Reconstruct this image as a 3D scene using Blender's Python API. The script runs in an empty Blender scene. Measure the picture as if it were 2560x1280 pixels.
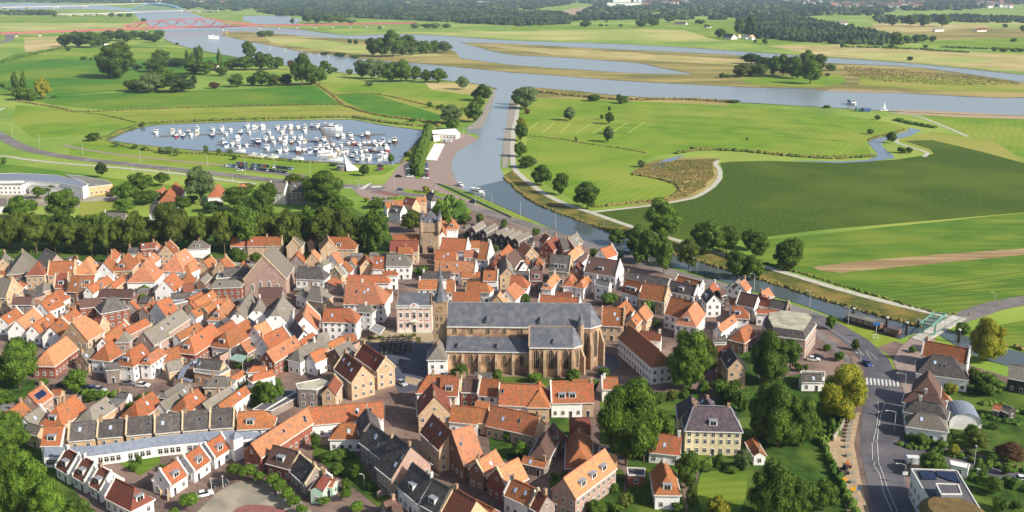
import bpy, math, random
from mathutils import Vector, Matrix, geometry
random.seed(7)
R = math.radians
scene = bpy.context.scene
col = scene.collection
# ---------------------------------------------------------------- camera
CH = 130.0
FP, UC, VC = 2350.0, 1300.0, 500.0
PITCH = math.atan((VC + 40) / FP)
cam = bpy.data.cameras.new('camera')
cam.sensor_fit = 'HORIZONTAL'; cam.sensor_width = 36
cam.lens = FP / 2560 * 36
cam.shift_x = -(UC - 1280) / 2560
cam.shift_y = -(640 - VC) / 2560
cam.clip_start = 1; cam.clip_end = 60000
camo = bpy.data.objects.new('camera', cam); col.objects.link(camo)
camo.location = (0, 0, CH); camo.rotation_euler = (math.pi / 2 - PITCH, 0, 0)
scene.camera = camo
CAM = Vector((0, 0, CH))
_D = Vector((0, math.cos(PITCH), -math.sin(PITCH))); _U = Vector((0, math.sin(PITCH), math.cos(PITCH)))
def W(u, v, z=0.0):
    "point of the place seen at photograph pixel u, v at height z"
    d = Vector((1, 0, 0)) * ((u - UC) / FP) + _U * (-(v - VC) / FP) + _D
    t = (CH - z) / -d.z
    p = CAM + d * t
    return Vector((p.x, p.y, z))
def ppm(p):
    return FP / max(1.0, (p - CAM).dot(_D))
def UV(p):
    q = p - CAM; z = q.dot(_D)
    return (UC + FP * q.x / z, VC - FP * q.dot(_U) / z)
# ---------------------------------------------------------------- light
EL = R(33); AZ = math.atan2(0.88, -0.47)      # towards the sun: right and a little behind the camera
SUN = Vector((math.cos(EL) * math.sin(AZ), math.cos(EL) * math.cos(AZ), math.sin(EL)))
sl = bpy.data.lights.new('sun', 'SUN'); sl.energy = 5.0; sl.angle = R(0.5); sl.color = (1, 0.93, 0.82)
so = bpy.data.objects.new('sun', sl); col.objects.link(so)
so.rotation_euler = SUN.to_track_quat('Z', 'Y').to_euler()
wd = bpy.data.worlds.new('World'); scene.world = wd; wd.use_nodes = True
nt = wd.node_tree; nt.nodes.clear()
sky = nt.nodes.new('ShaderNodeTexSky'); sky.sky_type = 'NISHITA'; sky.sun_disc = False
sky.sun_elevation = EL; sky.sun_rotation = AZ; sky.air_density = 1.0; sky.dust_density = 2.0
bg = nt.nodes.new('ShaderNodeBackground'); bg.inputs[1].default_value = 0.11
ow = nt.nodes.new('ShaderNodeOutputWorld')
nt.links.new(sky.outputs[0], bg.inputs[0]); nt.links.new(bg.outputs[0], ow.inputs[0])
scene.view_settings.view_transform = 'Standard'; scene.view_settings.look = 'None'
scene.view_settings.exposure = 0.36; scene.view_settings.gamma = 1
scene.render.engine = 'CYCLES'
scene.cycles.max_bounces = 6; scene.cycles.transparent_max_bounces = 6
# ---------------------------------------------------------------- materials
MATS = {}
def lin(c):
    return tuple(((x / 255 + .055) / 1.055) ** 2.4 if x > 10 else x / 255 / 12.92 for x in c) + (1,)
def N(t, typ, **kw):
    n = t.nodes.new(typ)
    for k, v in kw.items(): setattr(n, k, v)
    return n
def mat(name, c, c2=None, scale=1.0, rough=0.8, rnd=0.0, spec=0.3, metal=0.0, detail=3, bump=0.0,
        c3=None, s3=0.1, stretch=None, rows=0, band=0, edge=(0.35, 0.65), coords='Object'):
    """procedural surface: colour c broken up by c2 (noise), large patches of c3, per-object variation rnd"""
    if name in MATS: return MATS[name]
    m = bpy.data.materials.new(name); m.use_nodes = True; t = m.node_tree
    b = t.nodes['Principled BSDF']; L = t.links.new
    b.inputs['Roughness'].default_value = rough; b.inputs['Specular IOR Level'].default_value = spec
    b.inputs['Metallic'].default_value = metal
    tc = N(t, 'ShaderNodeTexCoord'); vec = tc.outputs[coords]
    if stretch:
        mp = N(t, 'ShaderNodeMapping'); mp.inputs['Scale'].default_value = stretch[:3]
        if len(stretch) > 3: mp.inputs['Rotation'].default_value[2] = stretch[3]
        L(vec, mp.inputs[0]); vec = mp.outputs[0]
    out = None
    if c2 is None: c2 = tuple(x * .8 for x in c)
    no = N(t, 'ShaderNodeTexNoise'); no.inputs['Scale'].default_value = scale; no.inputs['Detail'].default_value = detail
    L(vec, no.inputs['Vector'])
    rp = N(t, 'ShaderNodeValToRGB'); rp.color_ramp.elements[0].position = edge[0]; rp.color_ramp.elements[1].position = edge[1]
    rp.color_ramp.elements[0].color = lin(c2); rp.color_ramp.elements[1].color = lin(c)
    L(no.outputs[0], rp.inputs[0]); out = rp.outputs[0]
    if c3 is not None:
        n3 = N(t, 'ShaderNodeTexNoise'); n3.inputs['Scale'].default_value = s3; n3.inputs['Detail'].default_value = 4
        L(vec, n3.inputs['Vector'])
        r3 = N(t, 'ShaderNodeValToRGB'); r3.color_ramp.elements[0].position = .45; r3.color_ramp.elements[1].position = .62
        L(n3.outputs[0], r3.inputs[0])
        mx = N(t, 'ShaderNodeMix', data_type='RGBA'); L(r3.outputs[0], mx.inputs[0]); L(out, mx.inputs[6]); mx.inputs[7].default_value = lin(c3)
        out = mx.outputs[2]
    if rows:
        wv = N(t, 'ShaderNodeTexWave', wave_type='BANDS', bands_direction='Z'); wv.inputs['Scale'].default_value = rows
        wv.inputs['Distortion'].default_value = .6; L(tc.outputs['Object'], wv.inputs['Vector'])
        m2 = N(t, 'ShaderNodeMix', data_type='RGBA', blend_type='MULTIPLY'); m2.inputs[0].default_value = .22
        L(out, m2.inputs[6]); L(wv.outputs['Color'], m2.inputs[7]); out = m2.outputs[2]
    if band:
        mp2 = N(t, 'ShaderNodeMapping'); mp2.inputs['Rotation'].default_value[2] = band[1]; L(tc.outputs['Object'], mp2.inputs[0])
        wv = N(t, 'ShaderNodeTexWave', wave_type='BANDS', bands_direction='X'); wv.inputs['Scale'].default_value = band[0]; wv.inputs['Distortion'].default_value = 3.5; wv.inputs['Detail'].default_value = 3; wv.inputs['Detail Scale'].default_value = .4
        L(mp2.outputs[0], wv.inputs['Vector']); m2 = N(t, 'ShaderNodeMix', data_type='RGBA', blend_type='MULTIPLY'); m2.inputs[0].default_value = band[2]
        L(out, m2.inputs[6]); L(wv.outputs['Color'], m2.inputs[7]); out = m2.outputs[2]
    if rnd:
        oi = N(t, 'ShaderNodeObjectInfo'); hs = N(t, 'ShaderNodeHueSaturation')
        mr = N(t, 'ShaderNodeMapRange'); mr.inputs[3].default_value = 1 - rnd; mr.inputs[4].default_value = 1 + rnd
        L(oi.outputs['Random'], mr.inputs[0]); L(mr.outputs[0], hs.inputs['Value'])
        m5 = N(t, 'ShaderNodeMath', operation='MULTIPLY'); m5.inputs[1].default_value = 7.31; L(oi.outputs['Random'], m5.inputs[0])
        m6 = N(t, 'ShaderNodeMath', operation='FRACT'); L(m5.outputs[0], m6.inputs[0])
        mh = N(t, 'ShaderNodeMapRange'); mh.inputs[3].default_value = .5 - rnd * .03; mh.inputs[4].default_value = .5 + rnd * .03
        L(m6.outputs[0], mh.inputs[0]); L(mh.outputs[0], hs.inputs['Hue'])
        L(out, hs.inputs['Color']); out = hs.outputs[0]
    L(out, b.inputs['Base Color'])
    if bump:
        bp = N(t, 'ShaderNodeBump'); bp.inputs['Strength'].default_value = bump; bp.inputs['Distance'].default_value = .3
        L(no.outputs[0], bp.inputs['Height']); L(bp.outputs[0], b.inputs['Normal'])
    MATS[name] = m; return m
def leafmat(name, c, c2):
    m = bpy.data.materials.new(name); m.use_nodes = True; t = m.node_tree; L = t.links.new
    b = t.nodes['Principled BSDF']; b.inputs['Roughness'].default_value = .7; b.inputs['Specular IOR Level'].default_value = .15
    tc = N(t, 'ShaderNodeTexCoord'); no = N(t, 'ShaderNodeTexNoise'); no.inputs['Scale'].default_value = 9; no.inputs['Detail'].default_value = 3
    L(tc.outputs['Object'], no.inputs['Vector'])
    rp = N(t, 'ShaderNodeValToRGB'); rp.color_ramp.elements[0].position = .36; rp.color_ramp.elements[1].position = .64
    rp.color_ramp.elements[0].color = lin(c2); rp.color_ramp.elements[1].color = lin(c)
    L(no.outputs[0], rp.inputs[0])
    oi = N(t, 'ShaderNodeObjectInfo'); hs = N(t, 'ShaderNodeHueSaturation')
    mr = N(t, 'ShaderNodeMapRange'); mr.inputs[3].default_value = .78; mr.inputs[4].default_value = 1.22
    L(oi.outputs['Random'], mr.inputs[0]); L(mr.outputs[0], hs.inputs['Value']); L(rp.outputs[0], hs.inputs['Color'])
    L(hs.outputs[0], b.inputs['Base Color'])
    tr = N(t, 'ShaderNodeBsdfTranslucent'); L(hs.outputs[0], tr.inputs[0])
    ad = N(t, 'ShaderNodeMixShader'); ad.inputs[0].default_value = .22
    L(b.outputs[0], ad.inputs[1]); L(tr.outputs[0], ad.inputs[2]); L(ad.outputs[0], t.nodes['Material Output'].inputs[0])
    MATS[name] = m; return m
# ---------------------------------------------------------------- mesh helpers
class MB:
    def __init__(s): s.v = []; s.f = []; s.m = []
    def face(s, pts, m=0):
        i = len(s.v); s.v += [tuple(p) for p in pts]; s.f.append(tuple(range(i, i + len(pts)))); s.m.append(m); return s
    def box(s, x0, x1, y0, y1, z0, z1, m=0, M=None):
        P = [Vector(p) for p in ((x0, y0, z0), (x1, y0, z0), (x1, y1, z0), (x0, y1, z0), (x0, y0, z1), (x1, y0, z1), (x1, y1, z1), (x0, y1, z1))]
        if M is not None: P = [M @ p for p in P]
        i = len(s.v); s.v += [tuple(p) for p in P]
        for q in ((3, 2, 1, 0), (4, 5, 6, 7), (0, 1, 5, 4), (1, 2, 6, 5), (2, 3, 7, 6), (3, 0, 4, 7)):
            s.f.append(tuple(i + k for k in q)); s.m.append(m)
        return s
    def bar(s, a, b, w, h, m=0):
        "square bar from a to b"
        a = Vector(a); b = Vector(b); d = (b - a)
        if d.length < 1e-6: return s
        q = d.to_track_quat('X', 'Z').to_matrix().to_4x4(); q.translation = a
        return s.box(0, d.length, -w / 2, w / 2, -h / 2, h / 2, m, q)
    def cyl(s, x, y, z0, z1, r0, r1, n=10, m=0, M=None):
        A = []; B = []
        for k in range(n):
            a = 2 * math.pi * k / n; A.append(Vector((x + r0 * math.cos(a), y + r0 * math.sin(a), z0))); B.append(Vector((x + r1 * math.cos(a), y + r1 * math.sin(a), z1)))
        if M is not None: A = [M @ p for p in A]; B = [M @ p for p in B]
        i = len(s.v); s.v += [tuple(p) for p in A + B]
        for k in range(n):
            j = (k + 1) % n; s.f.append((i + k, i + j, i + n + j, i + n + k)); s.m.append(m)
        s.f.append(tuple(i + n + k for k in range(n))); s.m.append(m)
        s.f.append(tuple(i + n - 1 - k for k in range(n))); s.m.append(m)
        return s
    def prism(s, pts, z0, z1, m=0, mt=None):
        "upright prism over a plan outline"
        n = len(pts); a = sum(pts[k][0] * pts[(k + 1) % n][1] - pts[(k + 1) % n][0] * pts[k][1] for k in range(n))
        if a < 0: pts = list(reversed(pts))
        for k in range(n):
            p, q = pts[k], pts[(k + 1) % n]
            s.face([(p[0], p[1], z0), (q[0], q[1], z0), (q[0], q[1], z1), (p[0], p[1], z1)], m)
        s.face([(p[0], p[1], z1) for p in pts], m if mt is None else mt)
        return s
    def shell(s, faces, th=.2, m=0):
        "roof planes given as faces, thickened downwards"
        from collections import Counter
        key = lambda p: (round(p[0], 3), round(p[1], 3), round(p[2], 3))
        cnt = Counter()
        for f in faces:
            for k in range(len(f)):
                a, b = key(f[k]), key(f[(k + 1) % len(f)]); cnt[frozenset((a, b))] += 1
        for f in faces:
            s.face(f, m); s.face([(p[0], p[1], p[2] - th) for p in reversed(f)], m)
            for k in range(len(f)):
                a, b = f[k], f[(k + 1) % len(f)]
                if cnt[frozenset((key(a), key(b)))] == 1:
                    s.face([(a[0], a[1], a[2] - th), (b[0], b[1], b[2] - th), b, a], m)
        return s
    def mesh(s, name, mats):
        me = bpy.data.meshes.new(name); me.from_pydata(s.v, [], s.f)
        for m in mats: me.materials.append(m)
        if len(mats) > 1: me.polygons.foreach_set('material_index', s.m)
        me.update(); return me
    def build(s, name, mats, parent=None, loc=None):
        if not isinstance(mats, (list, tuple)): mats = [mats]
        return obj(name, s.mesh(name, mats), parent, loc)
def obj(name, data, parent=None, loc=None):
    o = bpy.data.objects.new(name, data); col.objects.link(o)
    if parent is not None: o.parent = parent
    if loc is not None: o.location = loc
    return o
def tag(o, label, cat, group=None, kind=None):
    if label: o['label'] = label
    if cat: o['category'] = cat
    if group: o['group'] = group
    if kind: o['kind'] = kind
    return o
def thing(name, loc, rz, label, cat, group=None):
    o = bpy.data.objects.new(name, None); col.objects.link(o); o.location = loc; o.rotation_euler = (0, 0, rz)
    return tag(o, label, cat, group)
def copy_tree(o, parent=None):
    c = o.copy(); col.objects.link(c)
    if parent is not None: c.parent = parent
    for ch in [x for x in o.children]: copy_tree(ch, c)
    return c
ORD = ['leftmost', 'second from left', 'third from left', 'fourth from left', 'fifth from left', 'sixth from left', 'seventh from left',
       'eighth from left', 'ninth from left', 'tenth from left', 'eleventh from left', 'twelfth from left', 'thirteenth from left', 'fourteenth from left', 'fifteenth from left',
       'sixteenth from left', 'seventeenth from left', 'eighteenth from left', 'nineteenth from left', 'twentieth from left']
def nth(i):
    return ORD[i] if i < 20 else 'number %d from left' % (i + 1)
# ---- sheets laid on the ground
def dens(pts, n):
    out = []
    for k in range(len(pts)):
        a, b = pts[k], pts[(k + 1) % len(pts)]
        for j in range(n): out.append((a[0] + (b[0] - a[0]) * j / n, a[1] + (b[1] - a[1]) * j / n))
    return out
def smooth(pts, closed=True, n=4):
    "Catmull-Rom through the points"
    out = []; N_ = len(pts); rng = range(N_) if closed else range(N_ - 1)
    for k in rng:
        g = (lambda i: pts[i % N_]) if closed else (lambda i: pts[max(0, min(N_ - 1, i))])
        p0, p1, p2, p3 = g(k - 1), g(k), g(k + 1), g(k + 2)
        for j in range(n):
            t = j / n
            out.append(tuple(.5 * (2 * p1[i] + (p2[i] - p0[i]) * t + (2 * p0[i] - 5 * p1[i] + 4 * p2[i] - p3[i]) * t * t + (3 * p1[i] - p0[i] - 3 * p2[i] + p3[i]) * t ** 3) for i in (0, 1)))
    if not closed: out.append(pts[-1])
    return out
def PT(s):
    a = [float(x) for x in s.replace(',', ' ').split()]; return list(zip(a[::2], a[1::2]))
SHN = [0]
def sheet(name, pts, z, m, sm=0, kind='structure', jag=0.0):
    SHN[0] += 1; z += SHN[0] * .0008
    if isinstance(pts, str): pts = PT(pts)
    if sm: pts = smooth(pts, True, sm)
    P = [W(u, v, 0) for u, v in pts]
    if jag:
        rr = random.Random(name); P2 = []
        for k in range(len(P)):
            a, b = P[k], P[(k + 1) % len(P)]; n = max(1, min(10, int((b - a).length / (jag * 4))))
            d = (b - a); nn = Vector((-d.y, d.x, 0)).normalized() if d.length > 0 else Vector()
            for j in range(n):
                P2.append(a + d * (j / n) + nn * (rr.uniform(-jag, jag) if j else 0))
        P = P2
    tris = geometry.tessellate_polygon([[Vector((p.x, p.y, 0)) for p in P]])
    me = bpy.data.meshes.new(name)
    F = []
    for t in tris:
        a, b, c = (P[i] for i in t)
        F.append(tuple(t) if (b - a).cross(c - a).z > 0 else tuple(reversed(t)))
    me.from_pydata([(p.x, p.y, z) for p in P], [], F); me.materials.append(m); me.update()
    o = obj(name, me); o['kind'] = kind; return o
def strip(name, pts, w, z, m, sm=4, kind='structure', h=None):
    SHN[0] += 1; z += SHN[0] * .0008
    "ribbon of width w metres along picture points; h gives it a raised body"
    if isinstance(pts, str): pts = PT(pts)
    if sm: pts = smooth(pts, False, sm)
    P = [W(u, v, 0) for u, v in pts]; b = MB(); Lp = []; Rp = []
    for k, p in enumerate(P):
        d = (P[min(k + 1, len(P) - 1)] - P[max(k - 1, 0)]); d.normalize(); n = Vector((-d.y, d.x, 0)) * w / 2
        Lp.append(p + n); Rp.append(p - n)
    for k in range(len(P) - 1):
        q = [Rp[k], Rp[k + 1], Lp[k + 1], Lp[k]]
        b.face([(p.x, p.y, z) for p in q])
        if h:
            for a, c in ((Rp[k + 1], Rp[k]), (Lp[k], Lp[k + 1])):
                b.face([(c.x, c.y, z - h), (a.x, a.y, z - h), (a.x, a.y, z), (c.x, c.y, z)][::1])
    if h:
        for k in (0, -1):
            b.face([(Lp[k].x, Lp[k].y, z - h), (Rp[k].x, Rp[k].y, z - h), (Rp[k].x, Rp[k].y, z), (Lp[k].x, Lp[k].y, z)])
    o = b.build(name, m)
    if kind: o['kind'] = kind
    return o

# ================================================================ LAND
G1 = mat('meadow', (122, 150, 52), (100, 132, 42), .02, c3=(146, 160, 66), s3=.006, rough=.95, detail=6)
def field(n, c, c2, c3, s=.03, s3=.01, st=None, band=None): return mat(n, c, c2, s, c3=c3, s3=s3, rough=.95, detail=8, stretch=st, spec=.1, band=band)
GB = field('grass_bright', (120, 148, 44), (100, 132, 40), (136, 150, 58), .04, .009, None, (.05, .5, .09))
GD = field('grass_deep', (82, 128, 38), (66, 112, 34), (112, 136, 44), .03, .006, None, (.04, 1.2, .09))
GY = field('grass_yellow', (142, 152, 58), (122, 142, 50), (156, 152, 76), .03, .01, None, (.06, 1.5, .14))
GR = field('grass_right', (96, 128, 42), (80, 112, 36), (118, 136, 50), .06, .02, (1, 3, 1, .15), (.09, 1.4, .16))
GH = field('heath', (136, 128, 72), (104, 104, 56), (164, 148, 92), .02, .008, (.5, 1.6, 1))
GT = field('dry_grass', (176, 162, 108), (150, 146, 84), (190, 170, 120), .03, .01)
GP = field('pale_field', (160, 166, 92), (140, 156, 78), (180, 172, 110), .02, .006)
GC = field('corn', (82, 104, 34), (50, 70, 20), (84, 102, 34), .6, .012, None, (.7, 1.2, .06))
GSOIL = field('ploughed', (156, 132, 96), (126, 102, 70), (172, 148, 108), .2, .05, (.15, 3, 1, .2))
GDK = field('verge_dark', (80, 84, 44), (60, 64, 34), (110, 100, 54), .3, .06)
GREED = field('bank_reed', (102, 104, 50), (70, 80, 36), (130, 114, 60), .35, .08)
GARD = field('garden_grass', (66, 96, 34), (44, 64, 26), (92, 110, 44), .3, .07)
PATH = mat('concrete_path', (190, 186, 168), (168, 164, 148), .3, rough=.9)
ASPH = mat('asphalt', (120, 114, 110), (104, 99, 96), .25, rough=.9, c3=(132, 124, 118), s3=.05)
ASPD = mat('asphalt_dark', (92, 90, 94), (80, 78, 84), .3, rough=.9, c3=(104, 100, 102), s3=.06)
BRP = mat('pink_paving', (158, 140, 130), (138, 120, 110), .5, rough=.9, c3=(148, 128, 118), s3=.05, detail=6)
BRD = mat('brick_paving', (118, 98, 88), (96, 80, 74), .6, rough=.9, c3=(138, 116, 102), s3=.07, detail=6)
SAND = mat('sandy_paving', (178, 156, 124), (158, 134, 104), .5, rough=.9, detail=6)
GRAV = mat('gravel_square', (150, 142, 126), (132, 126, 112), .25, rough=.95, detail=6, c3=(166, 156, 136), s3=.12)
SQD = mat('square_paving', (84, 86, 98), (70, 72, 84), .5, rough=.8, detail=6)
SQL = mat('square_band', (170, 152, 122), (150, 134, 108), .5, rough=.85, detail=5)
REDP = mat('red_asphalt', (146, 96, 90), (128, 84, 78), .4, rough=.9)
WHT = mat('road_paint', (212, 212, 206), (180, 180, 174), 1.0, rough=.7)
STONE = mat('quay_stone', (168, 160, 146), (120, 114, 104), .5, rough=.95, detail=8)
def water(name, c, bump, rough, sc):
    m = bpy.data.materials.new(name); m.use_nodes = True; t = m.node_tree; L = t.links.new
    b = t.nodes['Principled BSDF']; b.inputs['Base Color'].default_value = lin(c); b.inputs['Roughness'].default_value = rough
    b.inputs['IOR'].default_value = 1.33; b.inputs['Specular IOR Level'].default_value = .5
    tc = N(t, 'ShaderNodeTexCoord'); no = N(t, 'ShaderNodeTexNoise'); no.inputs['Scale'].default_value = sc; no.inputs['Detail'].default_value = 5
    L(tc.outputs['Object'], no.inputs['Vector'])
    bp = N(t, 'ShaderNodeBump'); bp.inputs['Strength'].default_value = bump; bp.inputs['Distance'].default_value = .25
    L(no.outputs[0], bp.inputs['Height']); L(bp.outputs[0], b.inputs['Normal'])
    MATS[name] = m; return m
WR = water('river_water', (138, 148, 152), .25, .22, .25)
WC = water('canal_water', (82, 92, 94), .1, .08, .5)
WM = water('marina_water', (110, 122, 136), .08, .1, .3)
# ground sheet to the horizon
g = MB(); S = 30000
g.face([(-S, -2000, -.05), (S, -2000, -.05), (S, S, -.05), (-S, S, -.05)]); o = g.build('ground', G1); o['kind'] = 'structure'
sh = sheet
# far plain: strips of fields
sh('field', '-300,60 330,57 420,50 405,62 330,72 -300,84', .0, GP)
sh('field', '-300,45 200,40 340,42 330,56 -300,58', .0, GB)
sh('field', '60,95 170,92 165,118 110,130 62,130', .01, GT, jag=1)
sh('field', '1000,82 1280,78 1700,70 1900,105 1280,98', .0, GP, jag=2)
sh('field', '1700,72 1850,60 2000,108 1920,115 1800,102', .0, GB)
sh('field', '1280,62 1620,62 1840,48 1860,78 1600,72 1280,76', .01, GB)
sh('field', '2240,54 2560,50 2700,50 2700,66 2400,66', .01, GP)
sh('field', '2120,70 2230,62 2560,72 2800,76 2800,86 2340,100 2330,92', .01, GH)
sh('field', '2330,102 2800,84 2800,125 2560,122 2300,112', .01, GB)
sh('field', '2180,58 2460,62 2480,68 2250,82 2190,86', .012, GT)
sh('field', '1920,115 2080,112 2300,122 2560,138 2800,145 2800,200 2560,180 2300,158 2060,140', .0, GT, jag=2)
sh('field', '2060,128 2300,135 2500,150 2420,160 2200,150', .012, GP, jag=2)
sh('field', '0,150 150,122 420,118 560,135 600,150 480,190 300,225 130,240 0,232', .0, GD, 3)
sh('field', '100,124 250,118 470,122 560,140 420,148 90,147', .012, GB)
sh('field', '60,245 330,230 640,222 790,210 850,262 640,265 260,275 130,262', .01, GD)
sh('field', '200,283 640,267 860,263 960,290 640,301 390,312 230,300', .01, GY)
sh('field', '40,262 130,270 350,310 200,340 80,345 30,300', .01, GB)
sh('field', '640,215 800,205 1000,215 1180,230 1200,300 1100,308 900,268 850,262 790,215', .01, GY)
sh('field', '830,236 930,234 1110,290 1095,304 930,285 880,262', .02, GD)
sh('field', '800,205 1080,214 1180,235 1175,262 1000,240 860,232', .02, GB)
sh('field', '1060,205 1190,208 1225,222 1180,238 1080,225', .03, GT, jag=1)
sh('field', '-200,395 60,415 240,440 420,462 560,470 800,486 760,500 300,470 -200,455', .0, GD)
sh('field', '180,365 400,392 640,415 900,425 900,450 640,432 350,405 170,385', .012, GB)
sh('field', '1320,248 1560,250 1900,265 2150,295 2260,320 2160,355 2180,392 2000,388 1750,374 1640,388 1320,346', .0, GB, 2)
sh('field', '1318,350 1560,372 1640,387 1585,410 1575,435 1690,455 1692,485 1650,500 1490,518 1400,480 1330,430', .0, GB, 2)
sh('field', '1325,214 1440,222 1560,238 1700,246 1830,256 1820,264 1560,252 1330,244', .01, GH, jag=1)
sh('heath', '1578,432 1625,405 1680,395 1800,395 1785,405 1795,440 1770,470 1720,497 1640,508 1560,525 1500,530 1690,490 1697,468 1680,450', .012, GH, 2)
sh('field', '2310,290 2560,285 2800,285 2800,440 2450,375 2330,345 2430,340', .0, GB)
sh('field', '2250,350 2330,330 2470,345 2560,400 2440,420', .012, GY)
sh('field', '1880,602 2560,532 2800,515 2800,745 2560,752 2450,778 2370,785 2240,752 2000,682 1900,650', .0, GR)
sh('ploughed_strip', '2030,668 2124,656 2358,635 2560,621 2800,600 2800,612 2560,637 2194,673 2100,682 2054,678', .02, GSOIL, jag=.6)
sh('field', '2390,835 2560,800 2800,770 2800,960 2560,886 2500,872', .0, GR)
# rivers
river = sh('river', '330,25 455,26 500,40 560,58 600,66 640,68 745,72 800,82 865,88 1000,85 1120,90 1280,101 1500,108 1700,118 1920,133 2060,143 2300,160 2560,187 2900,205 2900,300 2560,290 2400,286 2200,277 2050,268 1950,262 1880,258 1800,255 1700,247 1600,243 1550,240 1500,235 1440,228 1380,222 1330,218 1289,222 1278,255 1262,330 1253,390 1251,420 1264,450 1290,475 1337,507 1400,530 1505,570 1620,613 1748,652 1897,698 2000,732 2110,759 2194,787 2293,811 2344,825 2405,839 2511,872 2560,884 2700,925 2700,965 2560,925 2480,905 2400,870 2342,834 2288,832 2250,848 2213,834 2171,815 2110,801 2072,787 2007,762 1944,744 1886,728 1831,711 1741,683 1681,666 1600,643 1497,613 1450,597 1406,583 1280,527 1202,492 1155,472 1138,450 1129,425 1130,400 1145,378 1180,357 1200,345 1190,334 1165,333 1170,325 1208,315 1225,270 1240,222 1200,212 1130,203 1010,195 905,187 840,180 780,175 720,165 660,155 590,143 520,130 460,117 420,103 395,80 370,62 345,45', .04, WR, jag=.6)
sh('lake', '610,40 700,38 755,48 740,60 640,60 605,50', .05, WR, jag=2)
sh('lake', '-300,9 90,8 260,14 330,22 330,28 200,22 -300,26', .05, WR, jag=6)
sh('canal', '1264,449 1290,474 1337,506 1400,529 1505,569 1620,612 1748,651 1897,697 2000,731 2110,758 2194,786 2293,810 2344,824 2405,838 2511,871 2560,883 2700,924 2700,965 2560,925 2480,905 2400,870 2342,834 2288,833 2250,849 2213,835 2171,816 2110,802 2072,788 2007,763 1944,745 1886,729 1831,712 1741,684 1681,667 1600,644 1497,614 1450,598 1406,584 1280,528 1202,493 1180,470', .08, WC)
sh('island', '552,82 600,79 700,85 770,91 870,97 1000,100 1100,112 1140,130 1152,147 1200,152 1280,163 1450,175 1600,184 1733,186 1660,171 1600,158 1500,150 1400,143 1280,137 1210,122 1150,107 1280,110 1460,120 1680,130 1860,140 2070,158 2300,170 2560,207 2900,232 2900,265 2560,244 2510,246 2450,243 2330,237 2250,232 2110,226 2050,227 2030,221 1900,220 1710,211 1550,202 1400,190 1280,182 1180,172 1040,158 905,148 860,142 770,133 700,118 640,108 600,98 560,90', .1, GH, jag=1.5)
sh('field', '660,92 800,100 900,112 1000,125 1120,140 1000,140 880,134 780,122 680,108', .16, GP, jag=2)
sh('field', '1850,190 2000,190 2100,186 2120,205 2050,218 1900,214 1860,205', .16, GB, jag=1)
sh('shore', '2080,222 2250,228 2270,233 2200,233 2060,228', .17, SAND, jag=.5)
sh('field', '1200,113 1500,128 1700,140 1900,152 1880,165 1600,150 1400,138', .16, GT, jag=3)
sh('field', '2150,190 2400,195 2600,215 2600,232 2350,228 2150,212', .16, GY, jag=3)
sh('beach', '2230,275 2330,277 2560,289 2800,297 2800,305 2560,298 2400,293 2250,285', .06, SAND, jag=.6)
sh('marina_basin', '265,351 300,335 340,322 370,316 420,311 640,303 860,299 900,302 960,313 1065,327 1060,335 1030,370 1005,400 1000,408 930,412 870,410 800,405 740,400 640,388 590,384 560,380 490,378 440,372 380,365 300,356', .05, WM)
sh('creek', '1622,420 1640,410 1665,398 1700,389 1715,388 1690,398 1670,408 1655,420 1648,434 1630,432', .05, WM)
sh('creek', '1970,401 2095,404 2170,400 2195,387 2170,355 2185,347 2215,342 2242,336 2270,327 2272,319 2305,325 2277,340 2242,347 2215,350 2202,360 2215,375 2232,388 2237,396 2170,404 2095,408', .05, WM)
sh('corn_field', '1490,532 1600,518 1680,508 1740,497 1790,468 1808,445 1808,425 1800,408 1830,404 1920,402 2095,408 2240,399 2335,385 2325,373 2260,352 2330,350 2450,378 2560,408 2800,470 2800,505 2560,531 2400,545 2200,562 2050,575 1920,592 1780,606 1700,598 1600,578 1540,548', .02, GC)
# roads and paths
sh('town_paving', '-400,655 960,600 985,470 1070,455 1155,476 1280,540 1450,603 1600,650 1831,718 2007,770 2072,795 2213,845 2290,870 2700,1000 2700,1500 -700,1500', .0, BRD)
sh('pavement', '870,462 960,462 1010,400 1045,398 1060,330 1165,335 1198,347 1145,380 1132,402 1130,430 1155,474 1202,494 1280,530 1406,586 1500,618 1500,628 1400,600 1280,560 1160,512 1080,500 985,530 960,520 900,490', .01, BRP)
sh('quay', '1180,240 1240,222 1236,245 1226,270 1208,317 1190,322 1160,325 1195,300 1215,262 1228,238', .09, STONE)
sh('quay', '1275,250 1290,255 1288,300 1280,340 1272,400 1270,420 1255,420 1256,385 1262,330', .09, STONE)
for n, c in (('verge', '985,485 1010,480 1095,500 1105,512 1010,512 985,500'), ('verge', '1010,472 1110,484 1120,492 1050,492 1008,478'), ('verge', '900,415 990,418 960,436 905,440'), ('verge', '1000,402 1025,365 1060,325 1085,325 1070,372 1045,398 1050,447 1038,447 1040,405'),
             ('verge', '1085,335 1105,345 1090,400 1072,405 1065,385'), ('verge', '1110,460 1160,478 1280,530 1410,582 1600,645 1741,685 1886,730 2000,765 1990,768 1741,692 1500,620 1280,548 1160,495 1095,465'),
             ('verge', '2072,790 2171,818 2213,838 2245,850 2190,870 2225,890 2240,925 2215,930 2190,885 2140,845 2090,812'), ('verge', '240,340 640,395 800,408 860,412 858,440 640,425 340,395 170,365')):
    sh(n, c, .03, GB)
sh('bank', '1258,440 1290,474 1337,507 1400,530 1505,570 1620,612 1748,651 1897,697 2000,731 2194,786 2320,815 2370,798 2240,766 2000,700 1780,634 1660,597 1570,570 1475,537 1380,500 1342,476 1305,448 1284,424', .1, GREED)
sh('park_lawn', '-400,560 200,545 560,540 880,520 960,560 985,600 980,655 700,640 300,655 -400,672', .012, GARD)
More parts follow.
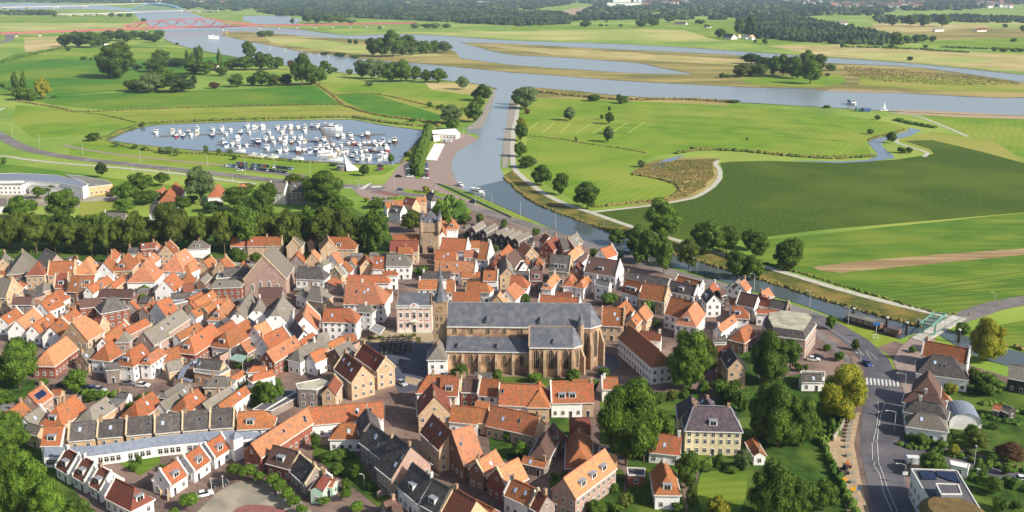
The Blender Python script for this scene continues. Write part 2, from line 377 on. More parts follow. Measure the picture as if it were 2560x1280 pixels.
sh('school_yard', '-100,480 330,492 320,515 200,518 -100,510', .03, GRAV)
sh('field', '200,505 330,500 320,540 200,545', .035, GY)
strip('ring_road', '-200,300 -60,318 0,338 30,356 90,378 200,397 350,414 500,430 640,446 760,459 870,466 960,472', 11, .03, ASPH)
strip('cycle_path', '-200,380 0,390 60,398 150,408 300,420 470,437 560,450 640,460', 4, .035, PATH)
strip('footpath', '160,362 200,372 300,387 400,398 500,408 560,414', 4, .05, BRP)
strip('parking_lane', '560,414 640,425 720,436 760,443', 9, .035, ASPH)
strip('motorway', '-30,110 15,104 25,92 20,84', 20, .03, ASPH)
strip('towpath', '1296,262 1290,300 1283,335 1282,397 1287,422 1305,442 1342,472 1380,495 1430,517 1475,531 1572,565 1678,597 1780,629 1905,666 2000,694 2100,724 2241,762 2370,792', 4.2, .13, PATH)
strip('field_path', '1475,531 1500,528 1620,515 1700,502 1745,490 1780,468 1798,447 1799,425 1788,410 1797,402', 3.4, .05, PATH)
strip('field_path', '2245,348 2240,355 2275,368 2300,375 2318,383 2310,392', 3.4, .05, PATH)
strip('field_path', '2225,282 2290,290 2350,312 2420,342', 3.4, .05, PATH)
strip('field_path', '10,270 -10,280', 4, .05, PATH)
strip('main_road', '930,478 1000,484 1100,497 1180,520 1300,556 1400,588 1500,622 1600,655 1700,687 1800,715 1900,748 2000,778 2050,798', 9, .03, ASPH)
sh('main_road', '2010,782 2060,792 2110,815 2170,850 2220,895 2245,945 2262,990 2262,1085 2330,1105 2560,1175 2700,1215 2700,1260 2480,1200 2330,1150 2265,1150 2260,1180 2290,1330 2190,1330 2170,1220 2150,1120 2158,1010 2168,960 2160,915 2120,865 2070,825 2010,797', .03, ASPD)
sh('cycle_path', '2010,800 2060,835 2100,870 2140,910 2135,925 2095,885 2050,848 2005,815', .03, ASPH)
sh('pavement', '2120,1040 2150,1030 2135,1110 2150,1190 2185,1330 2130,1330 2100,1220 2070,1130 2050,1100 2110,1090', .034, SAND)
sh('bridge_road', '2160,1330 2160,1330 2170,1330', .0, ASPH) if 0 else None
sh('pavement', '2290,832 2340,845 2320,900 2300,990 2262,990 2250,945 2232,900 2250,870', .028, BRP)
strip('country_road', '2310,812 2400,795 2480,768 2560,752 2700,730', 9, .12, ASPH)
sh('market_square', '915,845 1000,820 1100,830 1090,880 1120,950 1040,975 1000,985 985,960 940,900', .02, SQD)
sh('pavement', '965,822 1080,832 1090,850 1075,857 1000,850 930,858 900,850', .024, SQL)
sh('pavement', '1015,940 1055,950 1050,966 1010,958', .026, SQL)
sh('churchyard', '1120,945 1500,950 1550,920 1540,890 1500,880 1480,1000 1120,980', .018, SQD)
sh('round_square', '480,1330 520,1255 570,1215 640,1200 720,1225 760,1260 790,1330', .02, GRAV, 2)
sh('round_square', '560,1330 590,1272 640,1262 700,1270 730,1290 750,1330', .03, REDP, 2)
sh('garden', '1880,960 2030,930 2130,1010 2110,1060 2060,1100 2110,1240 2150,1330 1700,1330 1750,1180 1650,1200 1600,1100', .02, GARD)
sh('lawn', '1755,1178 1870,1178 1865,1240 1850,1280 1760,1300 1740,1230', .034, GR)
sh('garden', '2265,1000 2420,960 2700,1000 2700,1210 2500,1150 2330,1100 2262,1085', .026, GARD)
sh('garden', '330,1125 400,1120 400,1160 350,1190 300,1160', .026, GR)
for c in ('560,960 700,945 720,1010 640,1020', '790,1110 880,1120 930,1200 990,1260 960,1280 860,1200 780,1140', '1220,1080 1330,1090 1320,1140 1230,1160', '1370,1040 1450,1050 1480,1120 1390,1120', '1370,1200 1500,1140 1560,1180 1560,1300 1400,1300', '-100,940 90,950 80,1010 -100,1000',
          '200,975 330,985 300,1010 190,1000', '-200,1040 60,1060 150,1160 250,1330 -200,1330', '1500,1000 1650,1000 1680,1100 1600,1130 1500,1110', '1200,940 1500,950 1480,970 1200,965', '2290,1200 2420,1170 2600,1230 2600,1330 2450,1330', '1250,590 1300,600 1330,640 1260,640'):
    sh('garden', c, .03, GARD)
sh('cycle_lane', '945,476 975,478 995,492 965,489', .06, REDP) if 0 else sh('cycle_lane', '945,478 950,478 1000,487 994,492 940,482', .06, REDP)
# road paint
def px_quads(name, quads, z=.16, m=WHT):
    b = MB()
    for q in quads:
        P = [W(u, v, z) for u, v in PT(q)]
        if (P[1] - P[0]).cross(P[2] - P[0]).z < 0: P.reverse()
        b.face(P)
    o = b.build(name, m); o['kind'] = 'structure'; return o
q = []
for k in range(9):
    x = 2164 + k * 9.6; q.append('%f,%f %f,%f %f,%f %f,%f' % (x, 944 + k * .9, x + 5.4, 944.6 + k * .9, x + 7.5, 962 + k * .6, x + 2, 961 + k * .6))
px_quads('zebra_crossing', q)
for s in ('2194,1005 2197,1030 2190,1075 2183,1103 2188,1108 2193,1103 2196,1070 2203,1035 2212,1008', '2230,1280 2210,1235 2200,1190 2184,1163 2187,1157 2196,1157 2205,1180 2220,1225 2243,1280', '2164,878 2172,880 2192,898 2178,900 2164,878', '2040,805 2080,826 2130,860 2160,890', '2180,1107 2181,1150', '2193,1107 2196,1155'):
    strip('road_marking', s, .18, .09, WHT, sm=0)
px_quads('road_marking', ['897,473 912,472 930,457 918,460', '926,466 950,464 956,468 930,470', '860,468 880,469 882,471 862,470'])
# small stone kerb of the quay road, hedge-lined verge walls
strip('quay_wall', '1090,460 1120,470 1200,508 1280,545', .5, .9, STONE, h=.9)

sh('garden', '1640,985 1740,975 1760,1010 1700,1040 1690,1110 1640,1130 1625,1060', .034, GARD)
sh('garden', '1570,1120 1700,1180 1720,1330 1560,1330', .034, GARD)
sh('garden', '1785,880 1880,870 1900,960 1800,970', .034, GARD)
MUD = mat('muddy_shore', (150, 136, 104), (104, 94, 66), .12, rough=.95, c3=(84, 84, 52), s3=.05, detail=7)
for pts, w in (('2600,290 2400,286 2200,277 2050,268 1950,262 1880,258 1800,255 1700,247 1600,243 1500,235 1440,228 1330,219', 4), ('1240,222 1200,212 1130,203 1010,195 905,187 840,180 720,165 590,143 460,117 410,98', 5), ('600,66 745,72 865,88 1000,85 1120,90 1280,101 1500,108 1700,118 1920,133 2060,143 2300,160 2560,187', 9),
               ('555,88 640,107 700,117 770,132 860,141 905,147 1040,157 1180,171 1280,181 1400,189 1550,201 1710,210 1900,219 2030,221 2110,226 2250,232 2450,243 2560,244', 5), ('1150,107 1280,110 1460,120 1680,130 1860,140 2070,158 2300,170 2560,207', 7), ('1152,146 1280,163 1450,175 1600,184 1733,186 1660,171 1600,158 1500,150 1400,143 1280,137 1210,122', 5)):
    strip('shore', pts, w, .16, MUD)
for pts in ('265,351 300,335 340,322 370,316 420,311 640,303 860,299 900,302 960,313 1065,327', '1060,335 1030,370 1005,400 1000,408 930,412 800,405 740,400 640,388 560,380 440,372 300,356 265,351'): strip('shore', pts, 2.2, .15, MUD)
PALEG = mat('mown_line', (168, 176, 84), (150, 162, 70), .2, rough=.95); DKG = mat('wheel_track', (92, 116, 40), (80, 104, 36), .2, rough=.95)
for x in range(7): strip('mowing_line', '%d,306 %d,333' % (1345 + x * 42 + (x > 2) * 14, 1312 + x * 42 + (x > 2) * -6 + x * 2), 1.5, .06, PALEG, sm=0)
for k in range(6): strip('wheel_track', '%d,%d %d,%d %d,%d' % (2120 + k * 24, 738 + k * 6, 2330, 712 + k * 11, 2700, 660 + k * 17), .8, .06, DKG)
for k in range(4): strip('wheel_track', '%d,%d %d,%d %d,%d' % (1400, 262 + k * 14, 1750, 276 + k * 17, 2120, 300 + k * 18), .9, .06, DKG)
strip('wheel_track', '60,252 300,246 560,240 780,226', 1.2, .08, DKG); strip('wheel_track', '250,296 500,284 760,276 900,278', 1.2, .08, DKG)

HTXT = """@0 560 6.4 in the far left rows below the avenue
40 545 78 460 200 560 5 gy
350 495 376 412 175 650 4.5 gb hA
725 390 905 485 600 612 4.5 gw
790 600 1205 582 770 820 5.5 oy pAB
1190 515 1245 562 1085 585 5 ow
1380 550 1440 515 1525 790 4.5 pw hA k2
1655 615 1790 540 1800 780 4.5 ow
1790 455 1830 395 1860 575 4.5 ow hA
1960 545 2050 460 2095 735 5 oy hA d1
2250 310 2480 290 2235 400 7 rr c1 k3
2060 372 2220 372 2020 465 5 dw
2180 500 2250 465 2290 590 4 ow hA
2390 510 2470 455 2500 600 4.5 pw hA
2290 630 2380 550 2400 990 5 pw hA k1
300 680 340 610 200 850 4 gw
585 625 620 600 725 790 6.5 ry hA k1
895 800 1095 790 860 1020 5 rp d1 pAB
1150 825 1290 830 1080 1075 5 ob k1
1315 830 1515 825 1275 1000 5.5 ow d1
1400 1010 1730 822 1480 1110 4.5 ow pB d1
1770 970 1950 832 1830 1035 4.5 oy
1600 1040 2140 1052 1550 1165 6.5 bb
740 1165 985 1032 900 1290 5 ow hA k3
-60 868 205 878 -60 1170 7.5 gy pB k1
215 1165 520 1165 180 1285 6.5 bg
700 920 718 915 820 1040 4 gy hA hB
@400 560 6.4 around the tall pink hall
90 330 160 262 200 500 5.5 oy pB
-60 335 -15 300 20 420 5 pw
250 480 405 390 600 620 5 pw hA k2
530 275 690 268 450 400 5 gw hA hB d1
1150 210 1400 210 1115 350 5 ow k2 c1
1415 205 1690 205 1400 345 5.5 oy k1
1695 205 1960 205 1690 345 5.5 oy c1 pB
2130 250 2200 160 2040 355 5.5 gy pA
2410 240 2450 150 2340 350 5 ow
2180 500 2215 420 2300 640 5 ow
2430 470 2470 400 2500 650 5 py
690 600 820 520 900 620 5 ow pB
970 590 1060 520 1230 680 5 ow pB
1310 640 1335 590 1460 700 4.5 ow
220 640 470 560 330 740 4.5 pw hA
450 640 560 590 580 735 4.5 pw hA
440 800 460 765 560 910 4.5 ow hA
60 900 220 770 150 1150 4.5 ow k2
370 960 530 945 300 1105 4.5 rw
640 900 760 780 700 960 4.5 gb
880 905 1225 895 790 1020 7 gr hA hB
2215 675 2560 690 2130 865 6.5 dw hB
2300 1030 2420 985 2240 1190 5 gw hA hB
2430 990 2560 1010 2240 1185 5 gw hB
450 1190 660 1090 480 1240 4.5 ow
540 1240 840 1065 900 1180 4.5 ow
960 1200 1100 1190 900 1290 4.5 pb
@0 740 6.4 in the left rows behind the big tree
-20 60 260 200 0 420 1 xx
20 330 265 190 40 500 4.5 ow k1 pB
260 390 540 190 420 580 4.5 pw pB d1
510 470 820 270 560 640 4.5 ow pB k1
700 430 1000 330 800 560 4.5 ow
800 495 990 345 960 660 4.5 ow pB
1000 330 1210 200 1090 420 4.5 ow
1150 410 1420 275 1410 700 6.5 py jB
1520 340 1650 350 1580 560 5 ry pB
640 100 905 -20 930 180 6 ow k3
1270 60 1600 20 1200 200 7 br
1720 30 1830 10 1840 235 7 dr hA hB
1090 200 1280 100 1180 260 5 ow
2080 100 2120 60 2180 240 5 og
2280 180 2460 70 2370 260 5 og
2500 140 2580 60 2560 300 4.5 ow
1060 640 750 860 900 1090 4.5 pr hB
1290 910 1480 830 1400 1100 3 gy k1
1640 670 1990 400 1800 760 4.5 ow pB
2000 520 2330 360 2050 620 4.5 ow
1680 780 1790 720 1880 960 5 ow hA
1980 590 2010 560 2090 700 6.5 gp hA
2290 570 2560 430 2420 800 5 gp k1
2060 870 2270 750 2200 1080 5.5 ow hA d1 k1
2360 960 2560 820 2400 1100 5.5 pw hA d1
1700 1080 1900 1060 1650 1180 5 dw
1500 930 1700 900 1480 1010 3.5 dy
@400 740 6.4 in the close packed rows left of the market
-60 100 150 20 180 280 5 ow
180 -40 500 -60 100 60 5 dw
470 100 700 -20 520 230 4.5 ow
500 240 820 80 600 330 4.5 ow
690 190 940 45 790 270 4.5 oy sA
920 210 1100 45 1060 340 4.5 pw hA d1 c1
1240 230 1440 -60 1340 400 5 gw jA k1
1540 170 1600 20 1640 400 5 gw jA
1640 20 1960 30 1600 200 5 bw
1840 220 1960 0 2020 440 5 gw jA k1
330 270 80 410 90 560 4 dg pA
340 200 -60 450 -40 690 4.5 gp k2 c1
620 430 260 620 470 620 4.5 ow k1
830 440 470 660 640 870 4.5 or hB d1 k1
780 600 1160 390 650 790 4.5 ou
1040 580 1400 370 1110 835 4.5 ow hA d1
1420 355 1560 450 1360 520 5 sw
1700 400 1500 490 1640 650 5 pw pA k0
1970 490 1620 660 1740 850 5 ow pA k1
1430 690 1290 760 1400 900 4 pg
2150 640 1700 890 1820 1060 5.5 pr k2
2440 590 2180 770 2230 800 4.5 og
2600 660 2210 850 2290 1030 5 gw hB
2620 830 2400 920 2480 1060 5 ow
2350 120 2300 330 2540 410 4.5 pw pA
2160 400 2300 560 2140 610 4.5 dw
1700 1120 1480 1130 1540 1200 4 ow hB
620 1000 1000 1040 540 1140 4.5 dy k2
-40 900 300 800 -60 1100 3 oy
100 1060 330 1010 200 1200 3.5 gy
@400 920 6.4 behind the blue canopied terrace
340 240 80 400 60 480 4 gb hB
470 260 0 560 110 670 4.5 gw
600 330 380 470 530 650 4.5 oy hB c1
1050 130 850 130 690 300 3.5 gy hA hB
1150 270 960 380 960 540 4 gy k2
950 380 680 570 800 650 4.5 gb c1
1360 290 930 590 1060 660 4.5 ow k0
1800 30 1500 110 1560 180 3.5 ow hB
1310 50 1130 160 1160 200 2.8 ow
@0 920 6.4 in the bottom left rows
680 270 450 420 610 600 5 op c1 v1 pA
350 530 60 730 260 860 4.5 ow
640 610 380 780 560 950 4.5 gw pA k1
990 350 840 350 830 430 3 oy
1190 430 900 620 1090 860 5 oy hB d1
1700 455 1430 630 1550 830 5 gy hB k2
2440 380 2160 550 2320 760 4.5 ob hB
2060 400 1880 390 1850 470 3 dw
@0 920 6.4 of the blue canopied terrace
720 930 1020 925 690 1230 5.5 ow d1
1115 880 1530 845 1090 1160 6 dy k1 pA
1575 840 1970 810 1540 1110 6 dy k1 pA
2030 800 2430 765 2000 1070 6 dy k1 pA
2480 750 2885 710 2440 1040 6 dy k1 pA
@400 920 6.4 of the blue canopied terrace
365 705 765 670 340 1000 6 dy k1 pA
810 665 1190 640 790 960 6 dy k1 pAB
1255 700 1660 680 1240 975 5.5 ow hB d1
@0 1080 6.4 of the white cottage rows
1060 260 1255 370 920 560 3.5 rw pAB d1
1330 400 1520 500 1150 680 3.5 rw pAB d1
1590 550 1770 650 1410 820 3.5 rw pAB d1
1840 740 2150 890 1690 1040 3.5 rw pA hB d1
@400 1080 6.4 of the white cottage rows
275 450 0 620 120 880 3.5 ow pAB d1
640 225 380 400 480 670 3.5 ow pAB d1
980 40 720 200 830 440 3.5 ow pAB d1
@400 920 6.4 beside the round square
2390 615 1460 1210 1600 1430 5 pr k3
@400 1080 6.4 beside the round square
1810 210 2200 310 1690 480 4 br d1
2230 350 2490 570 2090 620 3.5 dg pAB k1 c1
2600 640 2550 700 2350 1000 3.5 rg pA
@800 920 6.4 in front of the market square
-180 640 1000 540 -140 900 4.5 ow k3
745 635 800 860 580 780 6 dg
820 890 1160 1130 560 1120 6 dg k3 c1
1200 1080 1450 1260 950 1610 6 dp k2 c1
240 130 130 300 270 380 5.5 ry pA
540 880 340 880 330 1130 4 ow hA hB k1
1830 460 1800 235 1580 790 6 ry c1
1720 110 1940 110 1600 390 5.5 ow hA
1940 120 2230 130 1980 430 5.5 ow d1
2270 140 2540 150 2200 370 5.5 br k1 pAB
2110 600 2560 640 2120 850 4 ow
1800 740 2100 1010 1590 1000 7 ry k2
2110 1010 2440 915 2140 1600 5 pb k1
@800 1080 6.4 along the central alley
1480 490 1800 740 1200 820 5 dw d1 k1
1820 760 2080 900 1550 1110 5 dg d1
2150 890 2500 1100 1950 1290 5 rw pA c1
90 680 -60 900 60 800 4 rn pA
130 760 240 780 340 880 3 on
1200 1060 1020 1130 1240 1200 2.8 bg
1290 1140 1150 1180 1340 1300 2.8 bg
@1200 1080 6.4 along the central alley
250 280 -60 480 0 730 5 pb pB
610 420 270 590 320 960 5 pr pB
500 735 870 900 340 970 5 ow pA k2
930 940 1070 1020 780 1180 5 rw pA
1100 -50 970 190 1110 400 4 bw hB
700 400 1060 480 690 470 3 ow
1590 -80 1590 260 1790 300 3.5 ob hB
2000 270 1340 740 1520 1060 6 pp d3
-60 1090 220 1240 -100 1200 4.5 ob
@1200 920 6.4 in front of the church
10 170 310 200 0 430 5.5 ow pA
330 240 930 270 330 580 5 ow k1
945 200 940 370 1110 610 5 oy hB
1130 235 1620 225 1115 555 5 ow d2 pA
1640 225 1810 225 1640 540 5 oy c1
1950 150 2200 150 1940 330 4.5 ow pA
190 600 950 760 110 910 4 oy k2 c1
-80 640 120 660 -60 860 4 oy
1440 800 1760 800 1400 1060 4 rb
1170 880 1240 960 1000 1130 4 bb
@800 740 6.4 beside the market square
70 190 490 200 0 405 7.5 ow hB c1
620 135 800 150 560 240 7.5 gw hB
-30 600 120 570 0 780 5 gb hA
340 650 -80 870 0 920 4.5 op
480 710 230 830 250 1130 4.5 gb d1
400 900 680 1110 270 1190 6.5 ry pA k3
690 760 1050 1000 560 960 6.5 ry pAB k2
1880 800 1896 690 2030 985 7 gw hA c1
@800 560 6.4 along the street to the gate tower
110 130 140 260 -20 270 6 yy pA
170 205 460 205 160 400 5.5 oy hB c1 d1
180 480 270 440 300 640 5 pw
490 570 560 530 600 640 5 ow
720 480 740 560 620 600 5 oy
870 515 1050 520 800 710 5 ow k2
1170 165 1590 165 1110 260 6.5 oy
1130 260 1570 260 1105 440 6.5 ry
1260 360 1440 365 1190 470 6 oy hB c1
1070 480 1350 480 1050 665 6.5 gw hB k2
450 810 1050 820 430 930 7 ow hB c1
430 920 850 930 270 1270 7.5 pw hB k3
1000 760 1190 755 960 820 6.5 ow hB
240 700 310 660 160 940 5 gy pA
360 650 420 590 500 750 4.5 ow
30 610 140 560 0 690 5 gw hA
1950 0 1960 120 1900 220 5.5 ow
2330 20 2400 10 2380 80 5 gw hA
1960 215 2370 240 1890 400 6 ow pB
1850 420 2190 430 1830 580 5.5 oy k2
2420 270 2560 270 2380 380 5 ow
2310 420 2480 420 2280 530 5.5 pw hB
1860 570 2500 600 1780 760 5.5 pw pB k2
2270 770 2560 770 2240 860 4 ow
1640 760 2090 760 1590 870 5 dw
1580 890 1890 890 1450 1040 5.5 ow c1
2030 890 2160 890 2050 1090 5.5 ow
2120 1090 2560 1090 2100 1250 5.5 oy
2350 920 2560 920 2290 1080 5 ow
1930 -20 1990 -60 1940 100 5 oy
@640 280 4 by the harbour roundabout
1355 930 1475 948 1315 1005 5 dw pB d1
1290 905 1475 882 1300 965 5 ow
1495 850 1600 870 1480 925 6 ry
1605 850 1700 845 1600 915 6 py
1740 795 1785 815 1680 862 5 dw hA hB c1
@1000 500 10.667 along the street to the gate tower
1380 560 1400 490 1540 745 6 ow hA d1
@1200 560 6.4 right of the gate street
20 280 170 290 -60 560 5.5 ow pB
460 320 320 480 400 560 5.5 ob
290 490 200 620 290 740 5.5 rb
560 400 420 520 700 560 5.5 by
700 280 830 390 730 520 5.5 py pB
410 520 440 700 290 620 6 gy sA
660 600 700 620 580 750 5.5 bw sA
170 630 260 740 70 730 5 rb
60 740 290 745 50 900 5 ow pB k1
750 560 720 600 800 620 5 ow
940 520 900 640 980 720 5 og
1040 150 1110 200 900 230 5 ow
860 240 790 230 950 330 5.5 dg
1220 190 1060 280 1300 350 6 rr
1040 280 1000 240 1100 350 5 dr
1380 215 1270 230 1480 400 6 dr
1400 225 1540 150 1480 380 6 gr pB k2
1580 340 1410 480 1500 570 5.5 pw
1690 470 1560 590 1600 620 5 bw
1140 490 1460 510 1100 740 6 dy d2 pB
1590 600 1540 650 1680 790 5 rb hA d1
1730 520 2240 590 1680 760 6.5 bw pAB d1 k2
2110 340 1930 400 2010 550 5 ow pA c1
820 740 1000 740 790 900 5 bb d1
500 750 780 760 440 830 5 dd
500 820 670 830 400 1000 5 ow hB
560 940 430 1050 690 1100 4.5 pw hA
330 1070 280 1150 460 1190 4 yy
1200 780 1080 920 1130 1050 5 pw hB d1
1470 790 1430 870 1500 1000 5 ow hB k1
1720 830 1610 910 1660 1020 5 ow hB k1
10 940 110 950 -60 1070 5 ow hB
960 1130 1600 1190 900 1260 5.5 ow pAB
1230 1090 1480 1110 1210 1140 5 rw
1850 880 2080 920 1830 940 5.5 dw
2350 760 2560 790 2300 900 5 dd
2350 880 2600 940 2270 1080 5 ow d2
@1280 560 4 the boathouse row
@1600 560 6.4 between the church and the canal road
20 800 460 880 0 930 5 db
50 950 450 1010 -20 1180 6 oy pB
480 900 920 990 430 1060 6 dw pAB d1
600 830 1000 930 560 900 5.5 ow pAB d1
1100 1020 1190 1130 940 1100 6 dw d1
1200 930 1110 1010 1160 1150 6 ow
1240 1080 1330 1050 1180 1180 6.5 bd sA
1580 910 1440 1020 1350 1110 5.5 gw
1680 880 1600 950 1720 1060 5.5 pw
1440 1180 1560 1190 1420 1280 5 ow
1600 1090 1890 1150 1550 1280 6 bw pA
1900 1160 2090 1200 1880 1290 6 rw
2060 1020 1930 1090 2090 1170 5.5 pb
2110 1200 2380 1250 2080 1330 6 dd pB
480 1160 870 1240 380 1430 6 ow pA
@1600 740 6.4 behind the three big trees
890 80 770 230 910 470 6 pw hB d1
-20 240 80 140 100 400 5.5 py pB
1870 210 2190 230 1830 260 5 ow
1480 160 1640 170 1310 330 5.5 ow hB d1 k1
1500 300 1240 480 1190 650 4.5 pw
1190 670 1370 670 1180 720 5 dw
1740 450 1600 540 1820 640 4.5 ob hB
1230 800 1460 800 1130 990 6 ry d1
1450 820 1560 1000 1410 1150 6.5 dy
@1200 740 6.4 right of the church
2350 60 2180 200 2450 240 5 ow
1960 180 2310 200 1890 460 6 oy sAB k2
2380 460 2861 858 2210 660 6.5 ow hB e75 k1
2560 560 2900 590 2700 700 5 rw c1
2560 220 2420 370 2560 400 6 oy
@2000 800 4.571 beside the main road at right
1420 235 1940 330 1380 400 4 ow pAB
1520 390 1750 420 1330 600 4.5 dw hA hB k3
1470 570 1460 650 1290 780 5 bw hB
1300 810 1570 860 1220 940 4.5 bw hA hB
1330 910 1590 960 1190 1040 4.5 dw hA hB
1340 1060 1570 1090 1150 1200 4 gw hA hB k1
1630 820 1690 900 1620 900 3 ow
2400 500 2620 540 2300 640 5 gd
2220 960 2300 980 2220 1010 2.5 ob
2340 970 2430 1010 2320 1020 2.5 gd
10 620 240 620 0 700 3.5 dw
@1600 1080 6.4 in the villa garden
370 440 430 700 160 560 4.5 ow hB d1 c1
170 10 660 60 150 310 3.5 ow k3
1790 120 1920 340 1900 400 3 ow
@0 280 4 among the trees beside the ring road
1680 790 1760 700 1840 800 5 ow hA
1560 790 1640 750 1700 800 4 ow
2150 760 2180 715 2250 790 4.5 ow hA
2370 750 2440 715 2460 745 4.5 ow
1510 920 1620 920 1490 1010 5 dw
-60 880 60 870 -70 950 4 dw
1040 1000 1260 1010 1000 1050 4 gw
@640 280 4 among the trees beside the ring road
150 700 310 710 180 790 8 gw pAB
350 700 450 700 310 800 8 dg hB
@0 0 4 on the riverside meadows
2130 630 2180 650 2120 670 4 ow
1040 400 1070 420 1050 440 5 ww
@1280 0 4 on the far river plain
2140 330 2230 340 2120 370 4 dw
2260 350 2280 340 2240 380 5 yw
2320 350 2360 345 2300 380 4 dw
2380 350 2410 345 2370 385 5 yw
1630 215 1790 220 1630 235 3 gw
1950 260 2010 250 1940 275 3 gw
960 45 1190 45 950 70 8 ww
@1920 0 4 on the far river plain
700 200 810 195 690 240 5 gw
1660 280 1870 270 1650 300 5 gw
2080 285 2200 280 2070 305 4 rw
@1200 560 6.4 of the dark boarded row by the canal road
-130 50 40 -50 -60 100 6 gd
50 90 240 -15 110 135 6 gd
250 140 430 45 320 180 6 gd
350 160 530 70 420 205 6 gd
450 190 640 100 520 230 6 gd
560 230 780 120 625 270 6 gd
@1600 920 6.4 of the cream villa behind its front wing
825 440 850 590 590 600 7.6 vc hA c1
1050 430 1120 590 1190 605 7.6 vc hA c1
@400 560 6.4 beside the tall pink hall
1030 700 1400 690 880 860 5 db
1590 1020 1960 1020 1600 1200 6.5 bg
@0 920 6.4 between the garages and the canopied terrace
460 880 660 940 600 1070 4.5 gy
"""

# ================================================================ HOUSES
def rmat(n, c, c2, c3): return mat(n, c, c2, 2.0, c3=c3, s3=.9, rough=.85, rnd=.22, detail=9, rows=2.6, bump=.5, spec=.2, edge=(.3, .62))
ROOF = {'o': rmat('tile_orange', (180, 110, 70), (146, 84, 56), (140, 100, 72)),
        'r': rmat('tile_red', (140, 80, 60), (112, 62, 50), (116, 78, 64)),
        'p': rmat('tile_pale', (204, 138, 98), (178, 116, 80), (160, 120, 94)),
        'b': rmat('tile_brown', (112, 84, 76), (92, 68, 62), (98, 80, 72)),
        'g': rmat('tile_grey', (138, 130, 122), (112, 106, 100), (120, 116, 100)),
        'd': rmat('tile_dark', (92, 87, 86), (72, 68, 68), (104, 98, 92)),
        's': rmat('slate_blue', (128, 134, 152), (104, 110, 130), (140, 144, 156)),
        'y': rmat('tile_tan', (196, 160, 122), (170, 134, 98), (180, 150, 116)),
        'v': rmat('tile_purple_slate', (92, 84, 92), (68, 60, 68), (104, 88, 92)),
        'w': rmat('roof_white', (215, 215, 212), (190, 190, 186), (200, 200, 190)),
        'x': rmat('tile_none', (198, 110, 68), (168, 88, 52), (150, 92, 60))}
RN = {'v': 'purple slate', 'y': 'tan tiled', 'o': 'orange tiled', 'r': 'dark red tiled', 'p': 'pale orange tiled', 'b': 'brown tiled', 'g': 'grey tiled', 'd': 'dark grey roofed', 's': 'blue slate', 'w': 'white roofed', 'x': 'orange'}
def wmat(n, c, c2, c3=None, rn=.06): return mat(n, c, c2, .8, c3=c3, s3=.3, rough=.9, rnd=rn, detail=6, spec=.15)
WALL = {'w': wmat('wall_white', (240, 238, 234), (226, 224, 220), None, .04), 'b': wmat('wall_brown_brick', (132, 100, 84), (108, 82, 70), (120, 96, 84)),
        'y': wmat('wall_tan_brick', (202, 174, 140), (178, 150, 118), (188, 164, 136)), 'g': wmat('wall_grey_brick', (150, 136, 128), (126, 114, 108), (140, 128, 120)),
        'p': wmat('wall_pink_brick', (178, 150, 138), (156, 128, 116), (168, 146, 132)), 'r': wmat('wall_red_brick', (150, 92, 74), (126, 76, 62), (136, 90, 76)),
        'u': wmat('wall_blue_boards', (110, 122, 142), (96, 108, 128)), 'd': wmat('wall_dark_boards', (74, 66, 66), (60, 54, 56)),
        'n': wmat('wall_pale_green', (178, 202, 184), (160, 186, 168)), 'c': wmat('wall_cream', (226, 212, 172), (206, 192, 154)), 'x': wmat('wall_x', (228, 224, 214), (206, 202, 192))}
WN = {'w': 'white walled', 'b': 'brown brick', 'y': 'tan brick', 'g': 'grey brick', 'p': 'pinkish brick', 'r': 'red brick', 'u': 'blue boarded', 'd': 'dark boarded', 'n': 'pale green', 'c': 'cream', 'x': 'white'}
TRIM = mat('white_trim', (226, 224, 216), (206, 204, 196), .8, rough=.6)
FRAME = mat('window_frame_white', (224, 222, 214), (204, 202, 194), 2, rough=.5)
STN = mat('pale_stone', (206, 188, 156), (182, 162, 130), .7, rough=.9, detail=5)
GLASS = mat('window_glass', (38, 42, 50), (24, 27, 34), .6, rough=.22, rnd=.3, spec=.35)
DOORM = mat('door_paint', (60, 62, 66), (44, 46, 50), .8, rough=.5, rnd=.4)
LEAD = mat('zinc_grey', (150, 154, 160), (128, 132, 140), .8, rough=.5, spec=.4)
SKYL = mat('skylight_glass', (190, 205, 225), (160, 178, 204), .7, rough=.08, rnd=.12, spec=.7)
SOLAR = mat('solar_panel', (34, 42, 72), (24, 30, 54), 2, rough=.15, spec=.7)
CHIM = mat('chimney_brick', (176, 150, 122), (146, 120, 96), 1.5, rough=.9, rnd=.2)
POT = mat('chimney_pot', (150, 96, 70), (120, 76, 56), 2, rough=.9)
AWN = mat('grey_awning', (150, 148, 146), (130, 128, 126), 1, rough=.8)
# shared window meshes (unit size: 1 wide, 1 high, facing -Y)
fb = MB(); T = .085
fb.box(-.5, .5, -.07, .03, -.5, -.5 + T); fb.box(-.5, .5, -.07, .03, .5 - T, .5); fb.box(-.5, -.5 + T, -.068, .03, -.5 + T, .5 - T); fb.box(.5 - T, .5, -.068, .03, -.5 + T, .5 - T)
fb.box(-.025, .025, -.06, .03, -.5 + T, .5 - T); fb.box(-.5 + T, .5 - T, -.055, .03, .12, .17)
FR_ME = fb.mesh('window', [FRAME])
PN_ME = MB().box(-.5 + T, .5 - T, -.03, .02, -.5 + T, .5 - T).mesh('pane', [GLASS])
db = MB(); db.box(-.5, .5, -.06, .03, -.5, .5, 0); db.box(-.38, .38, -.09, -.05, -.5, .4, 1); db.box(-.3, .3, -.1, -.085, .1, .32, 2)
DR_ME = db.mesh('door', [FRAME, DOORM, GLASS])
HOUSES = []
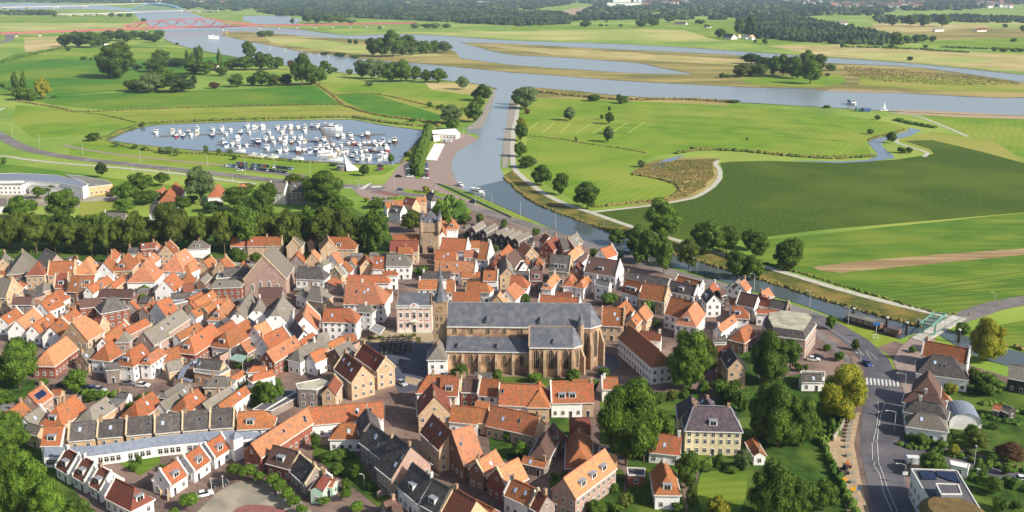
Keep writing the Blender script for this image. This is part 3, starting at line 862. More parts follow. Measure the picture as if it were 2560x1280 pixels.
def put_window(root, x, y, z, w, h, rz, pane=True, door=False):
    o = obj('door' if door else 'window', DR_ME if door else FR_ME, root, (x, y, z)); o.rotation_euler = (0, 0, rz); o.scale = (w, 1.4, h)
    if not door and pane:
        p = obj('pane', PN_ME, o)
    return o
def solve(a, b, c, e, t):
    C_ = W(c[0], c[1], e)
    def f(r):
        A = W(a[0], a[1], r); B = W(b[0], b[1], r); d = (B - A); d.z = 0
        if d.length < .01: return t * (C_ - A).length * .7 - (r - e), A, B, 3
        d.normalize(); q = C_ - A; q.z = 0
        hw = abs(q.x * d.y - q.y * d.x); return t * hw - (r - e), A, B, hw
    r_ = e + .3; v, A, B, hw = f(r_)
    if v > 0:
        while r_ < e + 14:
            r_ += .05; v, A, B, hw = f(r_)
            if v <= 0: break
    return r_, A, B, hw
def house_spec(line, ox, oy, s, place):
    p = line.split(); n = [float(x) for x in p[:6]]
    a = (ox + n[0] / s, oy + n[1] / s); b = (ox + n[2] / s, oy + n[3] / s); c = (ox + n[4] / s, oy + n[5] / s)
    e = float(p[6]); rc, wc = p[7][0], p[7][1]; fl = p[8:]
    hip = [any(f[0] == 'h' and x in f for f in fl) for x in 'AB']; jk = [any(f[0] == 'j' and x in f for f in fl) for x in 'AB']
    t = .95 if all(hip) else 1.15
    r, A, B, hw = solve(a, b, c, e, t)
    if not (1.2 < hw < 11): print('HW?', round(hw, 1), ox, oy, line)
    hw = max(1.6, min(9.5, hw)); r = max(e + 1.0, min(r, e + hw * t))
    d = B - A; d.z = 0; L = d.length
    if L > 34: print('LEN?', round(L, 1), ox, oy, line)
    if L < .5: d = Vector((1, 0, 0)); L = .5
    if L > 45: L = 45
    d.normalize()
    num = lambda ch: sum(int(f[1:]) for f in fl if f[0] == ch and f[1:].isdigit())
    par = [any(f[0] == 'p' and x in f for f in fl) for x in 'AB']; stp = [any(f[0] == 's' and x in f for f in fl) for x in 'AB']
    ext = [hw * (num('e') / 100 if num('e') else .85) if h else 0 for h in hip]
    mid = (A + d * (L / 2)); mid.z = 0
    return dict(A=A, d=d, L=L, hw=hw, e=e, r=r, rc=rc, wc=wc, hip=hip, jk=jk, par=par, stp=stp, ext=ext, mid=mid, nd=num('d'), nk=num('k'), nc=num('c'), nv=num('v'),
                place=place, u=(a[0] + b[0]) / 2, xa=-L / 2 - ext[0], xb=L / 2 + ext[1])
def inside(h, p, m=0.0):
    q = p - h['mid']; x = q.x * h['d'].x + q.y * h['d'].y; y = -q.x * h['d'].y + q.y * h['d'].x
    return h['xa'] - m < x < h['xb'] + m and abs(y) < h['hw'] + m
def build_house(h, label, name='house', cat='house', group=None):
    rz = math.atan2(h['d'].y, h['d'].x); root = thing(name, h['mid'], rz, label, cat, group)
    L, hw, e, r = h['L'], h['hw'], h['e'], h['r']; xa, xb = h['xa'], h['xb']; wm = WALL[h['wc']]; rm = ROOF[h['rc']]
    camL = Vector(((CAM - h['mid']).x, (CAM - h['mid']).y, 0)); camL = Vector((camL.x * h['d'].x + camL.y * h['d'].y, -camL.x * h['d'].y + camL.y * h['d'].x, 0))
    # walls
    b = MB()
    b.face([(xa, -hw, 0), (xb, -hw, 0), (xb, -hw, e), (xa, -hw, e)]); b.face([(xb, hw, 0), (xa, hw, 0), (xa, hw, e), (xb, hw, e)])
    zm = e + (r - e) * .5
    for k, x, sg in ((0, xa, -1), (1, xb, 1)):
        if h['hip'][k]: top = []
        elif h['jk'][k]: top = [(x, -hw * .5 * sg * -1, zm), (x, hw * .5 * sg * -1, zm)]
        else: top = [(x, 0, r - .02)]
        base = [(x, -hw * sg, 0), (x, hw * sg, 0), (x, hw * sg, e)] + ([(x, hw * .5 * sg, zm), (x, -hw * .5 * sg, zm)] if h['jk'][k] else top) + [(x, -hw * sg, e)]
        b.face(base)
    b.build('wall', wm, root)
    # roof
    ov = .35; gz = .14; sl = (r - e) / hw; F = []
    ez = e - ov * sl + gz; rt = r + gz; yo = hw + ov
    xe = [xa, xb]; xr = [-L / 2, L / 2]; vo = .15
    def endx(k, sg):
        if h['hip'][k]: return xe[k] + sg * ov
        return xe[k] + sg * (vo if not (h['par'][k] or h['stp'][k]) else -.1)
    xA, xB = endx(0, -1), endx(1, 1)
    rA = xr[0] if h['hip'][0] else (xA + hw * .45 if h['jk'][0] else xA); rB = xr[1] if h['hip'][1] else (xB - hw * .45 if h['jk'][1] else xB)
    zj = e + (r - e) * .5 + gz
    def half(s):
        pts = [(xA, s * yo, ez), (xB, s * yo, ez)]
        if h['jk'][1]: pts.append((xB, s * hw * .5, zj))
        pts.append((rB, 0, rt))
        if rB - rA > .05: pts.append((rA, 0, rt))
        if h['jk'][0]: pts.append((xA, s * hw * .5, zj))
        return pts if s < 0 else pts[::-1]
    F.append(half(-1)); F.append(half(1))
    if h['hip'][0]: F.append([(xA, yo, ez), (xA, -yo, ez), (rA, 0, rt)])
    if h['hip'][1]: F.append([(xB, -yo, ez), (xB, yo, ez), (rB, 0, rt)])
    if h['jk'][0]: F.append([(xA, hw * .5, zj), (xA, -hw * .5, zj), (rA, 0, rt)])
    if h['jk'][1]: F.append([(xB, -hw * .5, zj), (xB, hw * .5, zj), (rB, 0, rt)])
    rb = MB(); rb.shell(F, .16)
    roof = rb.build('roof', rm, root)
    # ridge
    MB().bar((rA, 0, rt + .03), (rB, 0, rt + .03), .34, .2).build('ridge_tiles', rm, root) if rB - rA > .6 else None
    # gutters
    g = MB()
    for s in (-1, 1): g.bar((xA, s * (yo + .03), ez - .05), (xB, s * (yo + .03), ez - .05), .2, .22)
    for k, x in ((0, xA - .03), (1, xB + .03)):
        if h['hip'][k]: g.bar((x, -yo, ez - .05), (x, yo, ez - .05), .2, .22)
    g.build('gutter', TRIM, root)
    for k, sg in ((0, -1), (1, 1)):
        x = xe[k]
        if h['par'][k]:
            c = MB()
            for s in (-1, 1):
                c.bar((x, s * (hw + .15), e + .2), (x, 0, r + .38), .42, .42)
            c.box(x - .3, x + .3, -.3, .3, r + .2, r + .9)
            for s in (-1, 1): c.box(x - .25, x + .25, s * hw - .25, s * hw + .25, e - .1, e + .6)
            c.build('gable_coping', TRIM if h['wc'] in 'wcn' else STN, root)
        if h['stp'][k]:
            c = MB(); n = 6
            for i in range(n):
                w = hw * (1 - i / n) + .12; z0 = e + (r - e) * i / n
                c.box(x - .22, x + .22, -w, w, z0 - .3, z0 + (r - e) / n + .55)
            c.build('stepped_gable', wm, root)
    # chimneys
    rr = random.Random(int(h['u'] * 10)); nc = h['nc'] or (1 if rr.random() < .45 and L > 3 else 0)
    for k in range(nc):
        x = rr.choice((xA + .7, xB - .7)) if not any(h['hip']) else rr.uniform(rA, rB)
        if nc == 2: x = (rA + .4, rB - .4)[k]
        c = MB(); zt = rt + rr.uniform(.9, 1.5); c.box(x - .38, x + .38, -.32, .32, rt - 1.2, zt); c.box(x - .46, x + .46, -.4, .4, zt, zt + .14)
        ch = c.build('chimney', TRIM if (h['wc'] == 'w' and rr.random() < .4) else CHIM, roof)
        MB().cyl(x, 0, zt + .14, zt + .5, .13, .11, 8).build('chimney_pot', POT, root)
    # which slope looks at the camera
    s = -1 if camL.y < 0 else 1
    sides = [(s, 'y')]
    # dormers
    hipfront = None
    for k, sg in ((0, -1), (1, 1)):
        if h['hip'][k] and camL.x * sg > abs(camL.y) * .75: hipfront = (k, sg)
    for i in range(h['nd']):
        dw = min(1.1, hw * .35); dh = min(1.5, (r - e) * .45); dep = dh / sl + .25
        zb = e + (r - e) * .18
        c = MB(); y0 = hw * .82
        c.box(-dw, dw, -y0, -y0 + dep, zb, zb + dh, 0); c.box(-dw - .15, dw + .15, -y0 - .12, -y0 + dep + .3, zb + dh, zb + dh + .16, 1)
        c.box(-dw * .72, -.05, -y0 - .03, -y0, zb + .3, zb + dh - .15, 2); c.box(.05, dw * .72, -y0 - .03, -y0, zb + .3, zb + dh - .15, 2)
        o = c.build('dormer', [FRAME, LEAD, GLASS], roof)
        if hipfront is not None:
            o.rotation_euler = (0, 0, -math.pi / 2 if hipfront[1] < 0 else math.pi / 2); xc = xr[hipfront[0]] + hipfront[1] * (h['ext'][hipfront[0]] - hw) ; o.location = (xc, 0, 0)
        else:
            x = rA + (rB - rA) * (i + 1) / (h['nd'] + 1) if rB - rA > 3 else (xA + xB) / 2
            o.location = (x, 0, 0); o.rotation_euler = (0, 0, 0 if s < 0 else math.pi)
    nk = h['nk']
    if not h['nd'] and not nk and rr.random() < .3 and L > 4: nk = 1
    for i in range(nk + h['nv']):
        c = MB(); big = i >= nk
        f = rr.uniform(.35, .65); x = rr.uniform(rA + .6, max(rA + .7, rB - .6)); kw, kh = (.42, .62)
        if big: kw, kh, x, f = min(3.2, L * .32), hw * .38, 0, .5
        y = hw * f; z = r - (r - e) * f + gz
        ang = math.atan(sl); M = Matrix.Translation((x, s * y, z)) @ Matrix.Rotation(-ang * s if s > 0 else ang, 4, 'X')
        c.box(-kw, kw, -kh, kh, .0, .1, 0, M); c.box(-kw + .08, kw - .08, -kh + .08, kh - .08, .1, .12, 1, M)
        c.build('solar_panel' if big else 'skylight', [LEAD, SOLAR if big else (SKYL if rr.random() < .6 else GLASS)], roof)
    # windows and doors
    near = ppm(h['mid']) > 5.2
    doored = False
    for side in ((-hw, 0), (hw, 0), (xa, 1), (xb, 1)):
        c0, ax = side
        n = Vector((0, 1 if c0 > 0 else -1, 0)) if ax == 0 else Vector((1 if side is not None and c0 == xb else -1, 0, 0))
        if ax == 1: n = Vector((1 if c0 == xb else -1, 0, 0))
        if n.dot(camL) < .12 * camL.length: continue
        lo, hi = (xa, xb) if ax == 0 else (-hw, hw)
        wl = hi - lo; cnt = max(1, int((wl - .6) / 2.1)); step = wl / cnt
        ang = {(0, -1): 0, (1, 0): math.pi / 2, (0, 1): math.pi, (-1, 0): -math.pi / 2}[(round(n.x), round(n.y))]
        zs = [1.55]
        if e > 5: zs.append(4.3 if e > 5.4 else 4.0)
        if e >= 7: zs.append(6.4 if e < 9 else 7.2)
        if e < 2.6: zs = [1.3]
        for zi, z in enumerate(zs):
            for k in range(cnt):
                t = lo + step * (k + .5)
                P = (t, c0 + n.y * .0, z) if ax == 0 else (c0, t, z)
                wp = h['mid'] + Vector((P[0] * h['d'].x - P[1] * h['d'].y, P[0] * h['d'].y + P[1] * h['d'].x, 0)) + Vector((n.x * h['d'].x - n.y * h['d'].y, n.x * h['d'].y + n.y * h['d'].x, 0)) * .5
                if any(q is not h and (q['mid'] - wp).length < 40 and inside(q, wp) and q['e'] + .5 > z for q in HOUSES): continue
                wh = min(1.5, z + .75 - .2, (e - z) * 2 - .3); wh = max(.7, wh)
                if zi == 0 and not doored and (k == cnt // 2 or cnt == 1) and near and ax == (0 if wl < 9 else ax):
                    put_window(root, P[0], P[1], 1.1, 1.05, 2.2, ang, door=True); doored = True
                else: put_window(root, P[0], P[1], z, 1.05, wh, ang, near)
        if ax == 1 and not h['hip'][0 if c0 == xa else 1] and r - e > 2.4:
            put_window(root, c0, 0, e + (r - e) * .3, .8, 1.1, ang, near)
    return root
def load_houses(txt):
    ox = oy = 0; s = 1; place = ''
    for ln in txt.strip().split('\n'):
        if ln[0] == '@':
            p = ln[1:].split(None, 3); ox, oy, s = float(p[0]), float(p[1]), float(p[2]); place = p[3]; continue
        if ' xx' in ln: continue
        HOUSES.append(house_spec(ln, ox, oy, s, place))
load_houses(HTXT)
rw_ = random.Random(14)
for h in HOUSES:
    if h['wc'] == 'w' and h['e'] <= 5 and any(k in h['place'] for k in ('rows', 'around', 'street', 'alley', 'trees')) and 'cottage' not in h['place'] and rw_.random() < .24: h['wc'] = rw_.choice('gpyy')
# labels: look, place, and the order along the photograph among those alike
groups = {}
def look(h):
    f = ''
    if h['nd']: f = ' dormered'
    elif h['stp'][0] or h['stp'][1]: f = ' stepped gable'
    elif all(h['hip']): f = ' hipped'
    return '%s %s%s house' % (RN[h['rc']], WN[h['wc']], f)
for h in HOUSES: groups.setdefault((h['place'], look(h)), []).append(h)
for (pl, lk), hs in groups.items():
    hs.sort(key=lambda h: h['u'])
    for i, h in enumerate(hs):
        if len(hs) == 1: lb = '%s %s' % (lk, pl)
        elif len(hs) == 2: lb = '%s %s %s' % (('left', 'right')[i], lk, pl)
        elif i == len(hs) - 1: lb = 'rightmost %s %s' % (lk, pl)
        else:
            lb = '%s %s %s' % (ORD[i].replace(' from left', '') if i else 'leftmost', lk, pl)
            if i: lb += ', from left'
        w_ = lb.split()
        if len(w_) > 16: lb = lb.replace(' the ', ' ').replace(' tiled', '').replace(', from left', '') if not (0 < i < len(hs) - 1) else lb.replace(' the ', ' ').replace(' tiled', '').replace(' walled', '')
        h['label'] = lb
def kind_of(h):
    if 'boarded row' in h['place']: return 'boathouse'
    if 'cottage rows' in h['place']: return 'cottage'
    if 'canopied terrace' in h['place'] and h['rc'] in 'do' and h['e'] > 5.4: return 'terraced house'
    if 'river plain' in h['place'] or 'meadows' in h['place']: return 'farmhouse'
    if h['e'] < 3.6: return 'outbuilding'
    return 'house'
for h in HOUSES:
    kd = kind_of(h); build_house(h, h['label'] if kd == 'house' else h['label'].replace(' house', ' ' + kd), kd.replace(' ', '_'), kd, kd + 's ' + h['place'])

# ================================================================ LANDMARKS
RED = mat('steel_red', (168, 98, 96), (154, 88, 86), .2, rough=.6)
CONC = mat('concrete', (196, 190, 178), (170, 164, 152), .3, rough=.9, detail=5)
STEELG = mat('steel_green', (112, 158, 144), (96, 140, 128), .6, rough=.5)
BLUEST = mat('steel_blue', (110, 146, 168), (96, 130, 152), .3, rough=.6)
SLATE = mat('church_slate', (98, 101, 110), (80, 83, 93), 2.4, c3=(108, 110, 116), s3=.5, rough=.6, detail=8, rows=2.2, spec=.4)
CHB = mat('church_brick', (160, 126, 102), (128, 98, 80), .7, c3=(196, 164, 128), s3=.25, rough=.9, detail=8)
CHL = mat('church_stone', (186, 162, 132), (152, 130, 104), .6, c3=(166, 140, 114), s3=.3, rough=.9, detail=7)
GOLD = mat('gilded', (206, 170, 84), (176, 140, 60), 2, rough=.4, metal=.3)
DARK = mat('dark_opening', (34, 32, 36), (26, 24, 28), 1, rough=.9)
METB = mat('metal_blue_grey', (132, 140, 152), (114, 122, 136), .4, rough=.6, spec=.2, stretch=(3, 3, 1))
FLAT = mat('flat_roof', (118, 116, 112), (98, 96, 92), .5, rough=.95, c3=(134, 130, 120), s3=.2, detail=6, rnd=.2)
FLATL = mat('flat_roof_pale', (190, 184, 160), (160, 154, 132), .5, rough=.95, c3=(150, 142, 120), s3=.2, detail=6)
SAILW = mat('sail_white', (236, 236, 232), (224, 224, 220), .3, rough=.5)
OLIVE = mat('sedum_roof', (118, 98, 60), (96, 78, 48), .4, rough=.95)
def pointed(name, w, h, n=6, depth=.3, frame=CHL, parent=None, loc=None, rz=0, mull=2):
    "pointed church window: stone frame (part) with its dark glazing (sub-part)"
    hs = h - w * .85; arc = []
    for k in range(n + 1):
        a = k / n * math.pi / 3; arc.append((-w / 2 + w - w * math.cos(a) if 0 else w / 2 - w * (1 - math.cos(a)) if 0 else -w / 2 + (w - w * math.cos(a)), hs + w * math.sin(a)))
    left = [(-w / 2 + w * (1 - math.cos(k / n * math.pi / 3)), hs + w * math.sin(k / n * math.pi / 3)) for k in range(n + 1)]
    right = [(-x, z) for x, z in reversed(left[:-1])]
    ol = [(-w / 2, 0)] + left + right + [(w / 2, 0)]
    b = MB(); t = .22
    for k in range(len(ol)):
        a, c = ol[k], ol[(k + 1) % len(ol)]; b.bar((a[0], -.06, a[1]), (c[0], -.06, c[1]), t, t)
    for k in range(mull):
        x = -w / 2 + w * (k + 1) / (mull + 1); b.bar((x, -.05, 0), (x, -.05, hs + w * .55), .12, .12)
    o = b.build(name, frame, parent, loc); o.rotation_euler = (0, 0, rz)
    g = MB(); g.face([(x, -.03, z) for x, z in ol]); pn = g.build('pane', GLASS, o)
    return o
def lat(o_loc, rz): return Matrix.Translation(o_loc) @ Matrix.Rotation(rz, 4, 'Z')
# ---- the church
ZR = 21.6
A = W(1120, 755.6, ZR); B = W(1476.5, 759.3, ZR); d = B - A; d.z = 0; LN = d.length; crz = math.atan2(d.y, d.x)
corg = Vector((A.x, A.y, 0)); CM = lat(corg, crz)
church = thing('church', corg, crz, 'large brick church with blue slate roofs and a tower beside the market square', 'church')
print('church L', LN, 'front v', UV(CM @ Vector((LN * .7, -12.8, 0))), 'eave', UV(CM @ Vector((LN * .7, -5.2, 14.8))), 'aisle eave', UV(CM @ Vector((LN * .3, -11.2, 8))), 'apse', UV(CM @ Vector((LN + 4.5, -2, 14.8))))
hw, e, r = 5.2, 14.8, ZR
b = MB(); ap = [(LN, -hw), (LN + 3.4, -hw * .45), (LN + 3.4, hw * .45), (LN, hw)]
b.prism([(0, -hw)] + ap + [(0, hw)], 0, e); b.face([(0, -hw, e), (0, 0, r - .1), (0, hw, e)][::-1])
b.build('nave_wall', CHB, church)
F = [[(0, -hw - .3, e - .2), (LN, -hw - .3, e - .2), (LN, 0, r), (0, 0, r)], [(LN, hw + .3, e - .2), (0, hw + .3, e - .2), (0, 0, r), (LN, 0, r)],
     [(LN, -hw - .3, e - .2), (LN + 3.8, -hw * .45, e - .2), (LN, 0, r)], [(LN + 3.8, -hw * .45, e - .2), (LN + 3.8, hw * .45, e - .2), (LN, 0, r)], [(LN + 3.8, hw * .45, e - .2), (LN, hw + .3, e - .2), (LN, 0, r)]]
nr = MB().shell(F, .2).build('nave_roof', SLATE, church)
MB().bar((0, 0, r + .05), (LN, 0, r + .05), .3, .25).build('ridge_lead', LEAD, church)
MB().bar((0, -hw - .35, e - .25), (LN, -hw - .35, e - .25), .3, .35).bar((LN, -hw - .35, e - .25), (LN + 3.85, -hw * .45 - .05, e - .25), .3, .35).build('gutter', TRIM, church)
def roof_vent(x, y, z, s=1.0):
    b = MB(); b.face([(-.7, -.9, 0), (.7, -.9, 0), (0, -.6, 1.5)]); b.face([(.7, -.9, 0), (.6, 1.2, 1.3), (0, -.6, 1.5)]); b.face([(-.7, -.9, 0), (0, -.6, 1.5), (-.6, 1.2, 1.3)]); b.face([(0, -.6, 1.5), (.6, 1.2, 1.3), (-.6, 1.2, 1.3)])
    o = b.build('roof_dormer', [SLATE], nr, (x, y, z)); o.scale = (s, s, s); return o
XA = LN * (205 / 356.0)          # where the chapel begins
for x in (LN * .28, LN * .65): roof_vent(x, -hw + .9, e + 1.6)
# aisle
b = MB(); b.box(.3, XA, -11.2, -hw + .05, 0, 8); b.build('aisle_wall', CHB, church)
b = MB(); b.shell([[(.1, -11.5, 7.9), (XA, -11.5, 7.9), (XA, -hw + .1, 11.1), (.1, -hw + .1, 11.1)]], .2); ar = b.build('aisle_roof', SLATE, church)
MB().bar((.1, -11.55, 7.85), (XA, -11.55, 7.85), .25, .3).build('gutter', TRIM, church)
for f in (.15, .62): o = roof_vent(XA * f, -9.6, 8.9, .9)
# chapel
XB = XA + LN * (107 / 356.0); yc, ch, ce, cr = -8.4, 4.5, 10.5, 16.2
b = MB(); b.prism([(XA, yc - ch), (XB, yc - ch), (XB + 2.7, yc - ch * .45), (XB + 2.7, yc + ch), (XA, yc + ch)], 0, ce); b.face([(XA, yc - ch, ce), (XA, yc, cr - .1), (XA, yc + ch, ce)][::-1]); b.build('chapel_wall', CHB, church)
F = [[(XA, yc - ch - .3, ce - .2), (XB, yc - ch - .3, ce - .2), (XB, yc, cr), (XA, yc, cr)], [(XB, yc + ch + .3, ce - .2), (XA, yc + ch + .3, ce - .2), (XA, yc, cr), (XB, yc, cr)],
     [(XB, yc - ch - .3, ce - .2), (XB + 3.1, yc - ch * .45, ce - .2), (XB, yc, cr)], [(XB + 3.1, yc - ch * .45, ce - .2), (XB + 3.1, yc + ch, ce - .2), (XB, yc, cr)], [(XB + 3.1, yc + ch, ce - .2), (XB, yc + ch + .3, ce - .2), (XB, yc, cr)]]
MB().shell(F, .2).build('chapel_roof', SLATE, church)
MB().bar((XA, yc, cr + .05), (XB, yc, cr + .05), .3, .25).bar((XA, yc - ch, ce + .2), (XA, yc, cr + .3), .5, .4).build('ridge_lead', CHL, church)
MB().bar((XA, yc - ch - .35, ce - .25), (XB, yc - ch - .35, ce - .25), .3, .35).bar((XB, yc - ch - .35, ce - .25), (XB + 3.15, yc - ch * .45, ce - .25), .3, .35).build('gutter', TRIM, church)
roof_vent(XA + (XB - XA) * .55, yc - ch + 1.1, ce + 1.2, .9)
# windows and buttresses
for k in range(5): pointed('clerestory_window', 1.3, 2.4, parent=church, loc=(XA * (k + .5) / 5, -hw, 11.9))
for k in range(5):
    pointed('aisle_window', 1.5, 4.2, parent=church, loc=(XA * (k + .5) / 5 + .3, -11.2, 2.8))
def buttress(x, y, dx, h, ang=0):
    b = MB(); b.box(-.45, .45, -dx, .1, 0, h * .62, 0); b.face([(-.45, -dx, h * .62), (.45, -dx, h * .62), (.45, 0, h), (-.45, 0, h)]); b.face([(-.45, -dx, h * .62), (-.45, 0, h), (-.45, 0, h * .62)]); b.face([(.45, -dx, h * .62), (.45, 0, h * .62), (.45, 0, h)])
    b.box(-.5, .5, -dx - .06, -dx + .25, h * .6, h * .68, 0)
    o = b.build('buttress', CHL, church, (x, y, 0)); o.rotation_euler = (0, 0, ang); return o
for k in range(1, 5): buttress(XA * k / 5 + .3, -11.2, 1.5, 7.2)
for k in range(3): pointed('chapel_window', 2.0, 7.0, parent=church, loc=(XA + (XB - XA) * (k + .5) / 3, yc - ch, 2.6), mull=2)
for k in range(4): buttress(XA + .5 + (XB - XA - .6) * k / 3, yc - ch, 1.7, 9.6)
p, q_ = Vector((XB, yc - ch, 0)), Vector((XB + 2.7, yc - ch * .45, 0)); m_ = (p + q_) / 2; an = math.atan2((q_ - p).y, (q_ - p).x)
pointed('chapel_window', 1.5, 6.8, parent=church, loc=(m_.x, m_.y, 2.6), rz=an)
buttress(XB + 2.7, yc - ch * .45, 1.6, 9.6, R(55))
pointed('choir_window', 2.0, 10.0, parent=church, loc=(XB + 6.0, -hw, 3.4)) if LN - XB > 7 else pointed('choir_window', 1.7, 10, parent=church, loc=((XB + LN + 2.7) / 2, -hw, 3.4))
p, q_ = Vector((LN, -hw, 0)), Vector((LN + 3.4, -hw * .45, 0)); m_ = (p + q_) / 2; an = math.atan2((q_ - p).y, (q_ - p).x)
pointed('choir_window', 1.8, 10, parent=church, loc=(m_.x, m_.y, 3.4), rz=an)
pointed('choir_window', 1.8, 10, parent=church, loc=(LN + 3.4, 0, 3.4), rz=math.pi / 2)
buttress(LN, -hw, 1.8, 13, R(15)); buttress(LN + 3.4, -hw * .45, 1.8, 13, R(55)); buttress(LN - 3.2, -hw, 1.6, 13)
# stair turret with pinnacle
tx = XB + 2.6
MB().cyl(tx, -hw - .2, 0, 16.2, 1.15, 1.15, 8).build('stair_turret', CHL, church); MB().cyl(tx, -hw - .2, 16.2, 20.4, 1.35, .04, 8).build('turret_spire', SLATE, church)
# tower
tw = (LN / 356.0) * 36; yf = -3.6; zt = 12
while UV(CM @ Vector((-tw / 2, yf, zt)))[1] > 755.6: zt += .1
b = MB(); b.box(-tw, 0.02, yf, yf + tw, 0, zt); tower = b.build('tower', CHL, church)
b = MB()
for z in (zt - .25, zt * .8, zt * .55): b.box(-tw - .12, .12, yf - .12, yf + tw + .12, z, z + .22)
b.build('string_course', CHL, church)
for x in (-tw * .66, -tw * .36):
    for z in (zt - 9.2, zt - 6.6): pointed('belfry_opening', .62, 1.5, parent=church, loc=(x, yf, z), mull=0)
ringb = MB(); cx, cz = -tw / 2, zt - 2.6
for k in range(24):
    a, c = 2 * math.pi * k / 24, 2 * math.pi * (k + 1) / 24; ringb.bar((cx + .95 * math.cos(a), yf - .08, cz + .95 * math.sin(a)), (cx + .95 * math.cos(c), yf - .08, cz + .95 * math.sin(c)), .12, .12)
    if k % 2 == 0: ringb.bar((cx + .72 * math.cos(a), yf - .08, cz + .72 * math.sin(a)), (cx + .86 * math.cos(a), yf - .08, cz + .86 * math.sin(a)), .08, .08)
clk = ringb.build('clock_face', GOLD, church)
MB().bar((cx, yf - .12, cz), (cx + .1, yf - .12, cz + .7), .09, .05).bar((cx, yf - .12, cz), (cx - .42, yf - .12, cz - .2), .1, .05).build('clock_hands', GOLD, clk)
c0 = Vector((-tw / 2, yf + tw / 2, 0)); s8 = lambda rad, z, n=8, ph=math.pi / 8: [(c0.x + rad * math.cos(ph + 2 * math.pi * k / n), c0.y + rad * math.sin(ph + 2 * math.pi * k / n), z) for k in range(n)]
b = MB(); hwt = tw / 2 + .25
def ringf(b, r0, r1):
    for k in range(8): b.face([r0[k], r0[(k + 1) % 8], r1[(k + 1) % 8], r1[k]])
sqr = []
for k in range(8):
    a = math.pi / 8 + 2 * math.pi * k / 8; f = hwt / max(abs(math.cos(a)), abs(math.sin(a))); sqr.append((c0.x + f * math.cos(a), c0.y + f * math.sin(a), zt))
H1 = [(zt + 2.4, 1.55), (zt + 6.8, .72)]
prev = sqr
for z, rad in H1: nx = s8(rad, z); ringf(b, prev, nx); prev = nx
spire = b.build('spire', SLATE, church)
b = MB()
for x, y, z in s8(.6, zt + 6.8): b.bar((x, y, z), (x, y, z + 1.3), .16, .16)
b.build('lantern', LEAD, church)
b = MB(); prev = s8(1.3, zt + 8.0); b.face(list(reversed(prev)))
for z, rad in ((zt + 8.9, .72), (zt + 10.6, .42), (zt + 13.6, .06)): nx = s8(rad, z); ringf(b, prev, nx); prev = nx
b.build('upper_spire', SLATE, church)
MB().bar((c0.x, c0.y, zt + 13.5), (c0.x, c0.y, zt + 15.2), .08, .08).bar((c0.x - .3, c0.y, zt + 14.6), (c0.x + .3, c0.y, zt + 14.6), .07, .07).build('spire_cross', GOLD, church)
# ---- town hall
def place_front(u0, v0, u1, v1):
    a = W(u0, v0, 0); b_ = W(u1, v1, 0); d = b_ - a; return a, d.length, math.atan2(d.y, d.x)
PINKS = mat('facade_pale', (232, 222, 208), (214, 202, 188), .8, rough=.8); SALM = mat('facade_red_band', (202, 120, 104), (184, 104, 90), 1, rough=.8)
a, w, rz = place_front(993, 832, 1080, 832)
th = thing('town_hall', a, rz, 'pale town hall with red banded facade and round pediment beside the church tower', 'town hall'); h = 10.0; dp = 10
MB().prism([(0, 0), (w, 0), (w, dp), (0, dp)], 0, h).build('wall', PINKS, th)
b = MB()
for k in range(17):
    z = .9 + k * .5
    if z < 9.2:
        for x0, x1 in ((.02, .55), (w * .19, w * .24), (w * .4, w * .44), (w * .57, w * .61), (w * .77, w * .81), (w - .55, w - .02)): b.box(x0, x1, -.02, .02, z, z + .2)
for z in (4.9, 9.1):
    for f in (.125, .31, .69, .87): b.box(w * f - .6, w * f + .6, -.05, .02, z, z + .38)
b.build('brick_bands', SALM, th)
b = MB(); b.box(-.2, w + .2, -.35, .1, h - .15, h + .25)
for k in range(int(w / .35)): b.box(.1 + k * .35, .22 + k * .35, -.2, -.05, h + .25, h + .95)
b.box(-.2, w + .2, -.3, .05, h + .95, h + 1.12); b.box(-.05, w + .05, -.12, .02, .0, .9)
n = 14; arc = [(w / 2 + 1.9 * math.cos(math.pi * k / n), h + .3 + 1.7 * math.sin(math.pi * k / n)) for k in range(n + 1)]
b.face([(x, -.38, z) for x, z in reversed(arc)]); b.face([(x, .0, z) for x, z in arc])
for k in range(n): b.face([(arc[k][0], -.38, arc[k][1]), (arc[k][0], 0, arc[k][1]), (arc[k + 1][0], 0, arc[k + 1][1]), (arc[k + 1][0], -.38, arc[k + 1][1])])
b.build('cornice', TRIM, th)
b = MB(); sh_ = [(-.32, .9), (.32, .9), (.32, .4), (0, .0), (-.32, .4)]; b.face([(w / 2 + x, -.42, h + .55 + z) for x, z in reversed(sh_)]); b.box(w / 2 - .2, w / 2 + .2, -.45, -.4, h + 1.5, h + 1.75); b.build('emblem', SALM, th)
for z, hh in ((3.0, 1.9), (7.2, 2.0)):
    for f in (.125, .31, .69, .87): put_window(th, w * f, 0, z, 1.25, hh, 0)
put_window(th, w * .5, 0, 7.0, 1.3, 2.9, 0); put_window(th, w * .5, 0, 1.9, 1.6, 3.4, 0, door=True)
b = MB(); b.box(w / 2 - 1.4, w / 2 + 1.4, -1.1, 0, 4.6, 4.8); b.bar((w / 2 - 1.4, -1.1, 5.6), (w / 2 + 1.4, -1.1, 5.6), .08, .08)
for k in range(9): b.bar((w / 2 - 1.4 + k * .35, -1.1, 4.8), (w / 2 - 1.4 + k * .35, -1.1, 5.6), .05, .05)
b.build('balcony', TRIM, th)
GREYR = ROOF['g']; b = MB(); b.shell([[(.3, .4, h + .1), (w - .3, .4, h + .1), (w - .3, dp / 2, h + 4.4), (.3, dp / 2, h + 4.4)], [(w - .3, dp, h + .1), (.3, dp, h + .1), (.3, dp / 2, h + 4.4), (w - .3, dp / 2, h + 4.4)]], .2); b.build('roof', SLATE, th)
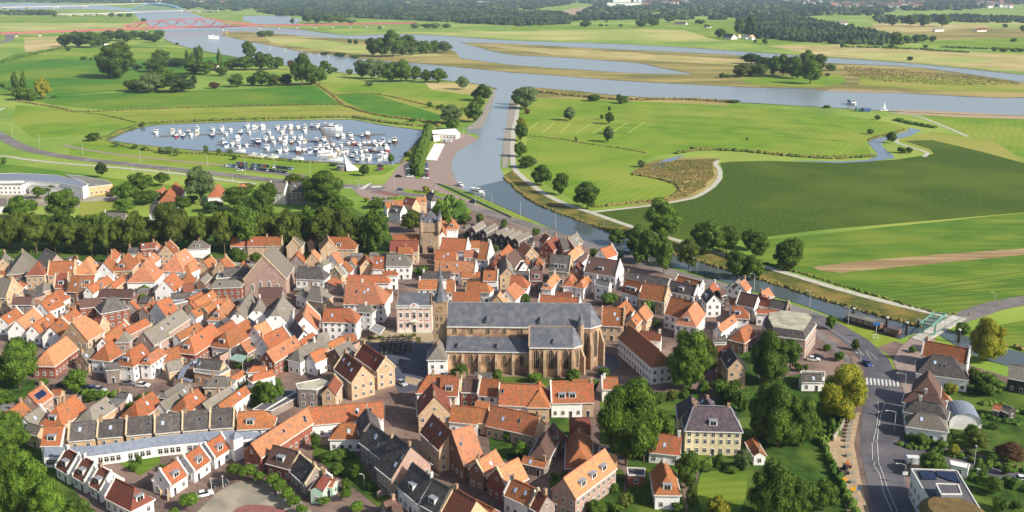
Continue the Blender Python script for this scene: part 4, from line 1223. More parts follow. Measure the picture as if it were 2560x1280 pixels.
for x in (0, w - .35):
    b = MB()
    for k in range(12):
        t = k / 12; y0 = .2 + (dp / 2 - .2) * t; b.box(x, x + .35, y0, dp - y0, h + 4.3 * t, h + 4.3 * (t + 1 / 12) + .45)
    b.build('stepped_gable', CHL, th)
# ---- gate tower
a, w, rz = place_front(1056.5, 634, 1095.5, 634)
gt = thing('gate_tower', a, rz, 'tall brick town gate with blue slate roof, corner turrets and dark arched passage', 'gate tower'); h = 15.6
b = MB(); aw, ah = w * .42, 3.9; x0, x1 = w / 2 - aw / 2, w / 2 + aw / 2
b.box(0, x0, 0, w, 0, h); b.box(x1, w, 0, w, 0, h); n = 8
arc = [(w / 2 + aw / 2 * math.cos(math.pi * k / n), ah - aw * .5 + aw * .62 * math.sin(math.pi * k / n)) for k in range(n + 1)]
for y, rv in ((0, False), (w, True)):
    for k in range(n):
        q4 = [(arc[k][0], y, arc[k][1]), (arc[k + 1][0], y, arc[k + 1][1]), (arc[k + 1][0], y, h), (arc[k][0], y, h)]; b.face(q4 if rv else q4[::-1])
for k in range(n): b.face([(arc[k][0], 0, arc[k][1]), (arc[k][0], w, arc[k][1]), (arc[k + 1][0], w, arc[k + 1][1]), (arc[k + 1][0], 0, arc[k + 1][1])])
b.build('wall', CHL, gt)
b = MB(); o_ = .45; z0 = 11.2; b.box(-o_, w + o_, -o_, w + o_, z0, h); b.build('parapet_storey', CHL, gt)
b = MB()
for x in (-o_, w + o_):
    for y in (-o_, w + o_): b.cyl(x, y, z0 - 1.6, z0, .25, .95, 8); b.cyl(x, y, z0, h + 1, .95, .95, 8)
b.build('corner_turret', CHL, gt)
for x in (-o_, w + o_):
    for y in (-o_, w + o_): MB().cyl(x, y, h + 1, h + 5.0, 1.1, .04, 8).build('turret_roof', SLATE, gt)
b = MB(); c_ = (w / 2, w / 2); s_ = w / 2 + .2
F = [[(c_[0] - s_, c_[1] - s_, h), (c_[0] + s_, c_[1] - s_, h), (c_[0], c_[1], h + 5.6)], [(c_[0] + s_, c_[1] - s_, h), (c_[0] + s_, c_[1] + s_, h), (c_[0], c_[1], h + 5.6)], [(c_[0] + s_, c_[1] + s_, h), (c_[0] - s_, c_[1] + s_, h), (c_[0], c_[1], h + 5.6)], [(c_[0] - s_, c_[1] + s_, h), (c_[0] - s_, c_[1] - s_, h), (c_[0], c_[1], h + 5.6)]]
gr = MB().shell(F, .2).build('roof', SLATE, gt)
b = MB(); b.box(w / 2 - .5, w / 2 + .5, .2, 1.6, h + .3, h + 1.5, 0); b.box(w / 2 - .3, w / 2 + .3, .17, .25, h + .5, h + 1.3, 1); b.build('dormer', [SLATE, FRAME], gr)
for k in range(3): put_window(gt, w / 2 + (k - 1) * 1.25, -o_, 13.6, .55, .8, 0)
for z in (6.3, 9.3): put_window(gt, w / 2, 0, z, .9, 1.25, 0)
# ---- tall pink hall
hs_ = house_spec('1650 520 1800 325 2010 880 8.0 gp pA', 400, 560, 6.4, '')
hall = build_house(dict(hs_, e=8.0), 'tall pinkish hall with high plain gable, arched windows and grey roof', 'hall', 'hall')
for c in [c for c in hall.children if c.name.startswith(('window', 'door'))]:
    for g_ in list(c.children): bpy.data.objects.remove(g_)
    bpy.data.objects.remove(c)
for y, z in ((-4.2, 3.0), (-1.5, 4.2), (1.5, 4.2), (4.2, 3.0)): pointed('arched_window', 1.3, 3.2, frame=TRIM, parent=hall, loc=(hs_['xa'] - .02, y * hs_['hw'] / 7, z), rz=-math.pi / 2, mull=1)
# ---- cream villa, front wing
hv = house_spec('860 610 1440 625 680 990 7.6 bc hA hB d1 c2 e52', 1600, 920, 6.4, ''); hv['rc'] = 'v'
villa = build_house(hv, 'cream villa with hipped purple brown roof and two white chimneys behind a lawn', 'villa', 'villa')
b = MB(); hw_, L_, ex_ = hv['hw'], hv['L'], hv['ext'][0]
for sx in (-1, 1):
    for sy in (-1, 1): b.bar((sx * (L_ / 2 + ex_ + .35), sy * (hw_ + .35), hv['e'] - .1), (sx * L_ / 2, 0, hv['r'] + .2), .26, .14)
b.bar((-L_ / 2, 0, hv['r'] + .28), (L_ / 2, 0, hv['r'] + .28), .3, .14); b.build('hip_lead', LEAD, villa)
# ---- flat roofed blocks
def flat(name, label, cat, pts, z, wm, rm, win=True, group=None, par=.35, z0=0, step=2.6):
    P = [W(u, v, z) for u, v in PT(pts)]; c = sum(P, Vector()) / len(P); c.z = 0
    t = thing(name, c, 0, label, cat, group); Q = [(p.x - c.x, p.y - c.y) for p in P]
    ar_ = sum(Q[k][0] * Q[(k + 1) % len(Q)][1] - Q[(k + 1) % len(Q)][0] * Q[k][1] for k in range(len(Q)))
    if ar_ < 0: Q.reverse()
    MB().prism(Q, z0, z - .02).build('wall', wm, t)
    b = MB()
    for k in range(len(Q)):
        p, q = Q[k], Q[(k + 1) % len(Q)]; b.bar((p[0], p[1], z + .05), (q[0], q[1], z + .05), .3, par)
    b.build('roof_edge', TRIM, t); MB().prism(Q, z - .1, z + .04).build('roof', rm, t)
    if win:
        for k in range(len(Q)):
            p, q = Vector(Q[k] + (0,)), Vector(Q[(k + 1) % len(Q)] + (0,)); d = q - p; l = d.length
            if l < 2: continue
            d.normalize(); n = Vector((d.y, -d.x, 0))
            if n.dot(CAM - c) < 20: continue
            cnt = max(1, int(l / step))
            for zz in ([1.6, 4.4, 7.2][:max(1, int(z / 2.9))]):
                for j in range(cnt):
                    s = p + d * (l * (j + .5) / cnt); put_window(t, s.x, s.y, zz, 1.3, 1.5, math.atan2(d.y, d.x))
    return t
WT, TAN = WALL['w'], mat('wall_sand', (222, 176, 136), (204, 158, 120), .6, rough=.9)
flat('school', 'long school wing with curved pale metal roof at the left edge', 'school', '-160,440 40,433 140,438 195,450 220,462 206,468 150,458 60,452 -160,456', 7.5, WT, METB, win=False)
flat('school_wing', 'low sand coloured school wing at the right end of the curved metal roof', 'school wing', '186,470 222,468 281,461 268,452 205,440 165,437 222,460', 5.5, TAN, FLAT)
flat('school_wing', 'white two storey school wing with blue windows at the left edge', 'school wing', '-80,464 52,464 82,454 78,450 -80,456', 6, WT, FLAT)
flat('school_wing', 'low grey roofed school wing between white block and sand coloured wing', 'school wing', '72,466 180,474 186,466 110,456 84,456', 5, WT, FLAT)
ap_ = flat('apartment_block', 'large pale flat topped building with dark sloped storey right of the round trees', 'apartment building', '1906,812 1925,840 2013,851 2041,812 2030,800 1960,790 1912,796', 7.4, WALL['p'], ASPD, step=2.2)
P_ = [W(u, v, 7.4) - ap_.location for u, v in PT('1906,812 1925,840 2013,851 2041,812 2030,800 1960,790 1912,796')]; cc_ = sum(P_, Vector()) / len(P_); I_ = [p + (cc_ - p).normalized() * 2.0 for p in P_]; b = MB(); n_ = len(P_)
for k in range(n_):
    p, q, r_, s_ = P_[k], P_[(k + 1) % n_], I_[(k + 1) % n_], I_[k]; f = [(p.x, p.y, 7.45), (q.x, q.y, 7.45), (r_.x, r_.y, 10.2), (s_.x, s_.y, 10.2)]
    nn = (Vector(f[1]) - Vector(f[0])).cross(Vector(f[3]) - Vector(f[0])); b.face(f if nn.dot((p + q) / 2 - cc_) > 0 else f[::-1])
b.build('mansard', ROOF['d'], ap_); MB().prism([(p.x, p.y) for p in I_], 10.0, 10.3).build('roof_terrace', FLATL, ap_)
flat('office_block', 'flat black roofed building with solar panels in the bottom right corner', 'office building', '2278,1173 2392,1177 2437,1253 2480,1320 2365,1320 2324,1251', 8.0, WALL['w'], ASPD)
P_ = W(2360, 1268, 8.1); MB_ = MB(); MB_.cyl(0, 0, 0, 1.2, 7.5, 6.2, 24); t = thing('round_roof_hall', (P_.x + 1, P_.y - 3.0, 0), 0, 'low round hall with brown planted roof in front of the solar panel building', 'hall'); MB().cyl(0, 0, 0, 8.2, 7.4, 7.4, 24).build('wall', WT, t); MB().cyl(0, 0, 8.2, 9.6, 7.8, 5.8, 24).build('roof', OLIVE, t)
def on_roof(name, pts, z, m, label, cat, h=.25):
    P = [W(u, v, z) for u, v in PT(pts)]; c = sum(P, Vector()) / len(P); t = MB().prism([(p.x - c.x, p.y - c.y) for p in P], 0, h).build(name, m, None, (c.x, c.y, z)); tag(t, label, cat); return t
on_roof('solar_array', '2297,1178 2332,1179 2342,1199 2306,1199', 8.2, SOLAR, 'left solar panel array on the black flat roof at bottom right', 'solar panels')
on_roof('solar_array', '2338,1179 2387,1182 2401,1207 2380,1204 2346,1192', 8.2, SOLAR, 'right solar panel array on the black flat roof at bottom right', 'solar panels')
flat('roof_hut', 'small blue grey hut on the black flat roof below the solar panels', 'roof hut', '2340,1210 2395,1212 2404,1236 2353,1236', 10.4, METB, ASPD, win=False, z0=8.1)
flat('flat_extension', 'grey flat roofed block with blue edge left of the double red gables', 'extension', '740,960 800,948 828,958 790,975 745,972', 6.5, WALL['g'], FLATL)
flat('flat_extension', 'flat roofed grey annexe with solar panels behind the pink hall', 'annexe', '560,655 640,662 625,690 540,697', 5, WALL['g'], FLAT)
flat('flat_extension', 'long low grey flat roof among the red tiled houses left of hall', 'annexe', '430,735 490,730 500,745 420,765', 4.5, WALL['g'], METB)
flat('flat_extension', 'grey flat roofed annexe beside the glass walkway', 'annexe', '485,905 560,905 575,925 545,940 485,930', 4.0, TAN, FLAT)
flat('flat_extension', 'pale flat roofed annexe in front of the long grey roof', 'annexe', '300,890 350,870 372,905 330,925', 3.5, WALL['y'], FLAT)
flat('shop', 'white fronted low shop with tall windows beside parked grey car', 'shop', '256,905 300,898 302,915 262,922', 4.0, WT, FLAT, step=1.4)
flat('white_house', 'white flat roofed cube house right of the white cafe houses', 'house', '1487,700 1526,705 1522,720 1487,712', 6.5, WT, ASPD)
flat('conservatory', 'long white glazed conservatory left of the round yellow tree', 'conservatory', '2003,928 2062,930 2062,944 2001,942', 3.4, WT, FLAT, step=1.5)
flat('white_kiosk', 'white flat roofed kiosk across the side road beside the lamp post', 'kiosk', '2376,1152 2424,1162 2420,1172 2378,1163', 3.0, WT, WT)
flat('electric_cabinet', 'small white cabinet right of the kiosk near the parked van', 'cabinet', '2443,1168 2458,1170 2457,1175 2443,1173', 2.2, WT, WT, win=False)
# blue canopy along the terrace
b = MB(); pts = [(110, 1118), (165, 1117), (235, 1114), (310, 1104), (385, 1092), (460, 1084), (530, 1078), (595, 1076), (650, 1068)]
t = thing('canopy', W(380, 1110, 0), 0, 'long blue metal canopy along the front of the grey roofed terrace', 'canopy')
P = [W(u, v, 5.0) for u, v in pts]; Q = [W(u, v + 24, 3.3) for u, v in pts]; F = []
for k in range(len(P) - 1): F.append([Q[k], Q[k + 1], P[k + 1], P[k]])
F = [[tuple(p - t.location) for p in f] for f in F]; MB().shell(F, .12).build('canopy_roof', METB, t)
b = MB()
for k in range(len(P) - 1):
    p, q = Q[k] - t.location, Q[k + 1] - t.location; p.z = q.z = 1.6; b.bar(p, q, .2, 3.0)
b.build('lower_wall', WT, t)
for k in range(len(P) - 1):
    for f in (.2, .4, .6, .8):
        p = Q[k] + (Q[k + 1] - Q[k]) * f - t.location; d = Q[k + 1] - Q[k]; n = Vector((d.y, -d.x, 0)).normalized() * .12; put_window(t, p.x + n.x, p.y + n.y, 1.7, 1.3, 1.8, math.atan2(d.y, d.x))
# white stair tower
pz = W(593, 1146, 0); t = thing('stair_tower', pz, 0, 'slim white square tower between cottage row and long orange roof', 'tower')
b = MB(); b.prism([(-2.0, 0), (0, -2.0), (2.0, 0), (0, 2.0)], 0, 6.6); b.build('wall', WT, t); b = MB()
for k in range(4):
    a = math.pi / 2 * k; b.face([(2.15 * math.cos(a), 2.15 * math.sin(a), 6.6), (2.15 * math.cos(a + math.pi / 2), 2.15 * math.sin(a + math.pi / 2), 6.6), (0, 0, 8.2)])
b.build('roof', METB, t)
# barrel roofed shed
a, w, rz = place_front(2373, 1072, 2452, 1080); t = thing('barrel_shed', a, rz, 'white shed with curved corrugated metal roof right of the grey houses', 'shed')
n = 12; pr = [(w / 2 - w / 2 * math.cos(math.pi * k / n), 2.6 + w * .33 * math.sin(math.pi * k / n)) for k in range(n + 1)]; dp = 9
b = MB(); b.face([(0, 0, 0), (w, 0, 0)] + [(x, 0, z) for x, z in reversed(pr)]); b.face([(w, dp, 0), (0, dp, 0)] + [(x, dp, z) for x, z in pr]); b.face([(w, 0, 0), (w, dp, 0), (w, dp, 2.6), (w, 0, 2.6)]); b.face([(0, dp, 0), (0, 0, 0), (0, 0, 2.6), (0, dp, 2.6)]); b.build('wall', WT, t)
MB().shell([[(pr[k + 1][0], -.3, pr[k + 1][1] + .1), (pr[k + 1][0], dp + .2, pr[k + 1][1] + .1), (pr[k][0], dp + .2, pr[k][1] + .1), (pr[k][0], -.3, pr[k][1] + .1)] for k in range(n)], .1).build('roof', METB, t)
# ---- red railway bridge
br = thing('railway_bridge', W(470, 68, 0), 0, 'long red steel railway bridge with arched truss across the river', 'bridge'); BZ = 11.0; o0 = br.location
path = [(-300, 91), (0, 83), (200, 76.5), (360, 71), (470, 68), (560, 66), (640, 64), (800, 61), (1000, 58), (1040, 57.5)]
P = [W(u, v, BZ) - o0 for u, v in path]; b = MB()
for k in range(len(P) - 1): b.bar(P[k], P[k + 1], 14, 4.6)
b.build('deck', RED, br)
top = [(312, 66), (375, 54), (463, 49), (520, 47.5), (575, 56), (640, 62)]; bot = [(312, 72.3), (366, 70), (463, 68.2), (520, 67), (575, 65.8), (640, 64)]
for sd in (-7, 7):
    b = MB(); tp = []; bt = []; n = 14
    def interp(pl, u):
        for k in range(len(pl) - 1):
            if pl[k][0] <= u <= pl[k + 1][0]: f = (u - pl[k][0]) / (pl[k + 1][0] - pl[k][0]); return pl[k][1] + f * (pl[k + 1][1] - pl[k][1])
        return pl[-1][1]
    for k in range(n + 1):
        u = 312 + (640 - 312) * k / n; q = W(u, interp(bot, u), BZ) - o0; hgt = max(1.2, (interp(bot, u) - interp(top, u)) / ppm(q + o0)); off = Vector((0, sd, 0)); bt.append(q + off + Vector((0, 0, 1.4))); tp.append(q + off + Vector((0, 0, 1.4 + hgt)))
    for k in range(n): b.bar(tp[k], tp[k + 1], 2.4, 2.6); b.bar(bt[k], bt[k + 1], 1.4, 2.2); b.bar(bt[k] if k % 2 else tp[k], tp[k + 1] if k % 2 else bt[k + 1], 1.7, 1.7)
    b.build('arch_truss', RED, br)
for u in (-120, -60, 40, 98, 156, 212, 365, 557, 650, 697, 743, 788, 832, 876, 917, 957):
    v = 0
    for k in range(len(path) - 1):
        if path[k][0] <= u <= path[k + 1][0]: f = (u - path[k][0]) / (path[k + 1][0] - path[k][0]); v = path[k][1] + f * (path[k + 1][1] - path[k][1])
    q = W(u, v, BZ) - o0; MB().box(q.x - 2.2, q.x + 2.2, q.y - 4, q.y + 4, 0, BZ - 1.5).build('pier', CONC, br)
b = MB()
for k in range(40):
    f = k / 39; u = -200 + f * 1220; v = 0
    for j in range(len(path) - 1):
        if path[j][0] <= u <= path[j + 1][0]: g_ = (u - path[j][0]) / (path[j + 1][0] - path[j][0]); v = path[j][1] + g_ * (path[j + 1][1] - path[j][1])
    q = W(u, v, BZ) - o0; b.bar((q.x, q.y, BZ), (q.x, q.y, BZ + 7), .4, .4)
b.build('catenary_masts', LEAD, br)
# ---- white and blue arch bridge behind
ab = thing('arch_bridge', W(390, 30, 0), 0, 'distant blue steel arch bridge with white arched approaches beyond the red bridge', 'bridge'); o0 = ab.location; BZ = 11
path = [(140, 35.5), (240, 34), (320, 31), (400, 27.5), (460, 26), (545, 26.5)]; P = [W(u, v, BZ) - o0 for u, v in path]; b = MB()
for k in range(len(P) - 1): b.bar(P[k], P[k + 1], 14, 4)
b.build('deck', CONC, ab)
for seg in ((148, 295, 5), (452, 545, 4)):
    for k in range(seg[2]):
        u0 = seg[0] + (seg[1] - seg[0]) * k / seg[2]; u1 = seg[0] + (seg[1] - seg[0]) * (k + 1) / seg[2]
        v = 35.3 - (u0 - 148) * .02 if u0 < 300 else 26.3; a_ = W(u0, v, BZ) - o0; c_ = W(u1, v, BZ) - o0; b = MB()
        for j in range(6):
            f0, f1 = j / 6, (j + 1) / 6; g0 = 9 * (1 - math.sin(math.pi * f0)) + .5; p = a_ + (c_ - a_) * f0; q = a_ + (c_ - a_) * f1; b.box(p.x, q.x, p.y - 5, p.y + 5, BZ - 2 - 8.5 * (1 - math.sin(math.pi * (f0 + f1) / 2)), BZ - 1.5)
        b.build('approach_arch', CONC, ab)
for sd in (-8, 8):
    b = MB(); n = 16; prev = None
    for k in range(n + 1):
        f = k / n; u = 320 + 140 * f; q = W(u, 31 - 5 * f, BZ) - o0; hh = 34 * math.sin(math.pi * f) ** .8; p = Vector((q.x, q.y + sd, BZ + 1 + hh)); 
        if prev is not None: b.bar(prev, p, 3, 3.6)
        b.bar((p.x, p.y, BZ), p, 1.6, 1.6); prev = p
    b.build('steel_arch', BLUEST, ab)
# ---- motorway viaduct at the far left
vb = thing('viaduct', W(60, 18, 0), 0, 'distant pale motorway viaduct crossing the plain at the top left', 'viaduct'); o0 = vb.location
P = [W(u, v, 9) - o0 for u, v in ((-300, 20), (0, 18.5), (170, 15), (335, 9), (400, 7))]; b = MB()
for k in range(len(P) - 1): b.bar(P[k], P[k + 1], 20, 4)
b.build('deck', CONC, vb)
for u, v in ((8, 18), (70, 17), (140, 16), (210, 14)):
    q = W(u, v, 9) - o0; MB().box(q.x - 12, q.x + 12, q.y - 8, q.y + 8, 0, 7.5).build('pier', CONC, vb)
# ---- sail
sb = thing('sail_sculpture', W(880, 428, 0), 0, 'tall white triangular sail sculpture beside the marina parking', 'sculpture'); o0 = sb.location
ax, p1, p2 = W(860, 383, 12.5) - o0, W(898, 425, .6) - o0, W(867, 427, .6) - o0; n = 8; F = []
def sp(i, j):
    f = i / n; g_ = j / n; a_ = ax + (p1 - ax) * f; c_ = ax + (p2 - ax) * f; q = a_ + (c_ - a_) * g_; q.y += 1.6 * math.sin(math.pi * g_) * math.sin(math.pi * f); q.x += -1.0 * math.sin(math.pi * f) * (1 - g_) * .6; return tuple(q)
for i in range(n):
    for j in range(n): F.append([sp(i, j), sp(i + 1, j), sp(i + 1, j + 1), sp(i, j + 1)] if i else [sp(0, 0), sp(1, j), sp(1, j + 1)])
MB().shell(F, .12).build('sail', SAILW, sb)
b = MB(); b.bar(p2, ax, .25, .25); b.bar(p2 + Vector((-3, 0, -.6)), ax, .12, .12); b.build('mast', LEAD, sb)
q = W(858, 428, 0); t = thing('pavilion', q, R(15), 'grey curved pavilion at the foot of the white sail', 'pavilion'); MB().cyl(0, 4, 0, 3.4, 4.5, 4.0, 18).build('wall', WALL['g'], t); MB().cyl(0, 4, 3.4, 4.2, 4.8, 3.2, 18).build('roof', LEAD, t)
# ---- clubhouse and marquee roofs
flat('clubhouse', 'long white harbour clubhouse behind the poplar hedge', 'clubhouse', '1078,326 1140,322 1150,332 1140,338 1082,335', 3.6, WT, WT, step=3)
flat('marquee', 'white marquee in front of the harbour clubhouse', 'tent', '1082,340 1098,338 1100,344 1084,346', 2.8, WT, WT, win=False)
flat('terrace_awning', 'large grey slanted awning on the corner of the white cafe', 'awning', '922,822 937,810 962,820 948,838', 3.2, AWN, AWN, win=False, z0=3.05)
# ---- green drawbridge
db_ = thing('drawbridge', W(2322, 838, 0), 0, 'pale green steel drawbridge with raised balance frame over the canal', 'drawbridge'); o0 = db_.location
pl, pr_ = W(2306, 834, 0) - o0, W(2336, 839, 0) - o0; HZ = 5.2; b = MB()
for p in (pl, pr_): b.bar(p, p + Vector((0, 0, HZ)), .55, .55); b.bar(p + Vector((-.6, -.3, 0)), p + Vector((0, 0, HZ * .6)), .25, .25)
b.bar(pl + Vector((0, 0, HZ)), pr_ + Vector((0, 0, HZ)), .5, .6); b.build('portal', STEELG, db_)
dv = (W(2390, 800, 0) - W(2322, 838, 0)); dv.normalize(); b = MB()
for p in (pl, pr_): b.bar(p - dv * 3.5 + Vector((0, 0, HZ - .4)), p + dv * 9 + Vector((0, 0, HZ + 1.3)), .45, .6)
for s in (-3.2, 3.5, 8.8): b.bar(pl + dv * s + Vector((0, 0, HZ + .1 + s * .12)), pr_ + dv * s + Vector((0, 0, HZ + .1 + s * .12)), .4, .45)
b.bar(pl + dv * 3.5 + Vector((0, 0, HZ + .5)), pr_ + dv * 8.8 + Vector((0, 0, HZ + 1.2)), .2, .2); b.build('balance_frame', STEELG, db_)
b = MB()
for p in (pl, pr_): b.bar(p + dv * 8.8 + Vector((0, 0, .3)), p + dv * 8.8 + Vector((0, 0, HZ + 1.2)), .12, .12)
b.build('hanger', STEELG, db_)
for sgn in (0, 1):
    p = (pl, pr_)[sgn]; b = MB(); b.bar(p - dv * 8 + Vector((0, 0, 1.0)), p + dv * 26 + Vector((0, 0, 1.0)), .1, .1)
    for k in range(15): b.bar(p - dv * 8 + dv * (k * 2.4), p - dv * 8 + dv * (k * 2.4) + Vector((0, 0, 1)), .1, .1)
    b.build('railing', STEELG, db_)
b = MB(); mid = (pl + pr_) / 2; b.bar(mid - dv * 9 + Vector((0, 0, .02)), mid + dv * 28 + Vector((0, 0, .02)), (pr_ - pl).length + 1.5, .5); b.build('deck', CONC, db_)
# ---- houseboats
def houseboat(a, c, w, label, roofm):
    A_, C_ = W(*a, 0), W(*c, 0); d = C_ - A_; L = d.length; rz = math.atan2(d.y, d.x); t = thing('houseboat', A_, rz, label, 'houseboat', 'houseboats moored in the canal')
    hull = [(0, -w * .35), (1.5, -w / 2), (L - 1, -w / 2), (L, -w * .3), (L, w * .3), (L - 1, w / 2), (1.5, w / 2), (0, w * .35)]
    MB().prism(hull, 0, 1.1).build('hull', WALL['d'], t); MB().box(L * .1, L * .93, -w * .4, w * .4, 1.1, 2.9).build('cabin', WALL['b'], t); MB().box(L * .08, L * .95, -w * .45, w * .45, 2.9, 3.05).build('roof', roofm, t)
    for k in range(int(L * .8 / 2.5)): put_window(t, L * .14 + k * 2.5, -w * .4, 2.0, 1.3, 1.0, 0)
houseboat((2112, 800), (2212, 828), 5.2, 'long grey roofed houseboat moored along the near canal bank', FLAT)
houseboat((2216, 834), (2252, 842), 4.6, 'short dark roofed houseboat next to the drawbridge', ASPD)

flat('garage_row', 'long dark flat roofed garages with round rooflights behind the terrace', 'garages', '631,1024 662,1026 740,978 712,976', 2.6, WALL['d'], ASPD, win=False, par=.12)
flat('garage_row', 'narrow dark roofed shed strip right of the garages', 'shed', '664,1026 678,1027 750,990 742,980', 2.4, WALL['g'], ASPD, win=False, par=.12)

flat('flat_extension', 'small dark flat roofed annexe between the big park tree and garden house', 'annexe', '1568,1170 1612,1172 1612,1190 1570,1188', 3.2, WALL['r'], ASPD)
flat('flat_extension', 'tan flat roofed annexe behind the pale pink roofed terrace', 'annexe', '1498,1118 1545,1122 1542,1135 1498,1132', 4, TAN, FLAT)

